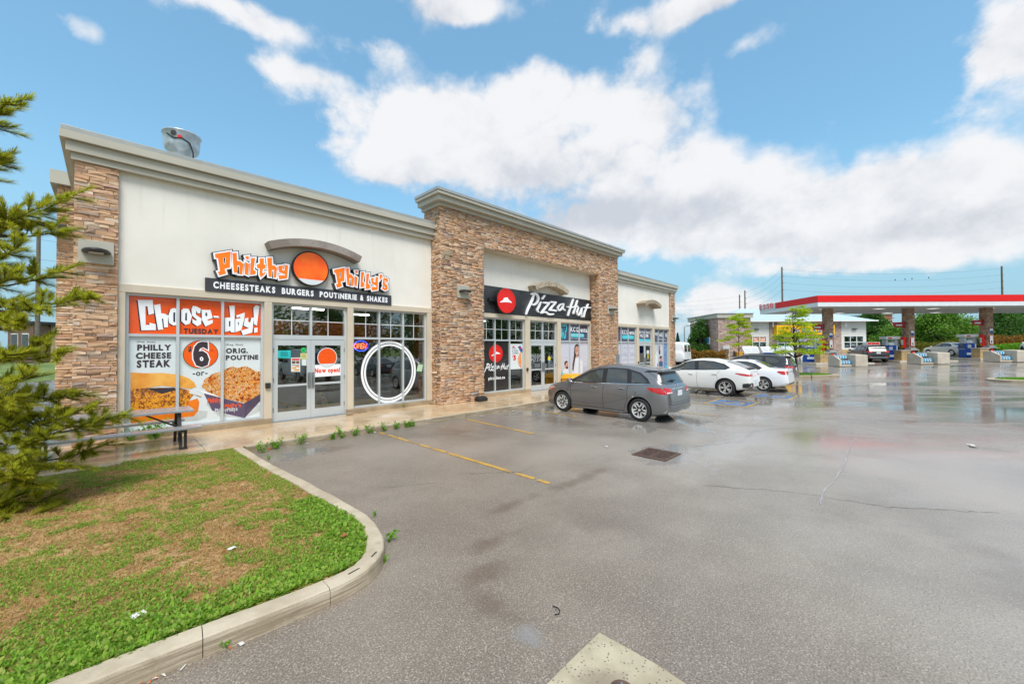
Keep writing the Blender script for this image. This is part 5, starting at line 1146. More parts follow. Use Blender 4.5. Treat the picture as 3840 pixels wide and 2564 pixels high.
# ------------------------------------------------------------------ vehicles
# local frame: +x towards the nose, +y to the left side, origin on the ground mid-way between the axles
def interp(tab, x): 
    xs = [t[0] for t in tab]; ys = [t[1] for t in tab]
    if xs[0] > xs[-1]: xs, ys = xs[::-1], ys[::-1]
    return float(np.interp(x, xs, ys))
def smooth_tab(tab, n=90):
    tab = sorted(tab); xs = np.array([t[0] for t in tab]); ys = np.array([t[1] for t in tab])
    d = np.gradient(ys, xs); X_ = np.linspace(xs[0], xs[-1], n); r = []
    h = np.diff(xs); dl = np.diff(ys) / h; m = np.zeros(len(xs)); m[0], m[-1] = dl[0], dl[-1]
    for i in range(1, len(xs) - 1): m[i] = 0 if dl[i - 1] * dl[i] <= 0 else 2 * dl[i - 1] * dl[i] / (dl[i - 1] + dl[i])
    for x in X_:
        i = min(max(np.searchsorted(xs, x) - 1, 0), len(h) - 1); t = (x - xs[i]) / h[i]
        r.append((x, (2 * t ** 3 - 3 * t * t + 1) * ys[i] + (t ** 3 - 2 * t * t + t) * h[i] * m[i] + (-2 * t ** 3 + 3 * t * t) * ys[i + 1] + (t ** 3 - t * t) * h[i] * m[i + 1]))
    return r
def car_body(S):
    top, belt, bot, wid, roofw = (smooth_tab(S[k]) for k in ('top', 'belt', 'bot', 'wid', 'roofw'))
    x0, x1 = S['top'][-1][0] if S['top'][0][0] > S['top'][-1][0] else S['top'][0][0], max(t[0] for t in S['top'])
    xs = np.concatenate([np.linspace(x0, x0 + .25, 8, endpoint=False), np.linspace(x0 + .25, x1 - .25, 64, endpoint=False), np.linspace(x1 - .25, x1, 8)])
    sec = []
    for x in xs:
        zt, zb, zl, w_, rw = (interp(t, x) for t in (top, belt, bot, wid, roofw)); zb = min(zb, zt - .012)
        h = zb - zl; g = zt - zb; rw = min(rw, w_)
        P = [(0, zl), (.55 * w_, zl), (.86 * w_, zl + .005), (.955 * w_, zl + .05), (.985 * w_, zl + .16 * h), (1.0 * w_, zl + .42 * h), (.998 * w_, zl + .62 * h), (.985 * w_, zl + .80 * h), (.968 * w_, zl + .92 * h), (.948 * w_, zb)]
        ws = .935 * w_
        P += [(ws + (rw - ws) * t, zb + g * f) for t, f in ((.05, .03), (.28, .26), (.55, .50), (.84, .74))]
        P += [(rw * .985, zb + g * .86), (rw * .93, zb + g * .925), (rw * .80, zb + g * .965), (rw * .5, zb + g * .992), (0, zt)]
        sec.append([(x, y, z) for y, z in P])
    m = len(sec[0]); ring = 2 * (m - 1); V = []
    for s_ in sec: V += s_ + [(x, -y, z) for x, y, z in s_[1:-1][::-1]]
    Fq = [(i * ring + j, (i + 1) * ring + j, (i + 1) * ring + (j + 1) % ring, i * ring + (j + 1) % ring) for i in range(len(sec) - 1) for j in range(ring)]
    Fq += [tuple(range(ring)), tuple(range((len(sec) - 1) * ring + ring - 1, (len(sec) - 1) * ring - 1, -1))]
    return MB().add(V, Fq)
def cut_arches(mb, S):
    me = mb.mesh('body', smooth=True); me.materials.append(S['paint']); me.materials.append(m_plastic)
    o = bpy.data.objects.new('b', me); COL.objects.link(o); cs = []
    for ax in (S['wb'] / 2, -S['wb'] / 2):
        for sgn in (1, -1):
            c = MB().cyl((ax, sgn * (S['hw'] - .27), S['r'] + .005), (ax, sgn * (S['hw'] + .2), S['r'] + .005), S['r'] + S.get('gap', .05), n=40)
            cm = c.mesh('c'); cm.materials.append(S['paint']); cm.materials.append(m_plastic); cm.polygons.foreach_set('material_index', [1] * len(cm.polygons)); co = bpy.data.objects.new('c', cm); COL.objects.link(co); cs.append(co)
            md = o.modifiers.new('b', 'BOOLEAN'); md.operation = 'DIFFERENCE'; md.solver = 'EXACT'; md.object = co
    dg = bpy.context.evaluated_depsgraph_get(); res = bpy.data.meshes.new_from_object(o.evaluated_get(dg))
    for c in cs + [o]: bpy.data.objects.remove(c)
    bm = bmesh.new(); bm.from_mesh(res)
    for e in bm.edges: e.smooth = e.calc_face_angle(0) < radians(38)
    bm.to_mesh(res); bm.free()
    res.polygons.foreach_set('use_smooth', [True] * len(res.polygons)); return res
class Car:
    def __init__(s, S, name, label, group):
        s.S = S; s.root = empty(name, (0, 0, 0), label, S['cat'], group)
        s.me = cut_arches(car_body(S), S); s.body = link('body', s.me, None, s.root)
        s.tree = BVHTree.FromPolygons([v.co.copy() for v in s.me.vertices], [tuple(p.vertices) for p in s.me.polygons])
    def hit(s, a, b, mode, sg=1):
        if mode == 'side': o, d = Vector((a, 3 * sg, b)), Vector((0, -sg, 0))
        elif mode == 'rear': o, d = Vector((-6, a, b)), Vector((1, 0, 0))
        elif mode == 'front': o, d = Vector((6, a, b)), Vector((-1, 0, 0))
        else: o, d = Vector((a, b, 5)), Vector((0, 0, -1))
        h, n, i, dist = s.tree.ray_cast(o, d)
        return (h, n) if h is not None else (None, None)
    def decal(s, poly, mode, mat, name, off=.004, sg=1, parent=None, thick=None):
        bm = bmesh.new(); P = []
        for k in range(len(poly)):
            a, b = poly[k], poly[(k + 1) % len(poly)]; L = sqrt((a[0] - b[0]) ** 2 + (a[1] - b[1]) ** 2); n = max(1, int(L / .06)); P += [(a[0] + (b[0] - a[0]) * i / n, a[1] + (b[1] - a[1]) * i / n) for i in range(n)]
        tri = geometry.tessellate_polygon([[Vector((x, y, 0)) for x, y in P]]); vs_ = [bm.verts.new((x, y, 0)) for x, y in P]
        for t in tri:
            try: bm.faces.new([vs_[i] for i in t])
            except ValueError: pass
        for _ in range(5):
            es = [e for e in bm.edges if e.calc_length() > .11]
            if not es: break
            bmesh.ops.subdivide_edges(bm, edges=es, cuts=1); bmesh.ops.triangulate(bm, faces=[f for f in bm.faces if len(f.verts) > 3])
        last = None; bad = []
        for v in bm.verts:
            h, n = s.hit(v.co.x, v.co.y, mode, sg)
            if h is None: bad.append(v); continue
            v.co = h + n * off; last = h
        if bad: bmesh.ops.delete(bm, geom=bad, context='VERTS')
        if thick: 
            r = bmesh.ops.solidify(bm, geom=bm.faces[:], thickness=thick)
        bmesh.ops.recalc_face_normals(bm, faces=bm.faces)
        me = bpy.data.meshes.new(name); bm.to_mesh(me); bm.free(); me.polygons.foreach_set('use_smooth', [True] * len(me.polygons))
        return link(name, me, mat, parent or s.root)
    def both(s, poly, mat, name, off=.004, parent=None): return [s.decal(poly, 'side', mat, name, off, sg, parent) for sg in (1, -1)]
    def line(s, pts, mode, w_, mat, name, sg=1, off=.003):
        mb = MB(); H = []
        for a, b in zip(pts[:-1], pts[1:]):
            n = max(2, int(sqrt((a[0] - b[0]) ** 2 + (a[1] - b[1]) ** 2) / .05)); 
            for i in range(n + 1):
                h, nn = s.hit(a[0] + (b[0] - a[0]) * i / n, a[1] + (b[1] - a[1]) * i / n, mode, sg)
                if h is not None: H.append((h + nn * off, nn))
        V = []; Fq = []
        for i, (h, nn) in enumerate(H):
            d = (H[min(i + 1, len(H) - 1)][0] - H[max(i - 1, 0)][0]).normalized(); c = d.cross(nn).normalized() * w_ / 2; V += [h - c, h + c]
            if i: Fq.append((2 * i - 2, 2 * i - 1, 2 * i + 1, 2 * i))
        if len(V) > 3: return mb.add(V, Fq).build(name, mat, s.root, fix=False)
    def wheels(s, rim_mat, style='double5', spoke_w=.045):
        r = s.S['r']; tm = MB().lathe([(r * .70, -.105), (r * .86, -.115), (r * .97, -.10), (r, -.07), (r, .07), (r * .97, .10), (r * .86, .115), (r * .70, .105)], (0, 0, 0), 'y', 40).mesh('tyre', smooth=True); tm.materials.append(m_rubber)
        rm = MB().lathe([(r * .71, -.10), (r * .71, .10), (r * .685, .105), (r * .655, .10), (r * .645, .02), (r * .64, -.09)], (0, 0, 0), 'y', 40)
        rm.lathe([(0, .075), (r * .13, .075), (r * .15, .06), (r * .15, .0), (0, 0)], (0, 0, 0), 'y', 20)
        nsp = 5 if '5' in style else (6 if '6' in style else 10)
        for k in range(nsp):
            t = 2 * pi * k / nsp + .3
            for dt in ((-.16, .16) if style.startswith('double') else (0,)):
                a = Vector((cos(t + dt * .35), 0, sin(t + dt * .35))) * r * .12; b = Vector((cos(t + dt * 1.15), 0, sin(t + dt * 1.15))) * r * .67
                d = (b - a).normalized(); sd_ = d.cross(Vector((0, 1, 0))).normalized(); w2 = spoke_w * (.5 if style.startswith('double') else .8)
                rm.obox((a + b) / 2 + Vector((0, .066, 0)), d * (b - a).length / 2, sd_ * w2, Vector((0, .018, 0)) - d * .0)
        rmm = rm.mesh('rim', fix=True); rmm.materials.append(rim_mat)
        bk = MB().lathe([(0, .012), (r * .64, .012), (r * .64, -.02), (0, -.02)], (0, 0, 0), 'y', 28).lathe([(0, .03), (r * .42, .03), (r * .42, .012)], (0, 0, 0), 'y', 28).mesh('brake_disc'); bk.materials.append(m_rimdark2)
        for ax in (s.S['wb'] / 2, -s.S['wb'] / 2):
            for sg in (1, -1):
                t_ = link('wheel', tm, None, s.root); t_.location = (ax, sg * (s.S['hw'] - .125), r); t_.rotation_euler = (0, random.uniform(0, 1), 0 if sg > 0 else pi)
                for q, n_ in ((rmm, 'rim'), (bk, 'brake_disc')): c = link(n_, q, None, t_, local=True)
    def mirror(s, x, z, mat, size=1.0):
        for sg in (1, -1):
            h, n = s.hit(x, z, 'side', sg)
            mb = MB().obox((x + .03, sg * (abs(h.y) + .13 * size), z + .04), (.055, .02 * -sg, 0), (0.03 * sg * 0, .10 * size * sg, 0), (0, 0, .065 * size)); o = mb.build('side_mirror', mat, s.root, bevel=.025, smooth=True)
            MB().obox((x + .03, sg * (abs(h.y) + .03), z - .005), (.03, 0, 0), (0, .05, 0), (0, 0, .02)).build('mirror_arm', m_plastic, o)
    def handle(s, x, z, mat):
        for sg in (1, -1):
            h, n = s.hit(x, z, 'side', sg); MB().obox((x, h.y + sg * .018, z), (.095, 0, .006), (0, .011, 0), (0, 0, .014)).build('door_handle', mat, s.root, bevel=.008, smooth=True)
            s.decal([(x - .06, z - .035), (x + .08, z - .035), (x + .08, z + .02), (x - .06, z + .02)], 'side', m_plastic if mat is m_chrome else s.S['paint'], 'handle_recess', .002, sg)
    def plate_(s, y, z, text_='', mat=None):
        h, n = s.hit(y, z, 'rear'); x = h.x - .012
        o = MB().box(x - .004, x + .004, y - .155, y + .155, z - .075, z + .075).build('licence_plate', m_plate, s.root, bevel=.004)
    def place(s, x, y, rz, z=0.0):
        s.root.location = (x, y, z); s.root.rotation_euler = (0, 0, rz)
m_rimdark2 = M('brake_grey', scol(40, 40, 42), .5, .4)
p_grey = paint('paint_grey_metallic', scol(140, 140, 141), .8, .3); p_white = paint('paint_white', scol(232, 234, 232), 0, .35); p_white2 = paint('paint_bright_white', scol(238, 241, 244), 0, .35); p_ivory = paint('paint_ivory', scol(226, 222, 208), 0, .35); p_black = paint('paint_black', (.012, .013, .016), .1, .3); p_dk = paint('paint_dark_grey', scol(62, 64, 70), .6, .3); p_silver = paint('paint_silver', scol(176, 178, 182), .7, .34)
p_crease_shade = paint('paint_crease_shade', scol(104, 104, 107), .8, .3)  # darker grey for strips that paint in the shade of body creases
m_gap = M('panel_gap', (.012, .012, .014), .7)

# --- grey hatchback, nose to the kerb
S = dict(cat='car', paint=p_grey, wb=2.70, r=.325, hw=.893, gap=.045,
 top=[(2.19, .60), (2.17, .70), (2.08, .79), (1.85, .875), (1.5, .96), (1.2, 1.03), (.95, 1.15), (.45, 1.42), (.1, 1.53), (-.3, 1.575), (-.75, 1.57), (-1.25, 1.52), (-1.6, 1.455), (-1.80, 1.40), (-1.85, 1.34), (-1.97, 1.13), (-2.09, .96), (-2.15, .80), (-2.17, .62), (-2.18, .5)],
 belt=[(2.19, .52), (2.1, .66), (1.85, .80), (1.5, .90), (1.2, .945), (.5, .97), (-.5, 1.0), (-1.4, 1.04), (-1.85, 1.06), (-2.05, .90), (-2.15, .70), (-2.18, .42)],
 bot=[(2.19, .28), (2.05, .18), (1.7, .16), (0, .155), (-1.7, .17), (-2.05, .24), (-2.18, .33)],
 wid=[(2.19, .50), (2.14, .64), (2.02, .755), (1.8, .835), (1.5, .875), (.9, .890), (0, .893), (-1.2, .893), (-1.65, .875), (-1.95, .835), (-2.12, .77), (-2.18, .69)],
 roofw=[(2.19, .45), (2.0, .66), (1.5, .74), (1.1, .70), (.5, .625), (0, .60), (-1.0, .595), (-1.6, .575), (-1.9, .60), (-2.1, .64), (-2.18, .6)])
c = Car(S, 'grey_hatchback', 'metallic grey hatchback parked nose-in before the pizza shop', None)
dlo = [(1.12, 1.00), (.95, 1.095), (.45, 1.335), (.1, 1.435), (-.4, 1.475), (-.9, 1.455), (-1.3, 1.36), (-1.55, 1.20), (-1.66, 1.075), (-1.2, 1.045), (-.4, 1.02), (.5, .99)]
c.both(dlo, m_plastic, 'window_trim', .003)
c.both([(.86, 1.02), (.84, 1.065), (.40, 1.29), (.1, 1.385), (-.08, 1.41), (-.13, 1.02)], m_tint, 'side_window', .007); c.both([(-.26, 1.025), (-.24, 1.43), (-.55, 1.435), (-.88, 1.41), (-.97, 1.05)], m_tint, 'side_window', .007); c.both([(-1.10, 1.06), (-1.03, 1.38), (-1.28, 1.30), (-1.48, 1.17), (-1.56, 1.085)], m_tint, 'side_window', .007)
for sg in (1, -1):
    c.line([(1.14, .985), (.5, .978), (-.4, 1.006), (-1.2, 1.032), (-1.68, 1.058)], 'side', .034, m_chrome, 'belt_moulding', sg, .008)
    for L in ([(1.02, .98), (1.0, .6), (.96, .27)], [(-.2, 1.0), (-.19, .6), (-.21, .255)], [(-1.02, 1.03), (-.98, .82), (-1.0, .62), (-.92, .4), (-.88, .26)], [(.96, .27), (-.88, .255)]): c.line(L, 'side', .010, m_gap, 'panel_gap', sg)
    c.line([(1.45, .71), (.6, .735), (-.5, .70), (-.95, .655)], 'side', .006, p_crease_shade, 'crease_shade_line', sg, .0015); c.line([(1.0, .40), (.3, .36), (-.3, .43), (-.9, .60), (-1.35, .74)], 'side', .009, p_crease_shade, 'crease_shade_line', sg, .0015)
    c.line([(.95, .215), (-.85, .215)], 'side', .035, p_silver, 'sill_trim', sg, .004)
    c.decal([(-1.90, .97), (-1.55, .955), (-1.72, .86), (-1.95, .80), (-2.16, .78), (-2.16, .95)], 'side', m_taillight, 'tail_light', .006, sg)
    c.decal([(2.05, .74), (1.78, .80), (1.65, .775), (1.85, .68), (2.1, .62)], 'side', m_lens, 'head_light', .006, sg); c.decal([(1.98, .70), (1.74, .775), (1.68, .765), (1.88, .675)], 'side', m_amber, 'turn_lamp', .009, sg)
    c.decal([(-1.27, .84), (-1.12, .84), (-1.12, .68), (-1.27, .68)], 'side', p_grey, 'fuel_flap', .003, sg)
for sg in (1, -1):
    c.decal([(sg * .50, .955), (sg * .84, .96), (sg * .84, .80), (sg * .46, .80)][::sg], 'rear', m_taillight, 'tail_light', .006); c.decal([(sg * .49, .855), (sg * .74, .85), (sg * .74, .815), (sg * .47, .815)][::sg], 'rear', m_lens, 'reverse_lamp', .010)
    MB().obox((-2.10, sg * .55, .30), (.05, 0, 0), (0, .14, 0), (0, 0, .035)).build('exhaust_tip', m_chrome, c.root, bevel=.025, smooth=True)
c.decal([(-.60, 1.385), (.60, 1.385), (.70, 1.2), (.74, 1.09), (.6, 1.06), (-.6, 1.06), (-.74, 1.09), (-.70, 1.2)], 'rear', m_tint, 'rear_window', .006)
c.decal([(.98, -.60), (.98, .60), (.40, .55), (.40, -.55)], 'top', m_tint, 'windscreen', .006)
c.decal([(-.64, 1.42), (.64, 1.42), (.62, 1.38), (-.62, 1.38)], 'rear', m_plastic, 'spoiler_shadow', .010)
MB().obox((-1.85, 0, 1.405), (.09, 0, -.012), (0, .61, 0), (.004, 0, .022)).build('roof_spoiler', p_grey, c.root, bevel=.015, smooth=True)
MB().obox((-2.12, 0, .925), (.02, 0, 0), (0, .36, 0), (0, 0, .022)).build('tailgate_trim', m_chrome, c.root, bevel=.012, smooth=True)
MB().obox((-2.01, .16, 1.16), (.02, 0, 0), (0, .16, .015), (0, 0, .012)).build('rear_wiper', m_plastic, c.root, bevel=.006)
h, n_ = c.hit(0, 1.0, 'rear'); MB().lathe([(.052, -.004), (.045, -.006), (.045, .004), (.052, .004), (.052, -.004)], (h.x - .01, 0, 1.0), 'x', 20).cyl((h.x - .012, 0, 1.0), (h.x - .012, 0, 1.05), .006, n=6).cyl((h.x - .012, 0, 1.0), (h.x - .012, .042, .974), .006, n=6).cyl((h.x - .012, 0, 1.0), (h.x - .012, -.042, .974), .006, n=6).build('rear_badge', m_chrome, c.root)
c.plate_(0, .80); c.line([(-.78, .56), (-.5, .50), (.5, .50), (.78, .56)], 'rear', .012, m_gap, 'panel_gap'); c.line([(-.72, 1.05), (-.66, .62), (-.5, .56), (.5, .56), (.66, .62), (.72, 1.05)], 'rear', .010, m_gap, 'panel_gap'); c.line([(-.5, .30), (.5, .30)], 'rear', .02, m_chrome, 'bumper_trim', off=.006)
c.wheels(m_rim, 'double5', .075); c.mirror(.98, 1.0, p_grey); c.handle(.12, .885, m_chrome); c.handle(-.82, .90, m_chrome)
c.place(10.61 + .77, 6.72, pi / 2); CAR_GREY = c.root

# --- white coupe-backed suv
def suv_coupe(paint_, name, label):
    S = dict(cat='car', paint=paint_, wb=2.69, r=.365, hw=.922, gap=.05,
     top=[(2.27, .70), (2.24, .84), (2.1, .93), (1.7, 1.0), (1.3, 1.06), (1.05, 1.13), (.5, 1.40), (.15, 1.53), (-.3, 1.585), (-.7, 1.575), (-1.2, 1.49), (-1.7, 1.33), (-2.02, 1.19), (-2.16, 1.14), (-2.20, 1.08), (-2.24, .95), (-2.27, .75), (-2.28, .6)],
     belt=[(2.27, .6), (2.2, .75), (1.7, .92), (1.3, .985), (.5, 1.02), (-.5, 1.05), (-1.3, 1.10), (-1.8, 1.10), (-2.15, 1.03), (-2.25, .85), (-2.28, .55)],
     bot=[(2.27, .38), (2.1, .26), (1.7, .24), (0, .25), (-1.7, .26), (-2.05, .32), (-2.28, .42)],
     wid=[(2.27, .55), (2.2, .72), (2.0, .84), (1.6, .905), (.9, .92), (0, .922), (-1.3, .922), (-1.8, .90), (-2.1, .85), (-2.24, .78), (-2.28, .72)],
     roofw=[(2.27, .5), (2, .72), (1.5, .76), (1.1, .72), (.5, .64), (0, .61), (-1, .59), (-1.6, .585), (-2.05, .64), (-2.28, .64)])
    c = Car(S, name, label, None)
    c.both([(1.12, 1.045), (.55, 1.355), (.15, 1.465), (-.35, 1.495), (-.8, 1.47), (-1.25, 1.36), (-1.52, 1.20), (-1.35, 1.12), (-.5, 1.075), (.5, 1.045)], m_plastic, 'window_trim', .003)
    c.both([(.86, 1.075), (.5, 1.30), (.12, 1.415), (-.02, 1.44), (-.10, 1.075)], m_tint, 'side_window', .007); c.both([(-.24, 1.08), (-.2, 1.45), (-.75, 1.43), (-1.15, 1.33), (-1.36, 1.19), (-1.22, 1.13)], m_tint, 'side_window', .007)
    for sg in (1, -1):
        for L in ([(1.05, 1.02), (1.05, .6), (1.0, .36)], [(-.2, 1.05), (-.18, .6), (-.22, .36), (-.3, .33)], [(-1.12, 1.09), (-1.0, .9), (-1.05, .7), (-.88, .45)]): c.line(L, 'side', .008, m_gap, 'panel_gap', sg)
        c.line([(.95, .29), (-.9, .30)], 'side', .035, m_plastic, 'sill_trim', sg, .004)
        c.decal([(-2.26, .95), (-1.75, 1.0), (-1.72, .965), (-1.95, .90), (-2.26, .86)], 'side', m_taillight, 'tail_light', .006, sg)
        c.decal([(-2.0, .56), (-2.27, .60), (-2.27, .36), (-1.98, .40)], 'side', m_plastic, 'bumper_vent', .006, sg)
        c.decal([(2.2, .84), (1.8, .90), (1.85, .80), (2.2, .74)], 'side', m_lens, 'head_light', .006, sg)
    for sg in (1, -1):
        c.decal([(sg * .35, .955), (sg * .80, .955), (sg * .80, .86), (sg * .40, .885)][::sg], 'rear', m_taillight, 'tail_light', .006); c.decal([(sg * .45, .58), (sg * .76, .60), (sg * .72, .38), (sg * .40, .40)][::sg], 'rear', m_plastic, 'bumper_vent', .006); c.decal([(sg * .64, .57), (sg * .68, .57), (sg * .66, .44), (sg * .62, .44)][::sg], 'rear', m_taillight, 'reflector', .012)
    c.decal([(-2.02, -.56), (-2.02, .56), (-1.30, .52), (-1.30, -.52)], 'top', m_tint, 'rear_window', .006); c.decal([(1.05, -.62), (1.05, .62), (.45, .56), (.45, -.56)], 'top', m_tint, 'windscreen', .006)
    MB().obox((-2.10, 0, 1.165), (.08, 0, .01), (0, .6, 0), (0, 0, .018)).build('boot_spoiler', m_plastic, c.root, bevel=.01); c.decal([(-.4, .42), (.4, .42), (.36, .34), (-.36, .34)], 'rear', m_plastic, 'diffuser', .006)
    c.plate_(0, .64); c.wheels(m_rim, 'double5', .035); c.mirror(.98, 1.06, paint_, 1.1); c.handle(.06, .90, paint_); c.handle(-.92, .93, paint_)
    return c
c = suv_coupe(p_white, 'white_coupe_suv', 'white coupe-backed SUV parked between the grey hatchback and the white sedan'); c.place(18.42 + .80, 5.455 + 1.345, pi / 2)

def sedan(paint_, name, label, rim=None, style='double5'):
    S = dict(cat='car', paint=paint_, wb=2.70, r=.32, hw=.90, gap=.045,
     top=[(2.28, .58), (2.25, .68), (2.1, .77), (1.7, .86), (1.25, .93), (1.0, 1.0), (.5, 1.27), (.15, 1.39), (-.2, 1.44), (-.6, 1.435), (-1.0, 1.36), (-1.35, 1.20), (-1.62, 1.07), (-1.95, 1.045), (-2.2, 1.03), (-2.25, .98), (-2.29, .8), (-2.3, .55)],
     belt=[(2.28, .5), (2.2, .62), (1.7, .79), (1.25, .865), (.5, .91), (-.5, .94), (-1.3, .975), (-1.9, .98), (-2.2, .95), (-2.27, .75), (-2.3, .5)],
     bot=[(2.28, .30), (2.1, .20), (1.7, .19), (0, .20), (-1.7, .20), (-2.1, .26), (-2.3, .35)],
     wid=[(2.28, .52), (2.2, .68), (2.0, .80), (1.6, .87), (.9, .895), (0, .90), (-1.3, .90), (-1.8, .875), (-2.1, .83), (-2.25, .76), (-2.3, .68)],
     roofw=[(2.28, .48), (2, .70), (1.5, .74), (1.1, .70), (.5, .61), (0, .575), (-.6, .57), (-1.1, .60), (-1.6, .70), (-2.3, .66)])
    c = Car(S, name, label, None)
    c.both([(1.02, .945), (.5, 1.22), (.15, 1.325), (-.25, 1.365), (-.65, 1.345), (-1.0, 1.25), (-1.3, 1.06), (-1.2, .985), (-.5, .955), (.4, .925)], m_plastic, 'window_trim', .003)
    c.both([(.8, .96), (.46, 1.175), (.12, 1.28), (-.06, 1.315), (-.12, .955)], m_tint, 'side_window', .007); c.both([(-.24, .965), (-.2, 1.33), (-.62, 1.31), (-.92, 1.22), (-1.0, .985)], m_tint, 'side_window', .007)
    for sg in (1, -1):
        for L in ([(.98, .93), (.98, .5), (.92, .26)], [(-.2, .94), (-.18, .5), (-.22, .26)], [(-1.05, .97), (-.98, .75), (-1.0, .6), (-.86, .35)]): c.line(L, 'side', .008, m_gap, 'panel_gap', sg)
        c.decal([(-2.28, .95), (-1.95, .95), (-1.88, .90), (-2.05, .80), (-2.28, .76)], 'side', m_taillight, 'tail_light', .006, sg); c.decal([(2.2, .70), (1.85, .76), (1.8, .72), (2.2, .60)], 'side', m_lens, 'head_light', .006, sg)
    for sg in (1, -1): c.decal([(sg * .45, .93), (sg * .80, .95), (sg * .80, .77), (sg * .52, .80)][::sg], 'rear', m_taillight, 'tail_light', .006); c.decal([(sg * .52, .82), (sg * .70, .82), (sg * .70, .785), (sg * .55, .785)][::sg], 'rear', m_lens, 'reverse_lamp', .009)
    c.decal([(-1.58, -.60), (-1.58, .60), (-.95, .54), (-.95, -.54)], 'top', m_tint, 'rear_window', .006); c.decal([(1.0, -.62), (1.0, .62), (.42, .54), (.42, -.54)], 'top', m_tint, 'windscreen', .006)
    c.decal([(-.7, .40), (.7, .40), (.66, .345), (-.66, .345)], 'rear', m_plastic, 'lower_bumper', .005)
    MB().obox((-2.26, 0, .90), (.012, 0, 0), (0, .3, 0), (0, 0, .014)).build('boot_trim', m_chrome, c.root, bevel=.006)
    c.plate_(0, .80); c.wheels(rim or m_rim, style); c.mirror(.9, .95, paint_); c.handle(.1, .84, paint_); c.handle(-.86, .86, paint_)
    return c
c = sedan(p_white2, 'white_sedan', 'bright white sedan parked beyond the white coupe-backed SUV'); c.place(22.05, 6.05, pi / 2, .04)
def crossover(paint_, name, label, rim=None):
    S = dict(cat='car', paint=paint_, wb=2.67, r=.35, hw=.915, gap=.055,
     top=[(2.22, .7), (2.19, .85), (2.05, .95), (1.6, 1.03), (1.25, 1.09), (1.0, 1.17), (.5, 1.43), (.15, 1.56), (-.3, 1.605), (-1.0, 1.60), (-1.6, 1.55), (-1.88, 1.49), (-1.94, 1.42), (-2.06, 1.15), (-2.16, .98), (-2.21, .8), (-2.23, .6)],
     belt=[(2.22, .6), (2.1, .78), (1.6, .95), (1.2, 1.0), (.4, 1.03), (-.6, 1.06), (-1.5, 1.10), (-1.9, 1.10), (-2.1, .95), (-2.2, .75), (-2.23, .5)],
     bot=[(2.22, .38), (2.05, .26), (1.7, .24), (0, .25), (-1.7, .26), (-2.05, .32), (-2.23, .42)],
     wid=[(2.22, .52), (2.15, .68), (2.0, .80), (1.6, .89), (.9, .912), (0, .915), (-1.3, .915), (-1.8, .885), (-2.05, .84), (-2.18, .78), (-2.23, .7)],
     roofw=[(2.22, .48), (2, .7), (1.5, .76), (1.1, .72), (.5, .655), (0, .63), (-1, .62), (-1.7, .61), (-2, .66), (-2.23, .62)])
    c = Car(S, name, label, None)
    c.both([(1.08, 1.075), (.5, 1.38), (.15, 1.49), (-.3, 1.53), (-1.0, 1.52), (-1.5, 1.44), (-1.72, 1.28), (-1.68, 1.14), (-1, 1.09), (.4, 1.05)], m_plastic, 'window_trim', .003)
    c.both([(.82, 1.08), (.45, 1.325), (.1, 1.44), (-.05, 1.47), (-.1, 1.08)], m_tint, 'side_window', .007); c.both([(-.22, 1.085), (-.18, 1.485), (-.8, 1.48), (-.92, 1.11)], m_tint, 'side_window', .007); c.both([(-1.04, 1.12), (-.96, 1.46), (-1.42, 1.40), (-1.6, 1.27), (-1.56, 1.16)], m_tint, 'side_window', .007)
    for sg in (1, -1):
        for L in ([(1.02, 1.03), (1.02, .6), (.98, .34)], [(-.16, 1.05), (-.15, .6), (-.18, .34)], [(-1.02, 1.08), (-.95, .85), (-1, .7), (-.86, .42)]): c.line(L, 'side', .008, m_gap, 'panel_gap', sg)
        c.line([(.95, .30), (-.88, .31)], 'side', .09, m_plastic, 'sill_trim', sg, .004); c.decal([(-2.2, 1.02), (-1.82, 1.03), (-1.9, .92), (-2.2, .88)], 'side', m_taillight, 'tail_light', .006, sg); c.decal([(2.15, .84), (1.8, .92), (1.78, .86), (2.15, .76)], 'side', m_lens, 'head_light', .006, sg)
    for sg in (1, -1): c.decal([(sg * .38, 1.0), (sg * .80, 1.02), (sg * .80, .89), (sg * .46, .89)][::sg], 'rear', m_taillight, 'tail_light', .006); c.decal([(sg * .5, .56), (sg * .7, .56), (sg * .7, .52), (sg * .5, .52)][::sg], 'rear', m_taillight, 'reflector', .006)
    c.decal([(-.6, 1.44), (.6, 1.44), (.66, 1.13), (-.66, 1.13)], 'rear', m_tint, 'rear_window', .006); c.decal([(1.0, -.62), (1.0, .62), (.42, .56), (.42, -.56)], 'top', m_tint, 'windscreen', .006); c.decal([(-.68, .50), (.68, .50), (.6, .41), (-.6, .41)], 'rear', m_steel, 'skid_plate', .006)
    MB().obox((-1.92, 0, 1.49), (.10, 0, -.01), (0, .62, 0), (0, 0, .02)).build('roof_spoiler', m_plastic, c.root, bevel=.012)
    for sg in (1, -1): MB().tube([(.3, sg * .56, 1.565), (.1, sg * .57, 1.60), (-.6, sg * .575, 1.625), (-1.4, sg * .56, 1.595), (-1.55, sg * .56, 1.56)], .014).build('roof_rail', m_plastic, c.root)
    c.plate_(0, .86); c.wheels(rim or m_rimdark, 'double5'); c.mirror(.92, 1.08, paint_, 1.05); c.handle(.08, .92, paint_); c.handle(-.84, .94, paint_)
    return c
c = crossover(p_dk, 'dark_crossover', 'dark grey crossover, only its roof and tail showing behind the white sedan'); c.place(25.0, 6.25, pi / 2, .08)

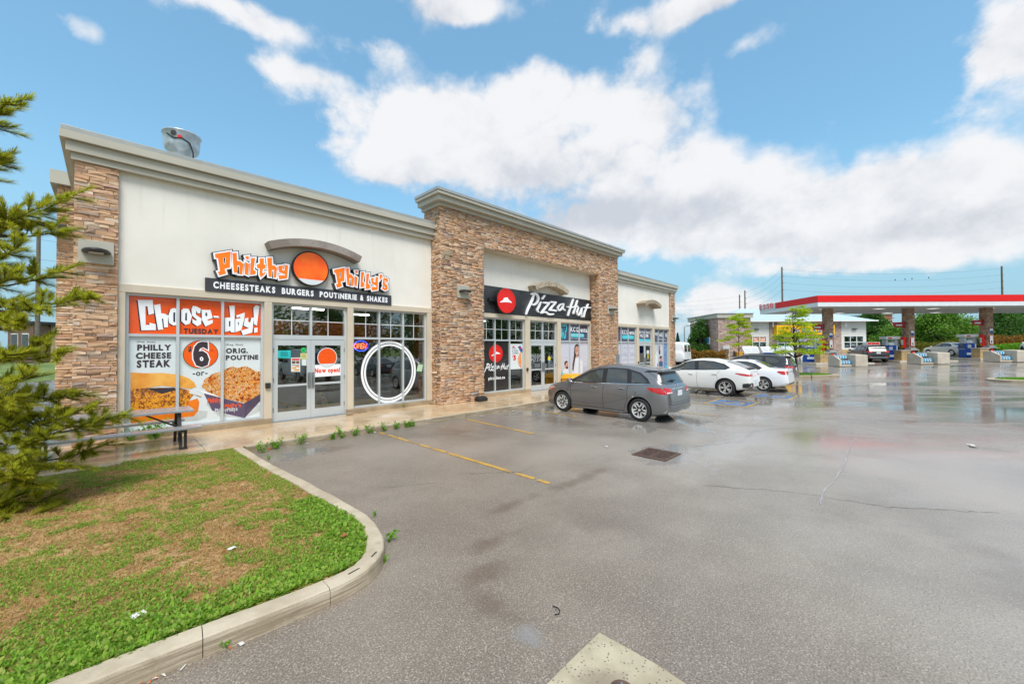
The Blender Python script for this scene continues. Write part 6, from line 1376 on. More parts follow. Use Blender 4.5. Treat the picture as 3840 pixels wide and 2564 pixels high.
# --- cars at the pumps (station frame: nose points left-away or right)
def st_place(c, u, v_ground, D, heading_deg):
    p = at_depth(u, v_ground, D); c.place(p.x, p.y, STROT + radians(heading_deg), gz(D, p.dot(RGT)) + .012)
c = crossover(p_black, 'black_crossover', 'black crossover standing at the first pump under the red canopy'); st_place(c, 3250, 1350, 37.6, 70)
c = sedan(p_ivory, 'ivory_sedan', 'ivory white sedan standing at the second pump under the red canopy', style='spoke10'); st_place(c, 3556, 1345, 44.3, 84)
c = crossover(p_white2, 'white_crossover', 'white crossover half cut off by the right edge of the picture'); st_place(c, 3905, 1340, 45, 60)

# --- white cargo van beyond the shops
def van(paint_, name, label):
    S = dict(cat='van', paint=paint_, wb=3.43, r=.37, hw=1.0, gap=.05,
     top=[(2.85, .75), (2.82, .98), (2.6, 1.08), (2.1, 1.18), (1.75, 1.30), (1.2, 1.85), (.9, 2.02), (.3, 2.09), (-2.0, 2.09), (-2.6, 2.06), (-2.72, 1.98), (-2.78, 1.6), (-2.8, 1.0), (-2.82, .7)],
     belt=[(2.85, .65), (2.7, .9), (2.1, 1.08), (1.5, 1.16), (0, 1.2), (-2.5, 1.2), (-2.75, 1.1), (-2.82, .6)],
     bot=[(2.85, .42), (2.6, .3), (0, .32), (-2.5, .36), (-2.82, .48)],
     wid=[(2.85, .7), (2.7, .86), (2.3, .96), (1.6, 1.0), (-2.4, 1.0), (-2.7, .97), (-2.82, .93)], roofw=[(2.85, .6), (2.2, .78), (1.5, .78), (.9, .80), (-2.5, .82), (-2.82, .84)])
    c = Car(S, name, label, None)
    c.both([(1.5, 1.2), (1.1, 1.72), (.45, 1.78), (.4, 1.2)], m_tint, 'side_window', .006); c.decal([(1.72, -.7), (1.72, .7), (1.2, .62), (1.2, -.62)], 'top', m_tint, 'windscreen', .006)
    for sg in (1, -1): c.decal([(sg * .12, 1.82), (sg * .72, 1.80), (sg * .74, 1.22), (sg * .12, 1.22)][::sg], 'rear', m_tint, 'rear_window', .006); c.decal([(sg * .80, 1.75), (sg * .92, 1.72), (sg * .95, 1.15), (sg * .83, 1.15)][::sg], 'rear', m_taillight, 'tail_light', .008); c.line([(.38 * 1, 1.9), (.36, .5)], 'side', .01, m_gap, 'panel_gap', sg); c.decal([(-2.78, 1.75), (-2.70, 1.75), (-2.72, 1.15), (-2.80, 1.15)], 'side', m_taillight, 'tail_light', .008, sg)
    c.line([(0, 1.95), (0, .6)], 'rear', .014, m_gap, 'panel_gap'); MB().box(-3.0, -2.78, -.95, .95, .42, .58).build('step_bumper', m_dark, c.root, bevel=.02); c.plate_(-.45, .85)
    c.decal([(-.55, 1.05), (-.35, 1.05), (-.4, .92), (-.5, .92)], 'rear', M('van_green', scol(60, 170, 90), .4), 'green_logo', .008); c.wheels(m_steel, 'spoke10'); c.mirror(1.35, 1.25, m_plastic, 1.3)
    return c
c = van(p_white2, 'white_cargo_van', 'white cargo van with rear windows past the far end of the shops')
pv = at_depth(2545, 1330, 33.5); c.place(pv.x + 1.3, pv.y + 2.6, pi / 2 + .05, gz(33.5))
VAN = c.root
# two vehicles across the aisle; only the shop glass shows them, mirrored
c2 = van(p_silver, 'silver_cargo_van', 'silver cargo van across the aisle, mirrored in the first shop door'); c2.place(9.5, -5.2, -pi / 2)
c3_ = sedan(p_dk, 'dark_sedan', 'dark sedan across the aisle, mirrored in the third window'); c3_.place(14.6, -5.2, -pi / 2)
c4_ = crossover(paint('paint_red', scol(150, 26, 28), .3, .35), 'red_crossover', 'red crossover across the aisle, mirrored in the pizza shop doors'); c4_.place(20.5, -5.2, -pi / 2)
# ------------------------------------------------------------------ petrol station (built in the station frame: x right, y away, z up)
def ST(name, r, f, label, cat, group=None, z=None):
    p = RGT * r + FWD * f; e = empty(name, (p.x, p.y, gz(f, r) if z is None else z), label, cat, group, rz=STROT); e['_rf'] = 0; del e['_rf']; return e
def rz_(u, v, D): p = at_depth(u, v, D); return p.dot(RGT), p.z
class SB:
    """boxes in station coordinates relative to a root"""
    def __init__(s, root, r, f, z): s.root, s.o = root, (r, f, z)
    def box(s, r0, r1, f0, f1, z0, z1, name, mat, parent=None, bevel=0):
        a, b, c = s.o; mb = MB().box(r0 - a, r1 - a, f0 - b, f1 - b, z0 - c, z1 - c); return mb.build(name, mat, parent or s.root, bevel=bevel, local=True)
    def mb(s, m, name, mat, parent=None, **k):
        a, b, c = s.o; m.v = [(x - a, y - b, z - c) for x, y, z in m.v]; return m.build(name, mat, parent or s.root, local=True, **k)
def stn(name, r, f, label, cat, group=None, z=None):
    root = ST(name, r, f, label, cat, group, z); return SB(root, r, f, gz(f, r) if z is None else z)
# --- canopy
rc_, ztop = rz_(3066, 1108, 34); zred = rz_(3066, 1133, 34)[1]; zsof = rz_(3066, 1149, 34)[1]; rR, fB = 66, 42.0
CN = stn('fuel_canopy', 33, 38, 'long petrol station canopy with a red fascia on stone columns', 'canopy')
m_fwhite = M('fascia_white', scol(222, 230, 234), .4, var=.03); m_soff = M('soffit', scol(196, 198, 196), .5, var=.04)
CN.box(rc_, rR, 34, 34.12, zred, ztop, 'red_fascia', m_fascred); CN.box(rc_ + .03, rR, 34.02, 34.14, zsof, zred - .004, 'white_fascia', m_fwhite)
CN.box(rc_, rc_ + .12, 34.122, 39.5, zred, ztop - .002, 'red_fascia', m_fascred); CN.box(rc_ + .005, rc_ + .12, 39.504, fB, zred, ztop - .004, 'white_fascia', m_fwhite); CN.box(rc_ + .035, rc_ + .13, 34.142, fB, zsof, zred - .006, 'white_fascia', m_fwhite); CN.box(rc_ + .05, rR, fB - .1, fB, zsof + .002, ztop - .01, 'rear_fascia', m_fwhite)
for i in range(8): CN.box(rc_ + .14 + i * 4.95, rc_ + .14 + (i + 1) * 4.95 - .02, 34.15, fB - .11, zsof + .03, zsof + .06, 'soffit_panel', m_soff)
CN.box(rc_ + .15, rR, 34.15, fB - .12, ztop - .1, ztop - .06, 'canopy_roof', m_flash)
m_clight = M('canopy_lamp', scol(240, 240, 236), .4, emit=.6)
for i in range(6):
    for f in (36.5, 41): CN.box(rc_ + 2.5 + i * 5, rc_ + 3.1 + i * 5, f, f + .6, zsof + .015, zsof + .034, 'soffit_lamp', m_clight)
# ESSO letters on the left face
le = {'E': [[(.1, 0), (.1, 1)], [(.1, 0), (.9, 0)], [(.1, .5), (.75, .5)], [(.1, 1), (.9, 1)]], 'S': [[(.85, .9), (.5, 1), (.15, .8), (.3, .58), (.75, .42), (.85, .15), (.5, 0), (.1, .12)]], 'O': [[(.5 + .42 * cos(t), .5 + .5 * sin(t)) for t in np.linspace(0, 6.28, 16)]]}
ff = [41.92, 41.33, 40.76, 40.2]
for ch, f0 in zip('ESSO', ff):
    mb = MB()
    for st_ in le[ch]: mb.tube([(rc_ - .06, f0 - q[0] * .42, zred + .12 + q[1] * .48) for q in st_], .032, 6)
    CN.mb(mb, 'letter', m_fascred)
# --- columns and pump islands
UC = [3078, 3383, 3678]; ordn = ['first', 'second', 'third']
m_block = M('tan_block', scol(186, 158, 112), .8, var=.15, vs_=4, bump=.4); m_barrier = concrete('barrier_concrete', scol(186, 176, 160), scol(206, 197, 182), .7, .1); m_pumpblue = M('pump_blue', scol(30, 74, 158), .35, var=.1); m_pumpgrey = M('pump_grey', scol(186, 192, 198), .4, var=.05); m_jug = M('blue_jugs', scol(76, 168, 214), .3, var=.3, vs_=12); m_jugw = M('white_jugs', scol(214, 230, 238), .35, var=.1, vs_=12)
UST2 = []
for v, fs in USTONE:
    me = bpy.data.meshes.new('stone'); me.from_pydata(v, [], fs); me.update(); me.materials.append(m_stone2); UST2.append(me)
ci = 0
for k, u0 in enumerate(UC):
    D = 36.1; r0, _ = rz_(u0 + 27, 1300, D); r1, _ = rz_(u0 + 49, 1300, D); zg = gz(36, r0)
    col_ = CN.box(r0 + .04, r1, D + .04, D + .66, zg, zsof + .05, 'stone_column', m_mortar); cz0 = gz(38, 33)
    for (org, ud, nd, wd) in (((r0, D), (1, 0), (0, -1), r1 - r0), ((r0 + .0, D + .66), (0, -1), (-1, 0), .66)):
        for (u, z, L, h, d) in veneer(wd, zg, zsof + .03, .10, .2, .15, .4):
            o = link('stone', UST2[rs.randrange(14)], None, col_, local=True)
            rx_, fy2 = org[0] + ud[0] * u + nd[0] * -.02, org[1] + ud[1] * u + nd[1] * -.02
            o.location = (rx_ - 33, fy2 - 38, z - cz0); o.scale = (L, d, h); o.rotation_euler = (0, 0, 0 if nd[1] else -pi / 2)
    onl = lambda u: r0 * FPX / (u - 1920)      # depth of a pixel column on the column's left face
    IS = stn('pump_island', r0, D, f'concrete pump island under the {ordn[k]} canopy column from the left', 'island', 'pump islands')
    ra, rb_ = rz_(u0 - 50, 1300, D)[0], rz_(u0 + 165, 1300, D)[0]
    IS.box(ra, rb_, D - 1.0, D + 1.7, zg - .05, zg + .14, 'slab', m_barrier, bevel=.03)
    PL = stn('stone_planter', r0, D - .6, f'tan block planter plinth beside the {ordn[k]} canopy column', 'planter', 'plinths under the canopy', z=zg + .14)
    p0, p1 = rz_(u0 - 3, 1300, D - .75)[0], rz_(u0 + 31, 1300, D - .75)[0]; zt = zg + 1.02
    for j in range(4):
        hh = (zt - zg - .18) / 4; m_ = (p0 + p1) / 2 + (.12 if j % 2 else -.1)
        for a, b in ((p0, m_), (m_, p1)): PL.box(a + .006, b - .006, D - .75, D - .05, zg + .145 + j * hh, zg + .14 + (j + 1) * hh - .006, 'block', m_block, bevel=.012)
    PL.box(p0 - .04, p1 + .04, D - .8, D - .02, zt - .035, zt + .04, 'coping', m_barrier, bevel=.01)
    TB = stn('waste_bin', p1 + .4, D - .4, f'grey metal waste bin with hood next to the {ordn[k]} canopy column', 'bin', 'bins on the pump islands', z=zg + .14)
    TB.box(p1 + .1, p1 + .72, D - .7, D - .1, zg + .145, zg + 1.05, 'body', m_dark if k else m_steel, bevel=.02); TB.mb(MB().add([(p1 + .02, D - .78, zg + 1.05), (p1 + .8, D - .78, zg + 1.05), (p1 + .8, D - .02, zg + 1.05), (p1 + .02, D - .02, zg + 1.05), (p1 + .2, D - .6, zg + 1.26), (p1 + .62, D - .6, zg + 1.26), (p1 + .62, D - .2, zg + 1.26), (p1 + .2, D - .2, zg + 1.26)], [(0, 1, 2, 3), (4, 5, 6, 7), (0, 1, 5, 4), (1, 2, 6, 5), (2, 3, 7, 6), (3, 0, 4, 7)]), 'hood', m_steel); TB.box(p1 + .2, p1 + .42, D - .72, D - .69, zg + .62, zg + .95, 'red_squeegee_bucket', m_red)
    # washer fluid display between two concrete ends
    d0, d1 = rz_(u0 + 66, 1300, D - 3.4)[0], rz_(u0 + 162, 1300, D - 3.4)[0]; dm = d0 + (d1 - d0) * .52
    DS = stn('fluid_display', (d0 + d1) / 2, D - .9, f'rack of blue washer fluid jugs between concrete ends by the {ordn[k]} column', 'display', 'washer fluid racks')
    Dq = D; zgq = zg; D = D - 2.0; zg = gz(D, d0); prof = [(D - 1.5, zg), (D - .3, zg), (D - .3, zg + .9), (D - .85, zg + .92), (D - 1.5, zg + .55)]
    DS.mb(MB().prism_x(prof, d0, d0 + .16), 'end_block', m_barrier, bevel=.03); DS.mb(MB().prism_x([(D - 1.75, zg), (D - .3, zg), (D - .3, zg + .8), (D - .8, zg + 1.0), (D - 1.75, zg + .95)], dm, d1), 'end_block', m_barrier, bevel=.06)
    DS.box(d0 + .16, dm, D - 1.45, D - .35, zg + .02, zg + .2, 'rack_base', m_barrier)
    for row, (fz, zz_) in enumerate(((D - 1.3, zg + .2), (D - .85, zg + .62))):
        DS.box(d0 + .17, dm - .01, fz - .16, fz + .3, zz_ - .02, zz_ + .0, 'shelf', m_dark); nj = 8
        for j in range(nj):
            a = d0 + .2 + (dm - d0 - .24) * j / nj; w2 = (dm - d0 - .24) / nj - .02
            jm = MB().box(a, a + w2, fz - .1, fz + .12, zz_ + .005, zz_ + .24).cyl((a + w2 / 2, fz, zz_ + .24), (a + w2 / 2, fz, zz_ + .31), .03, .025, 8); o = DS.mb(jm, 'jug', m_jug if (j + row) % 2 else m_jugw, bevel=.012)
    D = Dq; zg = zgq
    # pump
    D2 = 37.0; q0, q1 = rz_(u0 - 60, 1300, D2 - .35)[0], rz_(u0 - 12, 1300, D2 - .35)[0]; zt = zg + 2.32; zb = zg + .15; h = zt - zb
    FP = stn('fuel_pump', (q0 + q1) / 2, D2, f'blue and grey fuel pump left of the {ordn[k]} canopy column', 'fuel pump', 'fuel pumps', z=zb)
    FP.box(q0, q1 + .15, D2 - .35, D2 + .35, zt - h * .12, zt, 'header', m_white, bevel=.02); FP.box(q0 + .2, q0 + .55, D2 - .36, D2 - .352, zt - h * .10, zt - h * .05, 'header_print', m_red)
    for a in (q0 + .12, q1 - .22): FP.box(a, a + .2, D2 - .22, D2 + .22, zb + h * .35, zt - h * .14, 'post', m_pumpgrey, bevel=.02)
    FP.box(q0 + .1, q1 - .02, D2 - .28, D2 + .28, zb + .0, zb + h * .36, 'lower_cabinet', m_pumpblue, bevel=.02); FP.box(q0 + .12, q1 - .0, D2 - .32, D2 + .32, zb + h * .37, zb + h * .62, 'control_panel', m_pumpblue, bevel=.03); FP.box(q0 + .34, q1 - .3, D2 - .25, D2 + .25, zb + h * .63, zb + h * .74, 'price_display', m_film_w)
    FP.box(q0 + .3, q0 + .62, D2 - .335, D2 - .322, zb + h * .42, zb + h * .56, 'screen', m_pumpgrey); FP.box(q1 - .22, q1 - .08, D2 - .335, D2 - .322, zb + h * .40, zb + h * .60, 'sticker', m_jugw); FP.box(q0 + .25, q1 - .25, D2 - .29, D2 - .282, zb + h * .13, zb + h * .22, 'cabinet_print', m_jugw)
    FP.box(q1 + .0, q1 + .16, D2 - .2, D2 + .2, zb, zt - h * .16, 'hose_column', m_pumpgrey, bevel=.02); FP.mb(MB().tube([(q1 + .1, D2 - .25, zt - h * .2), (q1 + .2, D2 - .4, zb + h * .4), (q1 + .12, D2 - .42, zb + h * .08), (q1 - .05, D2 - .4, zb + h * .12), (q1 - .03, D2 - .36, zb + h * .5)], .03, 6), 'hose', m_rubber); FP.mb(MB().obox((q1 - .05, D2 - .37, zb + h * .5), (.04, 0, 0), (0, .05, 0), (0, 0, .14)), 'nozzle', m_rubber, bevel=.02)
    # things on the column
    cf = D - .055
    PS = stn('promo_fin', r0, D - .5, f'dark red promotional fin sign on the {ordn[k]} canopy column', 'sign', 'red fin signs on the columns', z=3.5)
    a, za = rz_(u0 - 36, 1232, D + .2); b = rz_(u0 + 2, 1247, D + .2)[0]; za = zg + 3.55; zb2 = za - .42; m_dred = M('promo_red_%d' % k, scol(168, 12, 26), .4)
    PS.mb(MB().prism_y([(a, za + .02), (b, za + .06), (b, zb2), (a + .2, zb2 - .0)], D + .17, D + .23), 'panel', m_dred); PS.mb(MB().prism_x([(onl(u0 + 17), za + .1), (onl(u0 + 3), za + .08), (onl(u0 + 5), zb2 - .02), (onl(u0 + 13), zb2 - .06)], r0 - .1, r0 - .055), 'end_panel', m_dred); PS.box(a + .28, b - .08, D + .16, D + .168, (za + zb2) / 2 - .07, (za + zb2) / 2 + .05, 'white_print', m_jugw)
    EB = stn('extinguisher_box', r0 - .2, D + .3, f'red fire extinguisher cabinet on the {ordn[k]} canopy column', 'extinguisher', 'red cabinets on the columns', z=1.8); fa, fb_ = onl(u0 + 18), onl(u0 + 4); za = zg + 2.25; zb2 = zg + 1.2
    EB.box(r0 - .26, r0 - .05, fa, fb_, zb2, za, 'cabinet', m_red, bevel=.05); EB.box(r0 - .275, r0 - .262, fa + .07, fb_ - .07, zb2 + .32, za - .25, 'notice', m_film_w); EB.box(r0 - .275, r0 - .262, fa + .08, fb_ - .1, zb2 + .06, zb2 + .22, 'yellow_sticker', m_wf)
    NB = stn('safety_notice', r0 + .8, D - .06, f'white safety notice with a red border on the {ordn[k]} canopy column', 'notice', 'safety notices on the columns', z=1.8); a = rz_(u0 + 29, 1273, D)[0]; b = rz_(u0 + 43, 1304, D)[0]; za = zg + 2.2; zb2 = zg + 1.42
    NB.box(a, b, D - .085, D - .062, zb2, za, 'board', m_red); NB.box(a + .03, b - .03, D - .092, D - .086, zb2 + .03, za - .03, 'face', m_film_w); NB.box(a + .12, b - .1, D - .096, D - .093, zb2 + .1, zb2 + .3, 'pictogram', m_printtext)
    PN = stn('pump_number', r0 + .8, D - .06, f'small blue and white pump sign on the {ordn[k]} canopy column', 'sign', 'pump number signs', z=2.8); a = rz_(u0 + 30, 1247, D)[0]; b = rz_(u0 + 41, 1264, D)[0]; za = zg + 2.8; zb2 = zg + 2.4
    PN.box(a, b, D - .09, D - .064, zb2, za, 'board', m_film_w); PN.box(a + .0, b - .0, D - .095, D - .0905, zb2, zb2 + (za - zb2) * .5, 'blue_half', m_pumpblue)
HP = stn('guard_hoop', 24, 35.5, 'bent white guard hoop left of the first pump', 'guard rail'); a, _ = rz_(3006, 1340, 35.5); HP.mb(MB().tube([(a, 35.5, gz(35, 25)), (a, 35.5, gz(35, 25) + .75), (a + .15, 35.5, gz(35, 25) + .95), (a + .5, 35.5, gz(35, 25) + 1.0), (a + .75, 35.6, gz(35, 25) + .8)], .06, 8), 'hoop', m_white, smooth=True)

# --- convenience store
DS_ = 58.0; zgs = gz(DS_)
SO_ = stn('convenience_store', 44, DS_, 'low station store with pale metal hip roof, yellow sign band and stone piers', 'building'); m_swall = M('store_wall', scol(222, 222, 216), .8, var=.03); m_roofm = M('pale_metal_roof', scol(196, 214, 222), .4, .2, var=.04)
L0, R0 = rz_(2731, 1300, DS_)[0], rz_(3249, 1300, DS_)[0]; ze = rz_(2800, 1205, DS_)[1]; p1, p2 = rz_(2886, 1300, DS_)[0], rz_(2913, 1300, DS_)[0]; p3, p4 = rz_(3122, 1300, DS_)[0], rz_(3153, 1300, DS_)[0]
def wall_open(x0, x1, opens, mat, f=DS_):
    xs = x0
    for (a, b, c, d) in sorted(opens):
        SO_.box(xs, a, f, f + .3, zgs, ze, 'wall', mat); SO_.box(a, b, f, f + .3, d, ze, 'wall', mat); SO_.box(a, b, f, f + .3, zgs, c, 'wall', mat); xs = b
    SO_.box(xs, x1, f, f + .3, zgs, ze, 'wall', mat)
wA = (*[rz_(q, 1300, DS_)[0] for q in (2797, 2874)], rz_(2800, 1300, DS_)[1], rz_(2800, 1263, DS_)[1]); wB = (*[rz_(q, 1300, DS_)[0] for q in (3166, 3238)], rz_(3200, 1304, DS_)[1], rz_(3200, 1261, DS_)[1]); wD = (*[rz_(q, 1300, DS_)[0] for q in (2918, 3118)], zgs + .02, rz_(3000, 1258, DS_)[1])
wall_open(L0, p1, [wA], m_swall); wall_open(p4, R0, [wB], m_swall); wall_open(p2, p3, [wD], m_swall)
SO_.box(L0 + .02, R0 - .02, DS_ - .06, DS_ + .02, zgs, zgs + .9, 'wainscot', m_block)
SO_.box(L0, L0 + .3, DS_ + .3, DS_ + 12, zgs, ze, 'side_wall', m_swall); SO_.box(R0 - .3, R0, DS_ + .3, DS_ + 12, zgs, ze, 'side_wall', m_swall); SO_.box(L0, R0, DS_ + 12, DS_ + 12.3, zgs, ze, 'back_wall', m_swall); SO_.box(L0 + .3, R0 - .3, DS_ + 2.5, DS_ + 2.6, zgs, ze, 'inner_wall', m_intdark)
UST3 = []
for v, fs in USTONE:
    me = bpy.data.meshes.new('stone'); me.from_pydata(v, [], fs); me.update(); me.materials.append(m_stone3); UST3.append(me)
SV = Veneer()
def store_stone(org, ud, nd, wd, z0, z1):
    SV.put(Vector((*org, 0)), Vector((*ud, 0)), Vector((*nd, 0)), veneer(wd, z0, z1, .10, .2, .2, .55))
for a, b in ((p1, p2), (p3, p4)): SO_.box(a, b, DS_ - .1, DS_ + .3, zgs, ze, 'stone_pier', m_mortar); store_stone((a, DS_ - .1), (1, 0), (0, -1), b - a, zgs, ze)
# window parts
for (a, b, c, d), nm in ((wA, 3), (wB, 3)):
    wf = SO_.box(a - .08, b + .08, DS_ - .03, DS_ - .005, d, d + .09, 'window', m_white)
    for j in range(nm + 1): q = a + (b - a) * j / nm; SO_.box(q - .05, q + .05, DS_ + .02, DS_ + .08, c, d, 'mullion', m_white, parent=None)
    SO_.box(a, b, DS_ + .1, DS_ + .11, c, d, 'pane', m_glass); SO_.box(a, b, DS_ + .02, DS_ + .075, (c + d) / 2 - .05, (c + d) / 2 + .05, 'transom', m_white)
m_snack = foodmat('poster_snack', [(240, 226, 216), (236, 120, 50), (244, 176, 120), (210, 70, 40), (246, 238, 230)], 2.2)
for j in range(3): q = wA[0] + (wA[1] - wA[0]) * j / 3; SO_.box(q + .1, q + (wA[1] - wA[0]) / 3 - .1, DS_ + .085, DS_ + .09, (wA[2] + wA[3]) / 2 + .06, wA[3], 'poster', m_snack)
a, b, c, d = wD
SO_.box(a, b, DS_ + .1, DS_ + .11, c, d, 'pane', m_glass)
for j in range(9): q = a + (b - a) * j / 8; SO_.box(q - .06, q + .06, DS_ + .01, DS_ + .08, c, d, 'mullion', m_white)
SO_.box(a, b, DS_ + .012, DS_ + .079, c + (d - c) * .62, c + (d - c) * .67, 'transom', m_white); SO_.box(a + 1, a + 2.2, DS_ + .085, DS_ + .09, c + (d - c) * .7, d - .2, 'poster', m_snack)
# yellow band and lettering
ya, yb2 = rz_(2914, 1300, DS_ - .9)[0], rz_(3132, 1300, DS_ - .9)[0]; zy0, zy1 = rz_(3000, 1255, DS_ - .9)[1], rz_(3000, 1219, DS_ - .9)[1]
YB = stn('store_sign', (ya + yb2) / 2, DS_ - .6, 'long yellow sign band with blue script over the store entrance', 'sign', z=zy0); m_yel = M('sign_band_yellow', scol(250, 186, 8), .4, var=.06); YB.box(ya, yb2, DS_ - .9, DS_ - .1, zy0, zy1, 'band', m_yel, bevel=.03)
o = text('On the Run', ya + 2.0 - (ya + yb2) / 2, ya + 6.6 - (ya + yb2) / 2, .3, 1.05, -.32, M('script_blue', scol(60, 120, 190), .4), YB.root, local=True, bold=.02)
# roof: hip
zr = rz_(2850, 1176, DS_ + 5)[1]; e = .9
SO_.mb(MB().add([(L0 - e, DS_ - e, ze), (R0 + e, DS_ - e, ze), (R0 + e, DS_ + 13, ze), (L0 - e, DS_ + 13, ze), (L0 + 5.2, DS_ + 6, zr + .9), (R0 - 5.2, DS_ + 6, zr + .9)], [(0, 1, 5, 4), (1, 2, 5), (2, 3, 4, 5), (3, 0, 4), (3, 2, 1, 0)]), 'roof', m_roofm); SO_.box(L0 - e - .02, R0 + e + .02, DS_ - e - .1, DS_ - e, ze - .12, ze + .06, 'gutter', m_white); SO_.box(L0 - e - .1, L0 - e, DS_ - e, DS_ + 12, ze - .12, ze + .06, 'gutter', m_white)
for u in (2767, 2893, 3163): q = rz_(u, 1300, DS_)[0]; SO_.box(q - .07, q + .07, DS_ - .5, DS_ - .36, ze - .85, ze - .1, 'downspout', m_white)
for u, v in ((2835, 1235), (3202, 1234)): q, z = rz_(u, v, DS_); SO_.box(q - .3, q + .3, DS_ - .3, DS_ - .01, z - .06, z + .06, 'wall_light', m_dark, bevel=.02)
# stone tower at its left
TD = 56.5; t0, t1 = rz_(2694, 1300, TD)[0], rz_(2737, 1300, TD)[0]; tz = rz_(2700, 1192, TD)[1]
SO_.box(t0 + .05, t1 + 3, TD + .05, TD + 9, zgs, tz, 'tower', m_mortar); store_stone((t0, TD + .05), (1, 0), (0, -1), t1 - t0 + 2.0, zgs, tz); lf = 8.0; store_stone((t0 + .05, TD + lf), (0, -1), (-1, 0), lf, zgs, tz)
SV_o = MB(); SO_.mb(MB().add([tuple(q) for q in SV.V], SV.F), 'stone_veneer', m_stone3, fix=False)['kind'] = 'stuff'
SO_.box(t0 - .25, t1 + 3.2, TD - .25, TD + 9.2, tz, tz + .55, 'parapet', m_cornice); SO_.box(t0 - .35, t1 + 3.3, TD - .35, TD + 9.3, tz + .554, tz + .66, 'parapet_cap', m_flash)
# small window of the tower sits on its left face
fw0 = TD + 2.2; zw0, zw1 = rz_(2676, 1290, TD + 3)[1], rz_(2676, 1264, TD + 3)[1]; SO_.box(t0 - .12, t0 - .05, fw0, fw0 + 2.6, zw0, zw1, 'window', m_white); SO_.box(t0 - .135, t0 - .121, fw0 + .18, fw0 + 1.24, zw0 + .15, zw1 - .15, 'pane', m_jug); SO_.box(t0 - .135, t0 - .121, fw0 + 1.36, fw0 + 2.42, zw0 + .15, zw1 - .15, 'pane', m_jug); SO_.box(t0 - .5, t0 - .06, fw0 + .8, fw0 + 1.4, rz_(2676, 1215, TD + 3)[1] - .15, rz_(2676, 1215, TD + 3)[1] + .15, 'wall_light', m_white, bevel=.05)
# things standing before the store
def chest(u0, u1, v0, name, label, cat, col, band=None, slope=True, grp=None):
    D = DS_ - 1.6; a, zt = rz_(u0, v0, D); b = rz_(u1, v0, D)[0]; zb = gz(D); S_ = stn(name, (a + b) / 2, D, label, cat, grp)
    if slope: S_.mb(MB().prism_x([(D - .5, zb + .02), (D + .5, zb + .02), (D + .5, zt), (D + .1, zt), (D - .5, zb + (zt - zb) * .5)], a, b), 'cabinet', col, bevel=.02)
    else: S_.box(a, b, D - .5, D + .5, zb + .02, zt, 'cabinet', col, bevel=.02)
    m_ = (a + b) / 2
    for x0, x1 in ((a + .1, m_ - .05), (m_ + .05, b - .1)):
        if slope: h0, h1 = zb + (zt - zb) * .53, zt - .06; S_.mb(MB().add([(x0, D - .485, h0), (x1, D - .485, h0), (x1, D + .06, h1), (x0, D + .06, h1)], [(0, 1, 2, 3)]), 'lid', m_pumpgrey, fix=False)
        else: S_.box(x0, x1, D - .515, D - .502, zb + .2, zt - .15, 'door', band or m_pumpgrey)
    if band and slope: S_.box(a + .05, b - .05, D - .512, D - .502, zb + .25, zb + (zt - zb) * .42, 'printed_band', band)
    return S_
chest(2783, 2840, 1298, 'ice_chest', 'white ice chest with two grey lids in front of the store window', 'ice chest', m_white)
chest(2852, 2899, 1299, 'ice_chest', 'white ice chest with blue printed band in front of the store pier', 'ice chest', m_white, m_pumpblue)
m_green = M('cabinet_green', scol(0, 128, 96), .4)
S_ = chest(2899, 2972, 1294, 'tank_cage', 'green and white gas bottle cabinet behind the slim tree', 'cabinet', m_green, m_film_w, False)
m_lpg = M('cage_grey', scol(196, 198, 198), .5); S_ = chest(2705, 2729, 1297, 'propane_cage', 'pale grey propane cage beside the store tower', 'cabinet', m_lpg, None, False)
D = DS_ - 2; a, zt = rz_(2760, 1320, D); b = rz_(2779, 1320, D)[0]; S_ = stn('salt_bin', (a + b) / 2, D, 'yellow grit bin before the store', 'bin'); S_.box(a, b, D - .4, D + .4, gz(D), zt - .1, 'tub', m_wf, bevel=.04); S_.box(a - .04, b + .04, D - .45, D + .45, zt - .1, zt + .02, 'lid', m_wf, bevel=.03)
a, zt = rz_(2750, 1316, D); b = rz_(2757, 1316, D)[0]; S_ = stn('litter_bin', (a + b) / 2, D, 'slim dark litter bin left of the yellow grit bin', 'bin'); S_.mb(MB().cyl(((a + b) / 2, D, gz(D)), ((a + b) / 2, D, zt - .25), (b - a) / 2, n=14), 'body', m_dark); S_.mb(MB().lathe([((b - a) / 2 + .03, 0), ((b - a) / 2, .12), (.1, .25), (0, .26)], ((a + b) / 2, D, zt - .25), n=14), 'lid', m_black)
D = 46; a, zt = rz_(3243, 1283, D); b = rz_(3291, 1283, D)[0]; zb = gz(D); S_ = stn('soda_crates', (a + b) / 2, D, 'red and white drinks rack by the right end of the store', 'display'); S_.box(a, b, D - .3, D + .3, zb, zt, 'rack', m_white)
for j in range(3): q = a + .05 + (b - a - .1) * j / 3; S_.box(q, q + (b - a) / 3 - .1, D - .36, D - .302, zb + .9, zt - .05, 'red_crate', m_red, bevel=.03)
# walkway before the store
SW = stn('store_walkway', (L0 + R0) / 2, DS_ - 2, None, None); SW.root['kind'] = 'structure'
nsl = 12
for i in range(nsl): q = L0 - 1 + (R0 - L0 + 2) * i / nsl; SW.box(q, q + (R0 - L0 + 2) / nsl - .02, DS_ - 3.2, DS_ - .07, gz(DS_) - .3, gz(DS_) + .005, 'paving_slab', m_barrier, bevel=.01)
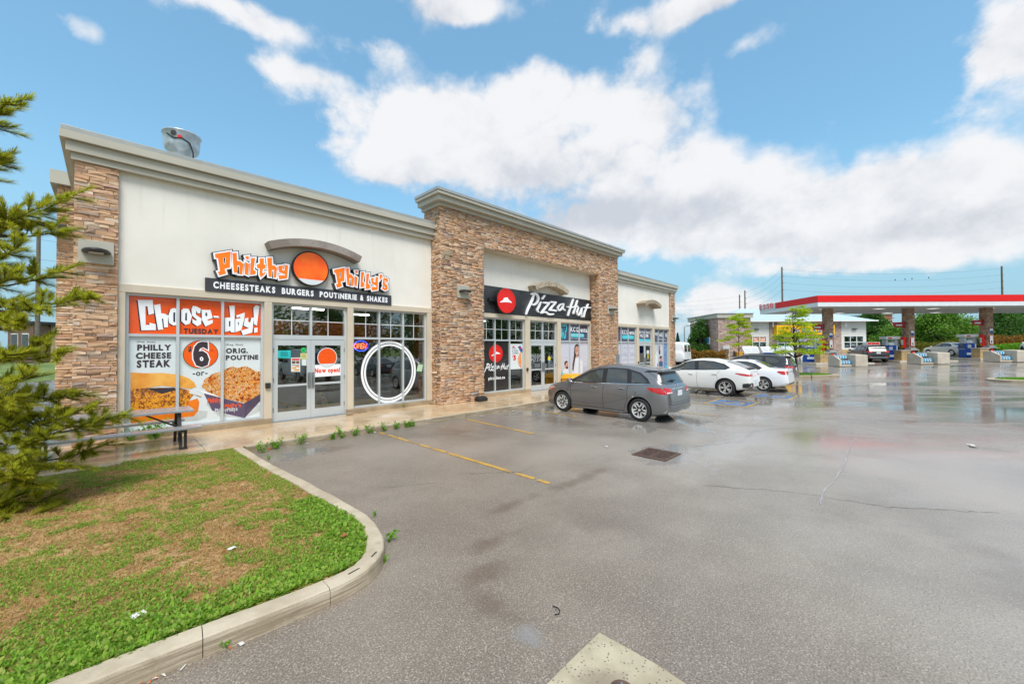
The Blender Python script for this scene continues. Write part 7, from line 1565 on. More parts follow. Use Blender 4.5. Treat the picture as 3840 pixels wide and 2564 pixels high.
# ------------------------------------------------------------------ vegetation
def rot_to(d):
    d = d / (np.linalg.norm(d, axis=-1, keepdims=True) + 1e-9); up_ = np.where(np.abs(d[..., 2:3]) < .95, np.array([0, 0, 1.]), np.array([1., 0, 0])); s_ = np.cross(d, up_); s_ /= np.linalg.norm(s_, axis=-1, keepdims=True) + 1e-9; return d, s_, np.cross(s_, d)
def leaves(C, size, rng, droop=.3, aspect=.55):
    """one rhombic leaf per centre"""
    n = len(C); d = rng.normal(size=(n, 3)); d[:, 2] = d[:, 2] * .6 - droop; d, s_, u = rot_to(d); L = size * rng.uniform(.6, 1.3, (n, 1)); a = rng.uniform(0, 2 * pi, (n, 1)); s2 = s_ * np.cos(a) + u * np.sin(a)
    V = np.stack([C - d * L * .5, C + s2 * L * aspect * .5, C + d * L * .5, C - s2 * L * aspect * .5], 1).reshape(-1, 3); return V, np.arange(n * 4).reshape(-1, 4)
def tree(name, label, pos, H, cr, ch, mat, n=5000, leaf=.16, trunk_h=None, tr=.12, bark=None, group=None, clumps=40, seed=1, flat=.75, layered=False, cat='tree', spread=.28):
    rng = np.random.default_rng(seed); pos = Vector(pos); e = empty(name, pos, label, cat, group); trunk_h = trunk_h if trunk_h is not None else H - ch
    mb = MB(); bend = [(0, 0, 0), (rng.normal() * .02 * H, rng.normal() * .02 * H, trunk_h), (rng.normal() * .03 * H, rng.normal() * .03 * H, H * .93)]
    mb.tube([bend[0], (bend[1][0] * .4, bend[1][1] * .4, trunk_h * .5), bend[1], ((bend[1][0] + bend[2][0]) / 2, (bend[1][1] + bend[2][1]) / 2, (trunk_h + H) / 2), bend[2]], [tr, tr * .85, tr * .7, tr * .45, tr * .12], 8)
    mb.build('trunk', bark or m_bark, e, smooth=True, local=True)
    cs = []; br = MB()
    for k in range(clumps):
        t = rng.uniform(.02, 1); z = trunk_h + (H - trunk_h) * t; prof = sin(pi * min(1, .18 + .82 * t) ** .8) if not layered else (1.02 - t * .8)
        rad = cr * prof * rng.uniform(.35, 1.0) ** .6; a = rng.uniform(0, 2 * pi); c = np.array([rad * cos(a), rad * sin(a), z + (rad * .12 if layered else 0)]); cs.append(c)
        zb = max(trunk_h * .9, z - rad * .55); f = (zb - trunk_h) / max(.01, H - trunk_h); o = np.array([bend[1][0] + (bend[2][0] - bend[1][0]) * f, bend[1][1] + (bend[2][1] - bend[1][1]) * f, zb])
        m_ = (o + c) / 2 + np.array([0, 0, rad * .08]); br.tube([tuple(o), tuple(m_), tuple(c)], [tr * .32, tr * .2, tr * .06], 5)
    br.build('limbs', bark or m_bark, e, smooth=True, local=True)
    cs = np.array(cs); idx = rng.integers(0, len(cs), n); C = cs[idx] + rng.normal(size=(n, 3)) * np.array([cr * spread, cr * spread, cr * spread * (flat * .45 if layered else flat)])
    if layered: C[:, 2] -= .02 * np.abs(rng.normal(size=n))
    V, Fq = leaves(C, leaf, rng); link('crown', np_mesh('crown', V, quads=Fq), mat, e, local=True); return e
def bush_box(name, label, r0, r1, f0, f1, z0, z1, mat, n, leaf, seed=3, frame=True, group=None, cat='hedge'):
    rng = np.random.default_rng(seed); rm, fm = (r0 + r1) / 2, (f0 + f1) / 2
    if frame: p = RGT * rm + FWD * fm; e = empty(name, (p.x, p.y, z0), label, cat, group, STROT)
    else: e = empty(name, (rm, fm, z0), label, cat, group)
    C = np.stack([rng.uniform(r0 - rm, r1 - rm, n), rng.uniform(f0 - fm, f1 - fm, n), np.zeros(n)], 1); top = (z1 - z0) * (1 + .16 * np.sin(C[:, 0] * 3.1) + .1 * np.sin(C[:, 0] * 7.7 + 1)); C[:, 2] = top * rng.uniform(0, 1, n) ** .7
    V, Fq = leaves(C, leaf, rng, .0); link('foliage', np_mesh('foliage', V, quads=Fq), mat, e, local=True)
    mb = MB()
    for k in range(max(3, int((r1 - r0) / .6))): x = rng.uniform(r0 - rm, r1 - rm); mb.tube([(x, 0, 0), (x + rng.normal() * .1, rng.normal() * .1, (z1 - z0) * .7)], [.03, .015], 5)
    mb.build('stems', m_bark, e, local=True); return e
lf_bright = leafmat('leaf_locust', [scol(176, 200, 20), scol(204, 222, 40), scol(150, 180, 18), scol(216, 228, 70)], .5)
lf_mid = leafmat('leaf_mid', [scol(88, 136, 44), scol(126, 170, 56), scol(66, 110, 38), scol(150, 186, 70)], .4)
lf_dark = leafmat('leaf_dark', [scol(60, 104, 46), scol(92, 138, 56), scol(46, 84, 38), scol(118, 158, 64)], .4)
lf_hedge = leafmat('leaf_hedge', [scol(176, 112, 44), scol(196, 140, 60), scol(120, 120, 40), scol(150, 84, 44), scol(96, 116, 36)], .25)
lf_hedgeg = leafmat('leaf_hedge_green', [scol(96, 120, 36), scol(130, 150, 44), scol(150, 120, 50), scol(70, 96, 32)], .25)
lf_weed = leafmat('leaf_weed', [scol(96, 156, 26), scol(128, 186, 36), scol(72, 128, 24), scol(150, 198, 50)], .35)
lf_grass = leafmat('leaf_lawn', [scol(122, 168, 50), scol(156, 198, 64), scol(98, 146, 44), scol(178, 206, 84), scol(136, 182, 56), scol(188, 192, 104), scol(112, 156, 62)], .5)
lf_dry = leafmat('leaf_dry', [scol(190, 150, 92), scol(164, 120, 70), scol(206, 172, 116), scol(140, 104, 66)], .2, .8)
lf_pine = leafmat('pine_needle', [scol(184, 190, 40), scol(216, 212, 60), scol(148, 164, 36), scol(228, 220, 90), scol(170, 196, 56), scol(150, 122, 60), scol(128, 148, 40)], .55)
lf_spruce = leafmat('spruce_needle', [scol(44, 76, 44), scol(62, 96, 56), scol(34, 60, 36)], .15)
# slim honey locusts on the islands
p = on_ground(2990, 1408, gz(26)); D_t = p.dot(FWD)
def island(name, label, D, pts, zt=.14):
    """raised planting island: kerb ring and turf; pts are pixels of its outer base"""
    return None
pT = FWD * 26 + RGT * at_depth(2992, 1400, 26).dot(RGT); gT = gzp(pT.x, pT.y)
IS1 = empty('planting_island', (pT.x, pT.y, gT)); IS1['kind'] = 'structure'
def ring_island(root, cx, cy, rx, ry, rz, z):
    n = 44; kb = 8
    def P(t, s, zz): x, y = rx * s * abs(cos(t)) ** .8 * (1 if cos(t) >= 0 else -1), (ry * s) * abs(sin(t)) ** .8 * (1 if sin(t) >= 0 else -1); return (cx + x * cos(rz) - y * sin(rz), cy + x * sin(rz) + y * cos(rz), zz)
    for k in range(kb):
        t0, t1 = 2 * pi * k / kb, 2 * pi * (k + 1) / kb - .012; V = []; m_ = 8
        for i in range(m_ + 1):
            t = t0 + (t1 - t0) * i / m_
            V += [P(t, 1, z - .1), P(t, 1, z + .12), P(t, .985, z + .14), P(t, 1 - .18 / min(rx, ry), z + .14), P(t, 1 - .18 / min(rx, ry), z - .05)]
        MB().add(V, [(i * 5 + j, (i + 1) * 5 + j, (i + 1) * 5 + j + 1, i * 5 + j + 1) for i in range(m_) for j in range(4)] + [(0, 1, 2, 3, 4), tuple(m_ * 5 + j for j in (4, 3, 2, 1, 0))]).build('kerb_stone', m_kerb, root)
    s = 1 - .18 / min(rx, ry); MB().add([(cx, cy, z + .2)] + [P(2 * pi * i / n, s, z + .11) for i in range(n)], [(0, 1 + i, 1 + (i + 1) % n) for i in range(n)]).build('turf', m_far, root, smooth=True)
    rng = np.random.default_rng(int(abs(cx) * 100)); N_ = 5000; a = rng.uniform(0, 2 * pi, N_); r = np.sqrt(rng.uniform(0, 1, N_)) * s * .97; C = np.array([P(a[i], r[i], z + .12 + .09 * (1 - r[i])) for i in range(N_)]); V, Fq = leaves(C + [0, 0, .02], .07, rng, -.6, .3); link('grass', np_mesh('grass', V, quads=Fq), lf_weed, root, kind='stuff')
ring_island(IS1, pT.x, pT.y, 2.5, 1.15, STROT + .05, gT)
tree('locust_tree', 'slim lime green locust tree on the planting island before the canopy', (pT.x, pT.y, gT + .12), 4.4, 1.7, 3.2, lf_bright, 7500, .10, 1.2, .07, m_darkbark, 'young locust trees', 60, 21, .6, True, spread=.10)
D2_ = 40; pT2 = FWD * D2_ + RGT * at_depth(2768, 1340, D2_).dot(RGT)
tree('locust_tree', 'smaller lime green locust tree in front of the store wall', (pT2.x, pT2.y, gzp(pT2.x, pT2.y)), 5.0, 1.75, 3.4, lf_bright, 5500, .13, 1.5, .06, m_bark, 'young locust trees', 36, 22, .6, True, spread=.11)
pR = FWD * 22.5 + RGT * (at_depth(3905, 1430, 22.5).dot(RGT)); IS2 = empty('planting_island', (pR.x, pR.y, gzp(pR.x, pR.y))); IS2['kind'] = 'structure'; ring_island(IS2, pR.x, pR.y, 2.6, 1.2, STROT, gzp(pR.x, pR.y))
# background trees (right of the store and behind the canopy)
def bt(u, vtop, D, w_px, mat, label, n, seed, name='broadleaf_tree', leaf=.34, ch=.8, group='trees behind the petrol station', tr=.22):
    q = at_depth(u, vtop, D); zb = gz(D, q.dot(RGT)) - .06; H = q.z - zb; cr = w_px / FPX * D / 2; pp = FWD * D + RGT * q.dot(RGT)
    return tree(name, label, (pp.x, pp.y, zb), H, cr, H * ch, mat, n, leaf, H * (1 - ch), tr, None, group, 60, seed, .8, False, spread=.22)
bt(3270, 1168, 72, 95, lf_dark, 'dense dark green tree right behind the store corner', 9000, 31); bt(3352, 1236, 66, 110, lf_mid, 'low mid green tree under the canopy, left of the second column', 8000, 32); bt(3290, 1200, 92, 70, lf_mid, 'tall tree partly hiding the far brick flats', 7000, 39)
bt(3525, 1172, 62, 170, lf_mid, 'broad spreading tree between the second and third canopy columns', 12000, 33, ch=.72); bt(3462, 1205, 75, 80, lf_mid, 'mid green tree just right of the second column', 7000, 34); bt(3615, 1212, 80, 90, lf_mid, 'thin tree beside the terracotta building', 5000, 35)
bt(3760, 1165, 70, 130, lf_dark, 'dark tree right of the third canopy column', 9000, 36); bt(3850, 1150, 72, 150, lf_dark, 'dark tree at the right edge of the picture', 9000, 37); bt(3700, 1236, 82, 80, lf_mid, 'tree behind the third canopy column', 6000, 38)
# evergreens by the store
bt(2628, 1206, 60, 72, lf_dark, 'rounded dark evergreen left of the store tower', 10000, 41, 'evergreen_tree', .26, .97, None); bt(2602, 1250, 62, 50, lf_dark, 'smaller bushy evergreen beside the rounded evergreen', 5000, 44, 'evergreen_tree', .26, .97, None)
def conifer(u, vtop, vb, D, w_px, label, seed):
    q = at_depth(u, vtop, D); zb = gz(D, q.dot(RGT)) - .06; H = q.z - zb; cr = w_px / FPX * D / 2; pp = FWD * D + RGT * q.dot(RGT); rng = np.random.default_rng(seed); e = empty('spruce_tree', (pp.x, pp.y, zb), label, 'tree'); MB().tube([(0, 0, 0), (0, 0, H * .95)], [.15, .02], 7).build('trunk', m_bark, e, local=True)
    n = 6000; t = rng.uniform(.06, 1, n) ** 1.0; lay = np.floor(t * 14) / 14; rad = cr * (1 - t * .97) * rng.uniform(.2, 1, n) ** .5 * (.75 + .5 * (t * 14 % 1 < .5)); a = rng.uniform(0, 2 * pi, n); C = np.stack([rad * np.cos(a), rad * np.sin(a), H * t - rad * .25], 1); V, Fq = leaves(C, .26, rng, .4, .35); link('crown', np_mesh('crown', V, quads=Fq), lf_spruce, e, local=True)
conifer(2541, 1248, 1300, 78, 34, 'small pointed spruce past the end of the shops', 5)
# hedges
def hedge_px(u0, u1, vt, D, dep, mat, label, n, seed, leaf=.16):
    a, zt = rz_(u0, vt, D); b = rz_(u1, vt, D)[0]; return bush_box('hedge', label, a, b, D, D + dep, gz(D, a) - .05, zt, mat, n, leaf, seed)
hedge_px(2572, 2736, 1318, 49, 1.6, lf_hedge, 'clipped orange brown hedge in front of the store tower', 12000, 51)
hedge_px(3440, 3580, 1288, 56, 1.5, lf_hedgeg, 'olive green hedge under the canopy behind the ivory sedan', 8000, 52, .2); hedge_px(3560, 3620, 1278, 58, 1.5, lf_hedgeg, 'taller green hedge beside the third pump', 5000, 53, .2); hedge_px(3722, 3900, 1264, 62, 1.6, lf_hedge, 'brown hedge at the right edge behind the white crossover', 9000, 54, .2)
for k, (u, v, D, w_) in enumerate(((3765, 1292, 52, 1.3), (3812, 1288, 55, 1.2), (3735, 1300, 50, .9))):
    a, zt = rz_(u, v, D); bush_box('shrub', ['round green shrub on the verge left of the white crossover', 'green shrub on the verge just above the white crossover', 'small low shrub beside the third column'][k], a - w_, a + w_, D - .6, D + .6, gz(D, a), zt, lf_weed, 2500, .16, 60 + k, cat='shrub')
# trees across the road: out of frame, mirrored in the shop glass
for k, (x, y, H, cr, mt) in enumerate(((6, -30, 9, 3.6, lf_dark), (13, -33, 10, 4.2, lf_mid), (20, -29, 8, 3.5, lf_dark), (27, -32, 10, 4.2, lf_hedgeg), (34, -30, 9, 4, lf_dark), (42, -33, 11, 4.5, lf_mid), (50, -30, 9, 4, lf_dark), (60, -34, 10, 5, lf_mid), (72, -34, 11, 5, lf_dark))):
    tree('roadside_tree', ['leftmost', 'second', 'third', 'fourth', 'fifth', 'sixth', 'seventh', 'eighth', 'rightmost'][k] + ' roadside tree mirrored in the shop glass', (x, y, -.06), H, cr, H * .85, mt, 3500, .5, H * .12, .25, None, 'roadside trees mirrored in the glass', 40, 80 + k, .8, False, spread=.24)
# ---- the pine at the left edge
pt_ = FWD * 5.4 + RGT * (-1.283 * 5.4 - .75); PN = empty('pine_tree', (pt_.x, pt_.y, .12), 'young pine with yellow green needles reaching in from the left edge', 'tree')
O_ = Vector((pt_.x, pt_.y, .12)); MB().tube([(0, 0, -.1), (.03, .02, 2), (0, .05, 4), (.02, 0, 6.2)], [.13, .105, .07, .02], 10).build('trunk', m_darkbark, PN, smooth=True, local=True)
TIPS = [(30, 385, 5.0), (15, 590, 5.1), (275, 730, 5.6), (225, 870, 5.4), (120, 790, 5.2), (60, 930, 5.0), (250, 1010, 5.4), (60, 1040, 4.9), (345, 1115, 5.5), (180, 1150, 5.0), (90, 1210, 4.8), (235, 1325, 5.0), (120, 1400, 4.7), (300, 1470, 5.2), (60, 1490, 4.6), (485, 1545, 5.6), (380, 1510, 5.3), (250, 1560, 4.9), (405, 1665, 5.5), (200, 1640, 4.8), (100, 1700, 4.6), (270, 1745, 5.0), (150, 1820, 4.7), (60, 1780, 4.5), (200, 1880, 4.9), (80, 1960, 4.6), (20, 2040, 4.5), (330, 1600, 5.1), (160, 1290, 5.2), (30, 1330, 4.7), (160, 1480, 5.3), (40, 1600, 4.9), (150, 1740, 5.2), (20, 1880, 4.8), (20, 1180, 5.2), (40, 830, 5.3), (130, 1560, 5.0)]
rng = np.random.default_rng(5); limb = MB(); shoots = []
for (u, v, D) in TIPS:
    tip = at_depth(u, v, D) - O_; zb = max(.25, tip.z * .93 - .05 + (0.12 if tip.z < 1.5 else 0)); o = Vector((0, 0, zb)); L = (tip - o).length; mid = (o + tip) / 2 + Vector((rng.normal() * .04, rng.normal() * .04, rng.uniform(-.16, .06) * L)); pts = [o, o.lerp(mid, .5), mid, mid.lerp(tip, .5) + Vector((0, 0, -.02 * L)), tip]
    limb.tube([tuple(p) for p in pts], [.022, .018, .013, .009, .004], 6); shoots.append((pts[3], tip, .30))
    for k in range(19):
        t = rng.uniform(.30, .99); b = pts[2].lerp(tip, (t - .38) / .62) if t > .5 else o.lerp(pts[2], t / .5 * .9); d = (tip - o).normalized(); side = d.cross(Vector((0, 0, 1))).normalized() * (1 if k % 2 else -1); ln = rng.uniform(.12, .42) * (1.15 - .5 * t); e2 = b + (d * rng.uniform(.5, 1.0) + side * rng.uniform(.1, 1.0) + Vector((0, 0, rng.uniform(-.45, .75)))).normalized() * ln
        limb.tube([tuple(b), tuple((b + e2) / 2 + Vector((0, 0, -.01))), tuple(e2)], [.006, .005, .003], 5); shoots.append((b.lerp(e2, .25), e2, .2))
limb.build('branches', m_darkbark, PN, smooth=True, local=True)
NV = []
for (a, b, _) in shoots:
    a = np.array(a); b = np.array(b); n = int(110 + 430 * np.linalg.norm(b - a)); t = rng.uniform(0, 1.02, (n, 1)); base = a + (b - a) * t; d = (b - a) / np.linalg.norm(b - a); _, s_, u_ = rot_to(d[None]); ph = rng.uniform(0, 2 * pi, (n, 1)); sp = rng.uniform(.45, .95, (n, 1)) * (1 - .45 * t); nd = d * np.cos(sp) + (s_ * np.cos(ph) + u_ * np.sin(ph)) * np.sin(sp) + np.array([0, 0, .12]); nd /= np.linalg.norm(nd, axis=1, keepdims=True); ln = rng.uniform(.07, .12, (n, 1)); _, s3, _u = rot_to(nd); w2 = .0027
    NV.append(np.stack([base - s3 * w2, base + s3 * w2, base + nd * ln + s3 * .0014, base + nd * ln - s3 * .0014], 1).reshape(-1, 3))
NV = np.concatenate(NV); link('needles', np_mesh('needles', NV, quads=np.arange(len(NV)).reshape(-1, 4)), lf_pine, PN, local=True, kind='stuff')
# ---- lawn plants: clover, plantain and grass, thick along the kerb, thin on the dry turf
rng = np.random.default_rng(9)
def vnoise(x, y, s, seed):
    r = np.random.default_rng(seed); g = r.uniform(0, 1, (64, 64)); xi, yi = x * s + 100, y * s + 100; x0, y0 = np.floor(xi).astype(int), np.floor(yi).astype(int); fx_, fy2 = xi - x0, yi - y0; fx_ = fx_ * fx_ * (3 - 2 * fx_); fy2 = fy2 * fy2 * (3 - 2 * fy2); G = lambda a, b: g[a % 64, b % 64]
    return (G(x0, y0) * (1 - fx_) + G(x0 + 1, y0) * fx_) * (1 - fy2) + (G(x0, y0 + 1) * (1 - fx_) + G(x0 + 1, y0 + 1) * fx_) * fy2
ins = np.vectorize(inside_lawn); N_ = 90000
px = np.concatenate([rng.uniform(-1.2, 2.05, N_ // 2), rng.uniform(-7.5, 2.05, N_ // 2)]); py = np.concatenate([3.55 + rng.uniform(0, 1, N_ // 2) ** 1.3 * 6.2, rng.uniform(3.55, 9.86, N_ // 2)]); ok = ins(px, py); px, py = px[ok], py[ok]
kx = np.array([p[0] for p in dens(KI, .1)]); ky = np.array([p[1] for p in dens(KI, .1)]); dk = np.min(np.hypot(px[:, None] - kx[None, ::2], py[:, None] - ky[None, ::2]), 1)
fld = .38 * vnoise(px, py, 1.5, 1) + .32 * vnoise(px, py, 4.5, 2) + .30 * vnoise(px, py, 10, 3); thr = .375 + .125 * np.clip((dk - .25) / .8, 0, 1) - .22 * np.exp(-(dk / .28) ** 2) * (py < 5.2) - .1 * (px < -1.5) - .05 * (py > 8.6)
keep = rng.uniform(0, 1, len(px)) < np.clip((fld - thr + .10) / .2, .10, .96) ** 1.5; gx_, gy_, gd = px[keep], py[keep], dk[keep]; lz = np.vectorize(lawn_z)(gx_, gy_)
lush = np.exp(-(gd / .45) ** 2) * (gy_ < 5.6) + .15; n = len(gx_); NL = 6; C = []; V_ = []
base = np.repeat(np.stack([gx_, gy_, lz], 1), NL, 0); lu = np.repeat(lush, NL)[:, None]; m_ = len(base); a = rng.uniform(0, 2 * pi, (m_, 1)); el = rng.uniform(.1, 1.15, (m_, 1)); d = np.concatenate([np.cos(a) * np.cos(el), np.sin(a) * np.cos(el), np.sin(el)], 1); L = (.012 + .018 * lu) * rng.uniform(.35, 2.0, (m_, 1)); sd2 = np.concatenate([-np.sin(a), np.cos(a), 0 * a], 1); w2 = L * rng.uniform(.07, .32, (m_, 1)); st_ = base + d * rng.uniform(0, .012, (m_, 1)) + np.array([0, 0, .004])
V_ = np.stack([st_, st_ + d * L * .55 + sd2 * w2, st_ + d * L + np.array([0, 0, -.15]) * L, st_ + d * L * .55 - sd2 * w2], 1).reshape(-1, 3)
link('grass', np_mesh('grass', V_, quads=np.arange(len(V_)).reshape(-1, 4)), lf_grass, None, kind='stuff', label='green clover and weeds over the lawn', cat='grass')
k2 = rng.uniform(0, 1, len(px)) < .75; gx_, gy_ = px[k2], py[k2]; lz = np.vectorize(lawn_z)(gx_, gy_); n = len(gx_); NL = 3; base = np.repeat(np.stack([gx_, gy_, lz], 1), NL, 0); m_ = len(base); base[:, :2] += rng.normal(size=(m_, 2)) * .02; a = rng.uniform(0, 2 * pi, (m_, 1)); el = rng.uniform(.05, .7, (m_, 1)); d = np.concatenate([np.cos(a) * np.cos(el), np.sin(a) * np.cos(el), np.sin(el)], 1); L = rng.uniform(.02, .055, (m_, 1)); sd2 = np.concatenate([-np.sin(a), np.cos(a), 0 * a], 1) * .0028
V_ = np.stack([base - sd2, base + sd2, base + d * L + sd2 * .3, base + d * L - sd2 * .3], 1).reshape(-1, 3); link('dry_grass', np_mesh('dry_grass', V_, quads=np.arange(len(V_)).reshape(-1, 4)), lf_dry, None, kind='stuff', label='short dry straw coloured grass over the lawn', cat='grass')
# ---- single weeds
def weed(p, H, n, leaf, label, seed, mat=None, group='weeds along the kerb', up_=.5):
    r = np.random.default_rng(seed); e = empty('weed', p, label, 'weed', group); mb = MB(); C = []
    for k in range(max(3, n // 14)):
        a = r.uniform(0, 2 * pi); l = H * r.uniform(.6, 1.1); tp = (cos(a) * l * .45, sin(a) * l * .45, l * .85); mb.tube([(0, 0, -.01), (tp[0] * .4, tp[1] * .4, tp[2] * .6), tp], [.003, .0025, .0012], 4)
        for j in range(14): t = r.uniform(.15, 1); C.append((tp[0] * t + r.normal() * H * .10, tp[1] * t + r.normal() * H * .10, max(.01, tp[2] * t + r.normal() * H * .06)))
    mb.build('stems', mat or lf_weed, e, local=True); V, Fq = leaves(np.array(C), leaf, r, -.3, .4); link('leaves', np_mesh('leaves', V, quads=Fq), mat or lf_weed, e, local=True); return e
WP = [(985, 1697), (1038, 1683), (1120, 1665), (1243, 1647), (1273, 1638), (1325, 1632), (1378, 1622), (1432, 1612), (1478, 1606), (1507, 1597), (1520, 1593)]
words = ['first', 'second', 'third', 'fourth', 'fifth', 'sixth', 'seventh', 'eighth', 'ninth', 'tenth', 'last']
for k, (u, v) in enumerate(WP):
    p = on_ground(u, v, 0); p.y = min(p.y, 9.42); weed((p.x, p.y, 0), [.27, .3, .34, .18, .3, .26, .26, .25, .22, .22, .18][k], 130, .05, words[k] + ' weed tuft along the sidewalk kerb counting from the lawn corner', 200 + k)
for k, (u, v, H, lab) in enumerate(((1452, 2032, .14, 'leafy plantain weed at the outside of the kerb curve'), (1430, 2112, .08, 'small weed at the kerb foot below the black scuff'), (1002, 1722, .12, 'weed at the inner foot of the lawn kerb near the sidewalk'), (1398, 1935, .07, 'tiny weed at the kerb foot above the plantain'), (830, 2432, .07, 'little weed among the litter under the cracked kerb'))): p = on_ground(u, v, 0); weed((p.x + .02, p.y - .01, 0), H, 50, .05 if k == 0 else .03, lab, 230 + k)
p = on_ground(640, 1640, .13); weed((.75, 11.75, .13), .5, 220, .085, 'bushy vine growing behind the picnic table', 240, lf_weed, None); weed((.35, 11.82, .13), .3, 110, .07, 'low vine spreading below the sandwich picture', 241, lf_mid, None); weed((6.95, 11.9, .13), .2, 30, .04, 'single weed at the sill under the ring decal', 242)
# ------------------------------------------------------------------ lot markings and small things
def strip(name, pts, w_, mat, label, group=None, cat='road marking', z=.006):
    e = empty(name, (pts[0][0], pts[0][1], 0), label, cat, group); V = []; Fq = []; P = []
    for a, b in zip(pts[:-1], pts[1:]):
        n = max(1, int(sqrt((a[0] - b[0]) ** 2 + (a[1] - b[1]) ** 2) / .08)); P += [(a[0] + (b[0] - a[0]) * i / n, a[1] + (b[1] - a[1]) * i / n) for i in range(n)]
    P.append(pts[-1])
    for i, q in enumerate(P):
        a, b = Vector(P[max(i - 1, 0)]), Vector(P[min(i + 1, len(P) - 1)]); d = (b - a).normalized(); nn = Vector((-d.y, d.x)); k1, k2 = (w_ / 2 * random.uniform(.8, 1.08) for _ in (0, 1)); g = gzp(*q) + z; V += [(q[0] - nn.x * k1, q[1] - nn.y * k1, g), (q[0] + nn.x * k2, q[1] + nn.y * k2, g)]
        if i and random.random() > .05: Fq.append((2 * i - 2, 2 * i - 1, 2 * i + 1, 2 * i))
    mb = MB().add(V, Fq); mb.build('paint_strip', mat, e, fix=False); return e
strip('stall_line', [(4.76, 9.3), (4.78, 3.92)], .10, m_yellow, 'long yellow stall line nearest the lawn', 'yellow stall lines')
strip('stall_line', [(7.40, 9.2), (7.26, 6.4)], .09, m_yellow, 'short yellow stall line between the lawn and the grey hatchback', 'yellow stall lines')
strip('stall_line', [(10.12, 9.4), (9.96, 7.1)], .09, m_yellow, 'yellow stall line under the nose of the grey hatchback', 'yellow stall lines')
for k, x in enumerate((12.9, 15.35, 17.4, 20.6, 23.5, 26.2)): strip('stall_line', [(x, 9.3), (x, 4.0)], .09, m_yellow, ['yellow stall line right behind the grey hatchback', 'yellow stall line left of the blue parking pad', 'yellow stall line left of the white coupe SUV', 'yellow stall line between the coupe SUV and the white sedan', 'yellow stall line between the white sedan and the dark crossover', 'yellow stall line beyond the dark crossover'][k], 'yellow stall lines')
def pad(x0, y0, label):
    e = empty('parking_pad', (x0, y0, 0), label, 'road marking'); w_, h = 1.55, 1.3
    MB().box(x0, x0 + w_, y0, y0 + h, .002, .006).build('blue_field', m_bluepad, e)
    for a in ((x0 - .08, x0, y0 - .08, y0 + h + .08), (x0 + w_, x0 + w_ + .08, y0 - .08, y0 + h + .08), (x0, x0 + w_, y0 - .08, y0), (x0, x0 + w_, y0 + h, y0 + h + .08)): MB().box(*a, .002, .0065).build('yellow_border', m_yellow, e)
    cx, cy = x0 + w_ * .5, y0 + h * .42; V = []; Fq = []; n = 22     # wheelchair symbol: wheel arc, back, seat, leg, head
    for i in range(n + 1): t = radians(100 + 235 * i / n); V += [(cx + .33 * cos(t), cy + .33 * sin(t), .0095), (cx + .25 * cos(t), cy + .25 * sin(t), .0095)]; Fq += [(2 * i - 2, 2 * i - 1, 2 * i + 1, 2 * i)] if i else []
    MB().add(V, Fq).build('symbol_wheel', m_yellow, e, fix=False); MB().box(cx - .06, cx + .03, cy + .1, cy + .52, .007, .0105).build('symbol_back', m_yellow, e); MB().box(cx + .03, cx + .34, cy + .1, cy + .18, .007, .0105).build('symbol_seat', m_yellow, e); MB().box(cx + .28, cx + .36, cy - .24, cy + .1, .007, .0105).build('symbol_leg', m_yellow, e); MB().cyl((cx - .02, cy + .64, .007), (cx - .02, cy + .64, .0105), .075, n=14).build('symbol_head', m_yellow, e)
pad(15.55, 4.0, 'blue accessible parking pad with yellow border left of the coupe SUV'); pad(18.9, 3.35, 'second blue accessible parking pad behind the coupe SUV tail')
m_crack = M('crack_dark', scol(84, 76, 71), .9)
# catch basin grate
G = empty('drain_grate', (7.5, 3.48, 0), 'rusty square drain grate set in the wet asphalt', 'drain'); x0, x1, y0, y1 = 7.18, 7.83, 3.18, 3.78; m_rust = M('rusty_iron', scol(110, 88, 78), .6, .4, var=.3, vs_=14)
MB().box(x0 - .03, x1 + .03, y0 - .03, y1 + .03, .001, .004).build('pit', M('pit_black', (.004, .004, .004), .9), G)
for a in ((x0 - .03, x1 + .03, y0 - .03, y0 + .015), (x0 - .03, x1 + .03, y1 - .015, y1 + .03), (x0 - .03, x0 + .015, y0 + .015, y1 - .015), (x1 - .015, x1 + .03, y0 + .015, y1 - .015), (x0 + .015, x1 - .015, (y0 + y1) / 2 - .012, (y0 + y1) / 2 + .012)): MB().box(*a, .003, .02).build('frame', m_rust, G)
for r_ in range(2):
    ya_, yb_ = (y0 + .015, (y0 + y1) / 2 - .012) if r_ == 0 else ((y0 + y1) / 2 + .012, y1 - .015)
    for i in range(11): q = x0 + .03 + i * .056; MB().box(q, q + .024, ya_, yb_, .003, .017).build('bar', m_rust, G)
# concrete access slab with its lid
SL = empty('access_slab', (2.15, 1.2, 0), 'square concrete slab in the asphalt with a rusty round lid', 'manhole')
mb = MB(); poly = [(1.70, .84), (2.5, .8), (2.54, 1.2), (2.53, 1.62), (2.1, 1.615), (1.72, 1.6)]; mb.prism_z(poly, -.01, .012); mb.build('slab', m_slab, SL, bevel=.006)
lx, ly = 2.20, 1.25; MB().lathe([(0, .014), (.058, .014), (.06, .018), (.072, .018), (.075, .011)], (lx, ly, 0), n=30).build('lid', m_rust, SL, smooth=False)
for a in (0.6, 3.74): MB().cyl((lx + .045 * cos(a), ly + .045 * sin(a), .014), (lx + .045 * cos(a), ly + .045 * sin(a), .018), .008, n=8).build('bolt', m_steel, SL)
MB().box(lx - .018, lx + .018, ly - .008, ly + .008, .0142, .0165).build('key_slot', m_rust, SL)
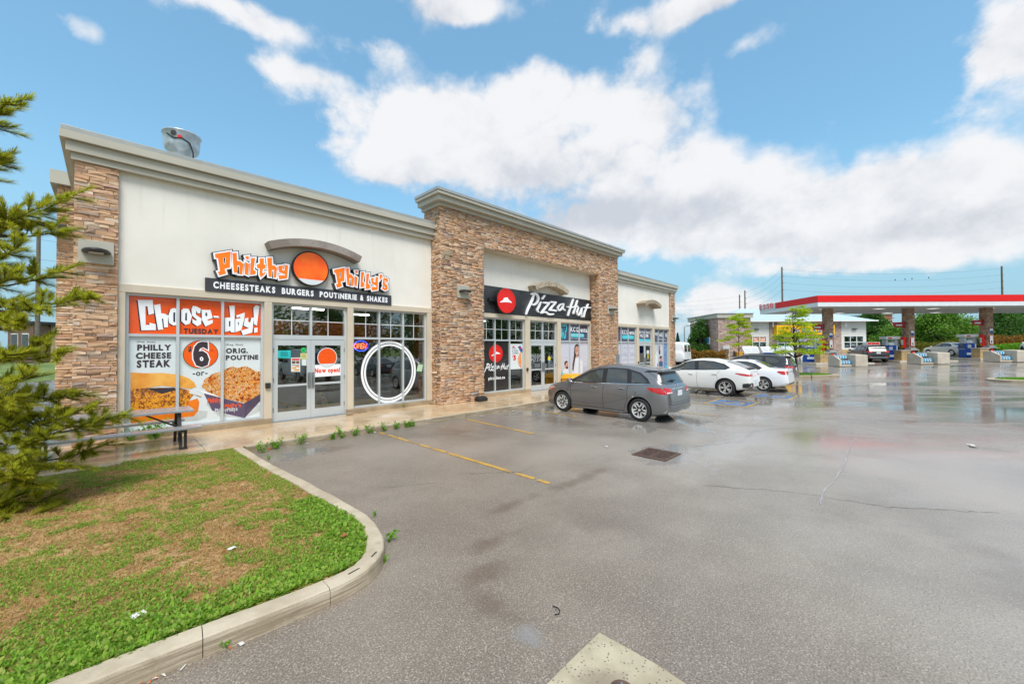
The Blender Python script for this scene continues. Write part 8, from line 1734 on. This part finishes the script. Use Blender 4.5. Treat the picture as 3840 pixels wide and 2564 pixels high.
# picnic table
PT = empty('picnic_table', (.1, 10.65, WALK_Z), 'grey aluminium picnic table with benches before the sandwich picture', 'picnic table'); z0 = WALK_Z; xl, xr = -1.2, 1.24
for y in (10.27, 10.52, 10.77): MB().box(xl, xr, y, y + .24, z0 + .70, z0 + .745).build('table_plank', m_tablegrey, PT, bevel=.008)
MB().box(xl - .0, xr + .08, 9.95, 10.21, z0 + .40, z0 + .445).build('bench_seat', m_tablegrey, PT, bevel=.008); MB().box(xl - .0, xr - .05, 11.17, 11.43, z0 + .40, z0 + .445).build('bench_seat', m_tablegrey, PT, bevel=.008)
for x in (xl + .35, 1.02):
    for ya_, yb_ in ((10.15, 10.42), (11.15, 10.88)):
        MB().bar((x, ya_, z0), (x, yb_, z0 + .70), .05, .05).build('leg', m_dark, PT); MB().bar((x + .07, ya_, z0), (x + .07, ya_, z0 + .40), .045, .045).build('bench_post', m_dark, PT)
    MB().box(x - .03, x + .03, 9.97, 11.41, z0 + .35, z0 + .398).build('cross_beam', m_dark, PT)
    sgn = -1 if x > 0 else 1; MB().bar((x, 10.65, z0 + .37), (x + sgn * .55, 10.65, z0 + .70), .03, .03).build('brace', m_dark, PT); MB().box(x - .025, x + .1, 10.1, 10.2, z0, z0 + .03).build('foot', m_dark, PT)
# bait box, post with sign, litter
x_, z_ = PXY(1798, 1500, 11.3); BX = empty('bait_box', (x_, 11.25, WALK_Z), 'black plastic bait box at the foot of the stone pier', 'box'); MB().box(x_ - .22, x_ + .2, 11.05, 11.33, WALK_Z, WALK_Z + .12).build('base', m_plastic, BX, bevel=.025); MB().add([(x_ - .21, 11.06, WALK_Z + .121), (x_ + .19, 11.06, WALK_Z + .121), (x_ + .19, 11.32, WALK_Z + .121), (x_ - .21, 11.32, WALK_Z + .121), (x_ - .12, 11.1, WALK_Z + .19), (x_ + .1, 11.1, WALK_Z + .19), (x_ + .1, 11.28, WALK_Z + .19), (x_ - .12, 11.28, WALK_Z + .19)], [(4, 5, 6, 7), (0, 1, 5, 4), (1, 2, 6, 5), (2, 3, 7, 6), (3, 0, 4, 7)]).build('lid', m_plastic, BX)
p = on_y(2315, 1350, 9.9); SP = empty('sign_post', (p.x, 9.9, WALK_Z), 'grey metal parking sign on a post behind the grey hatchback', 'sign'); MB().box(p.x - .03, p.x + .03, 9.88, 9.92, WALK_Z, p.z + .3).build('post', m_steel, SP); MB().box(p.x - .15, p.x + .15, 9.86, 9.878, p.z - .25, p.z + .28).build('panel', m_steel, SP, bevel=.004)
# waste bin, yellow, between the windows and the grey car
a_ = on_y(2135, 1395, 11.5); YBN = empty('yellow_bin', (a_.x + .3, 11.55, WALK_Z), 'yellow plastic bin behind the bonnet of the grey hatchback', 'bin'); w1, w2 = on_y(2128, 1402, 11.5).x, on_y(2174, 1400, 11.5).x; zt = on_y(2150, 1402, 11.5).z
MB().add([(w1 + .1, 11.3, WALK_Z), (w2 - .1, 11.3, WALK_Z), (w2 - .1, 11.85, WALK_Z), (w1 + .1, 11.85, WALK_Z), (w1 + .05, 11.25, zt - .2), (w2 - .05, 11.25, zt - .2), (w2 - .05, 11.9, zt - .2), (w1 + .05, 11.9, zt - .2)], [(0, 1, 5, 4), (1, 2, 6, 5), (2, 3, 7, 6), (3, 0, 4, 7), (0, 3, 2, 1), (4, 5, 6, 7)]).build('tub', m_wf, YBN, bevel=.02); MB().add([(w1, 11.2, zt - .2), (w2, 11.2, zt - .2), (w2, 11.92, zt - .2), (w1, 11.92, zt - .2), (w1 + .08, 11.3, zt), (w2 - .08, 11.3, zt), (w2 - .08, 11.85, zt), (w1 + .08, 11.85, zt)], [(4, 5, 6, 7), (0, 1, 5, 4), (1, 2, 6, 5), (2, 3, 7, 6), (3, 0, 4, 7), (3, 2, 1, 0)]).build('lid', m_wf, YBN, bevel=.02)
# litter
m_paper = M('litter_white', scol(206, 204, 198), .7, var=.1); m_leafo = M('litter_orange', scol(206, 110, 30), .8, var=.25); m_leafb = M('litter_brown', scol(150, 90, 50), .8, var=.25)
def scrap(u, v, z, sx_, sy_, rz, mat, label, name='litter'):
    p = on_ground(u, v, z); e = empty(name, (p.x, p.y, z), label, 'litter', 'scraps of litter', rz); r = random.Random(u); n = 4; V = []
    for i in range(n + 1):
        for j in range(2): V.append((sx_ * (i / n - .5), sy_ * (j - .5) * r.uniform(.7, 1.1), .006 + r.uniform(0, .25) * min(sx_, sy_)))
    MB().add(V, [(2 * i, 2 * i + 1, 2 * i + 3, 2 * i + 2) for i in range(n)]).build('scrap', mat, e, fix=False, local=True)
for q in [(868, 2340, 0, .05, .02, .3, m_paper, 'white scrap by the kerb crack'), (690, 2500, 0, .07, .012, .9, m_paper, 'cigarette end on the asphalt near the bottom left'), (905, 2415, 0, .05, .03, 2, m_paper, 'pale scrap right of the kerb crack'), (520, 2308, .14, .08, .06, .4, m_paper, 'crumpled white cup lid on the lawn by the kerb'), (870, 2058, .15, .07, .04, .2, m_paper, 'white tissue on the dry lawn'), (1288, 2010, .15, .07, .05, .6, m_leafb, 'curled brown leaf on the lawn'), (1012, 1685, 0, .1, .05, .4, m_leafo, 'pinkish wrapper at the kerb'), (1150, 1664, 0, .12, .05, .2, m_paper, 'white wrapper below the third weed'), (1405, 1622, 0, .08, .05, .5, m_paper, 'small white scrap at the sixth weed'), (1805, 1562, 0, .14, .06, .1, m_paper, 'white scrap left of the hatchback by the kerb'), (1926, 1542, 0, .2, .08, .2, m_paper, 'white wrapper close to the hatchback front wheel'), (2275, 1676, 0, .12, .05, .8, m_paper, 'white scrap near the drain'), (3645, 1673, 0, .25, .1, .2, m_paper, 'white rag lying far right on the wet asphalt'), (2085, 2287, 0, .01, .01, 0, m_black, 'dark speck beside the black hook')]: scrap(*q)
r = random.Random(4)
for k, (cu, cv, nn) in enumerate(((800, 2425, 26), (530, 2555, 14))):
    e = empty('leaf_litter', on_ground(cu, cv, 0), ['drift of orange leaves under the kerb crack', 'drift of orange leaves at the bottom left kerb foot'][k], 'litter')
    for i in range(nn):
        u, v = cu + r.gauss(0, 45), cv + r.gauss(0, 16); p = on_ground(u, v, 0); a = r.uniform(0, 6); s_ = r.uniform(.012, .035); 
        MB().add([(p.x - s_ * cos(a), p.y - s_ * sin(a), .006), (p.x + .3 * s_ * sin(a), p.y - .3 * s_ * cos(a), .012), (p.x + s_ * cos(a), p.y + s_ * sin(a), .007), (p.x - .3 * s_ * sin(a), p.y + .3 * s_ * cos(a), .013)], [(0, 1, 2, 3)]).build('leaf', [m_leafo, m_leafb, m_paper][i % 3], e, fix=False)
HK = [on_ground(*q, .008) for q in ((2072, 2271), (2090, 2276), (2100, 2288), (2096, 2300), (2080, 2303))]; e = empty('bent_wire', HK[0], 'thin black bent hook lying on the asphalt', 'litter'); MB().tube([tuple(q) for q in HK], .004, 5).build('wire', m_black, e)
# black tyre scuffs on the kerb
for k, (u, v, l) in enumerate(((1395, 2085, .1), (1318, 2150, .14))):
    p = on_ground(u, v, KH); e = empty('tyre_scuff', p, ['black tyre scuff high on the kerb curve', 'black tyre scuff on the kerb front left of the other scuff'][k], 'mark'); MB().obox((p.x + .03, p.y + .02, KH + .0035), (l / 2.6, l * (.27 if k == 0 else .08), 0), (-.003, .006, 0), (0, 0, .001)).build('mark', m_dark, e)
# concrete crack sealer line across the lot
ck = [on_ground(u, v, 0) for u, v in ((3075, 1890), (3090, 1840), (3140, 1790), (3170, 1730), (3190, 1670), (3205, 1645))]
CK_ = empty('crack_sealer', ck[0], 'pale sealed crack running across the wet lot at right', 'road marking'); V = []; Fq = []; PP = dens([(p.x, p.y) for p in ck], .12)
for i, q in enumerate(PP):
    w_ = random.uniform(.006, .016); a = Vector(PP[max(i - 1, 0)]); b = Vector(PP[min(i + 1, len(PP) - 1)]); d = (b - a).normalized(); j = random.uniform(-.012, .012); V += [(q[0] - d.y * (w_ + j), q[1] + d.x * (w_ + j), .005), (q[0] + d.y * (w_ - j), q[1] - d.x * (w_ - j), .005)]; Fq += [(2 * i - 2, 2 * i - 1, 2 * i + 1, 2 * i)] if i else []
MB().add(V, Fq).build('sealer', M('sealer_grey', scol(150, 148, 148), .2, var=.15), CK_, fix=False)
for k, L in enumerate(([(2.9, 5.6), (3.6, 5.2), (4.1, 5.3), (4.9, 4.6), (5.3, 4.7)], [(6.3, 2.2), (6.9, 1.2), (7.1, .2), (7.8, -.8)], [(8.6, 3.2), (9.8, 2.6), (11.2, 2.7), (12.6, 2.0), (14.5, 2.2)])):
    e = empty('asphalt_crack', (*L[0], 0), ['thin crack in the stall beside the lawn kerb', 'thin crack in the right foreground asphalt', 'long thin crack right of the drain grate'][k], 'crack'); PP = dens(L, .07); V = []; Fq = []
    for i, q in enumerate(PP):
        w_ = random.uniform(.0015, .005); j = random.uniform(-.02, .02); V += [(q[0] + j - w_, q[1] + j, .0035), (q[0] + j + w_, q[1] + j + w_, .0035)]; Fq += [(2 * i - 2, 2 * i - 1, 2 * i + 1, 2 * i)] if i else []
    MB().add(V, Fq).build('crack_line', m_crack, e, fix=False)
# utility poles and wires
def pole(u, vt, D, label, arms=True, h0=None):
    q = at_depth(u, vt, D); pp = FWD * D + RGT * q.dot(RGT); e = empty('utility_pole', (pp.x, pp.y, gz(D) - .06), label, 'utility pole', 'utility poles'); H = q.z - gz(D)
    MB().cyl((0, 0, 0), (0, 0, H), .22, .15, 10).build('shaft', m_pole, e, local=True)
    if arms:
        for k in range(4): z = H - .6 - k * 1.5; MB().cyl((0, 0, z), (.45, -.3, z + .1), .045, n=6).build('insulator_arm', m_dark, e, local=True)
    return Vector((pp.x, pp.y, gz(D) - .06 + H))
P1 = pole(2773, 1104, 112, 'shorter leftmost pole behind the store'); P2 = pole(2793, 1088, 105, 'second pole behind the store roof'); P3 = pole(2932, 1000, 88, 'tall pole rising behind the left end of the red fascia'); P4 = pole(3756, 997, 92, 'tall pole rising behind the right part of the red fascia'); P5 = pole(146, 812, 44, 'grey pole on the left behind the pine', False); P0 = pole(2300, 1120, 170, 'distant pole hidden behind the shops', False)
def wire(a, b, sag, label):
    e = empty('overhead_wire', a, label, 'wire', 'overhead wires'); MB().tube([tuple(Vector(a).lerp(Vector(b), t) + Vector((0, 0, -sag * 4 * t * (1 - t)))) for t in np.linspace(0, 1, 16)], .014, 4).build('strand', m_wire, e)
lv = ['top', 'second', 'third', 'lowest']
for k in range(4):
    d = Vector((0, 0, -.5 - k * 1.5)); wire(P3 + d, P4 + d, 1.2, f'{lv[k]} wire between the two tall poles over the canopy'); wire(P2 + d, P3 + d, .8, f'{lv[k]} wire between the store poles'); wire(P0 + d * .8, P1 + d, 1.5, f'{lv[k]} wire running left from the store poles')
PL0 = FWD * 60 + RGT * (-120) + Vector((0, 0, P5.z)); PL1 = FWD * 80 + RGT * (-10) + Vector((0, 0, P5.z + 1))
for k in range(4): d = Vector((0, 0, -.3 - k * 2.2)); wire(PL0 + d, P5 + d, .8, f'{lv[k]} wire left of the grey pole behind the pine'); wire(P5 + d, PL1 + d, .8, f'{lv[k]} wire right of the grey pole behind the pine')
for k, (u, v) in enumerate(((3357, 1052), (3394, 1049), (3420, 1047), (3483, 1044))):
    q = at_depth(u, v, 90); e = empty('bird', q, ['leftmost', 'second', 'third', 'rightmost'][k] + ' small dark bird sitting on the wire above the canopy', 'bird', 'birds on the wire'); MB().lathe([(0, -.16), (.05, -.12), (.1, .0), (.085, .1), (.05, .14), (.055, .2), (0, .24)], (0, 0, .12), n=10).obox((-.1, 0, 0), (.1, 0, .06), (0, .03, 0), (-.01, 0, .015)).build('body', m_black, e, smooth=True, local=True)
# street lamp
D = 58; q = at_depth(2566, 1225, D); pp = FWD * D + RGT * q.dot(RGT); LP = empty('street_lamp', (pp.x, pp.y, gz(D)), 'grey street lamp with long arm past the end of the shops', 'street lamp', None, STROT); H = q.z - gz(D)
MB().cyl((0, 0, 0), (0, 0, H), .1, .06, 10).build('post', m_steel, LP, local=True); MB().tube([(0, 0, H - .2), (.6, 0, H + .35), (1.9, 0, H + .75)], .04, 6).build('arm', m_steel, LP, local=True); MB().box(1.8, 2.5, -.12, .12, H + .68, H + .82).build('lamp_head', m_dark, LP, local=True, bevel=.03)
# far buildings
def far_building(name, label, u0, u1, vt, D, mat, depth=10, roof=None, wins=(), flat=True):
    a, zt = rz_(u0, vt, D); b = rz_(u1, vt, D)[0]; S_ = stn(name, (a + b) / 2, D, label, 'building'); S_.box(a, b, D, D + depth, gz(D) - .1, zt, 'wall', mat); S_.box(a - .3, b + .3, D - .3, D + depth + .3, zt, zt + .35, 'roof', roof or m_flash)
    for (fx0, fx1, fz0, fz1) in wins:
        w_ = S_.box(a + (b - a) * fx0, a + (b - a) * fx1, D - .08, D - .005, gz(D) + (zt - gz(D)) * fz0, gz(D) + (zt - gz(D)) * fz1, 'window', m_white)
        S_.box(a + (b - a) * (fx0 + .012), a + (b - a) * (fx1 - .012), D - .1, D - .085, gz(D) + (zt - gz(D)) * fz0 + .12, gz(D) + (zt - gz(D)) * fz1 - .12, 'pane', m_tint)
    return S_
m_terra = M('terracotta_wall', scol(196, 128, 100), .85, var=.06, bump=.2); m_brick = M('red_brick', scol(166, 104, 84), .85, var=.1, bump=.3, bs=20); m_sand = M('sand_wall', scol(196, 176, 140), .85, var=.06); m_brownwall = M('brown_wall', scol(112, 88, 78), .85, var=.1)
far_building('brick_flats', 'red brick flats seen under the canopy left of the second column', 3292, 3346, 1180, 110, m_brick, wins=[(.62, .85, .62, .85), (.62, .85, .3, .52), (.1, .35, .62, .85)]); far_building('terracotta_building', 'plain terracotta building under the canopy left of the third column', 3584, 3684, 1226, 84, m_terra, wins=[(.1, .2, .1, .6)]); far_building('terracotta_annex', 'low grey roofed annex beside the terracotta building', 3545, 3590, 1272, 82, m_brownwall)
far_building('garden_wall', 'low brick wall past the end of the shops', 2570, 2606, 1302, 64, m_brick, 1.0); far_building('pale_warehouse', 'pale low warehouse far past the end of the shops', 2530, 2640, 1284, 150, m_fwhite, 20)
for k, (u0, u1, vt, D, mt, lab) in enumerate(((30, 125, 1215, 52, m_brownwall, 'brown town house behind the pine at the left edge'), (125, 200, 1225, 54, m_sand, 'sand coloured town house behind the pine'), (200, 300, 1235, 57, m_brownwall, 'dark town house mostly hidden by the rear wing'))): far_building('town_house', lab, u0, u1, vt, D, mt, 10, m_dark, [(.15, .42, .3, .75), (.58, .85, .3, .75)])
# parked cars far behind the hedge
# fallen twigs and vent at the sill: small stones
for k, (u, v) in enumerate(((1312, 1555), (1340, 1545), (1362, 1543), (1612, 1512))):
    p = on_ground(u, v, WALK_Z); e = empty('loose_stone', (p.x, min(p.y, 11.88), WALK_Z), ['loose stone block at the right foot of the door', 'small loose stone next to the block by the door', 'second small loose stone by the door sill', 'broken stone piece at the left foot of the portal'][k], 'stone', 'loose stones at the wall foot'); s_ = [.09, .06, .05, .12][k]
    o = MB().box(-s_, s_, -s_ * .5, s_ * .5, 0, s_ * .7).build('chunk', m_sill, e, local=True, bevel=s_ * .2)
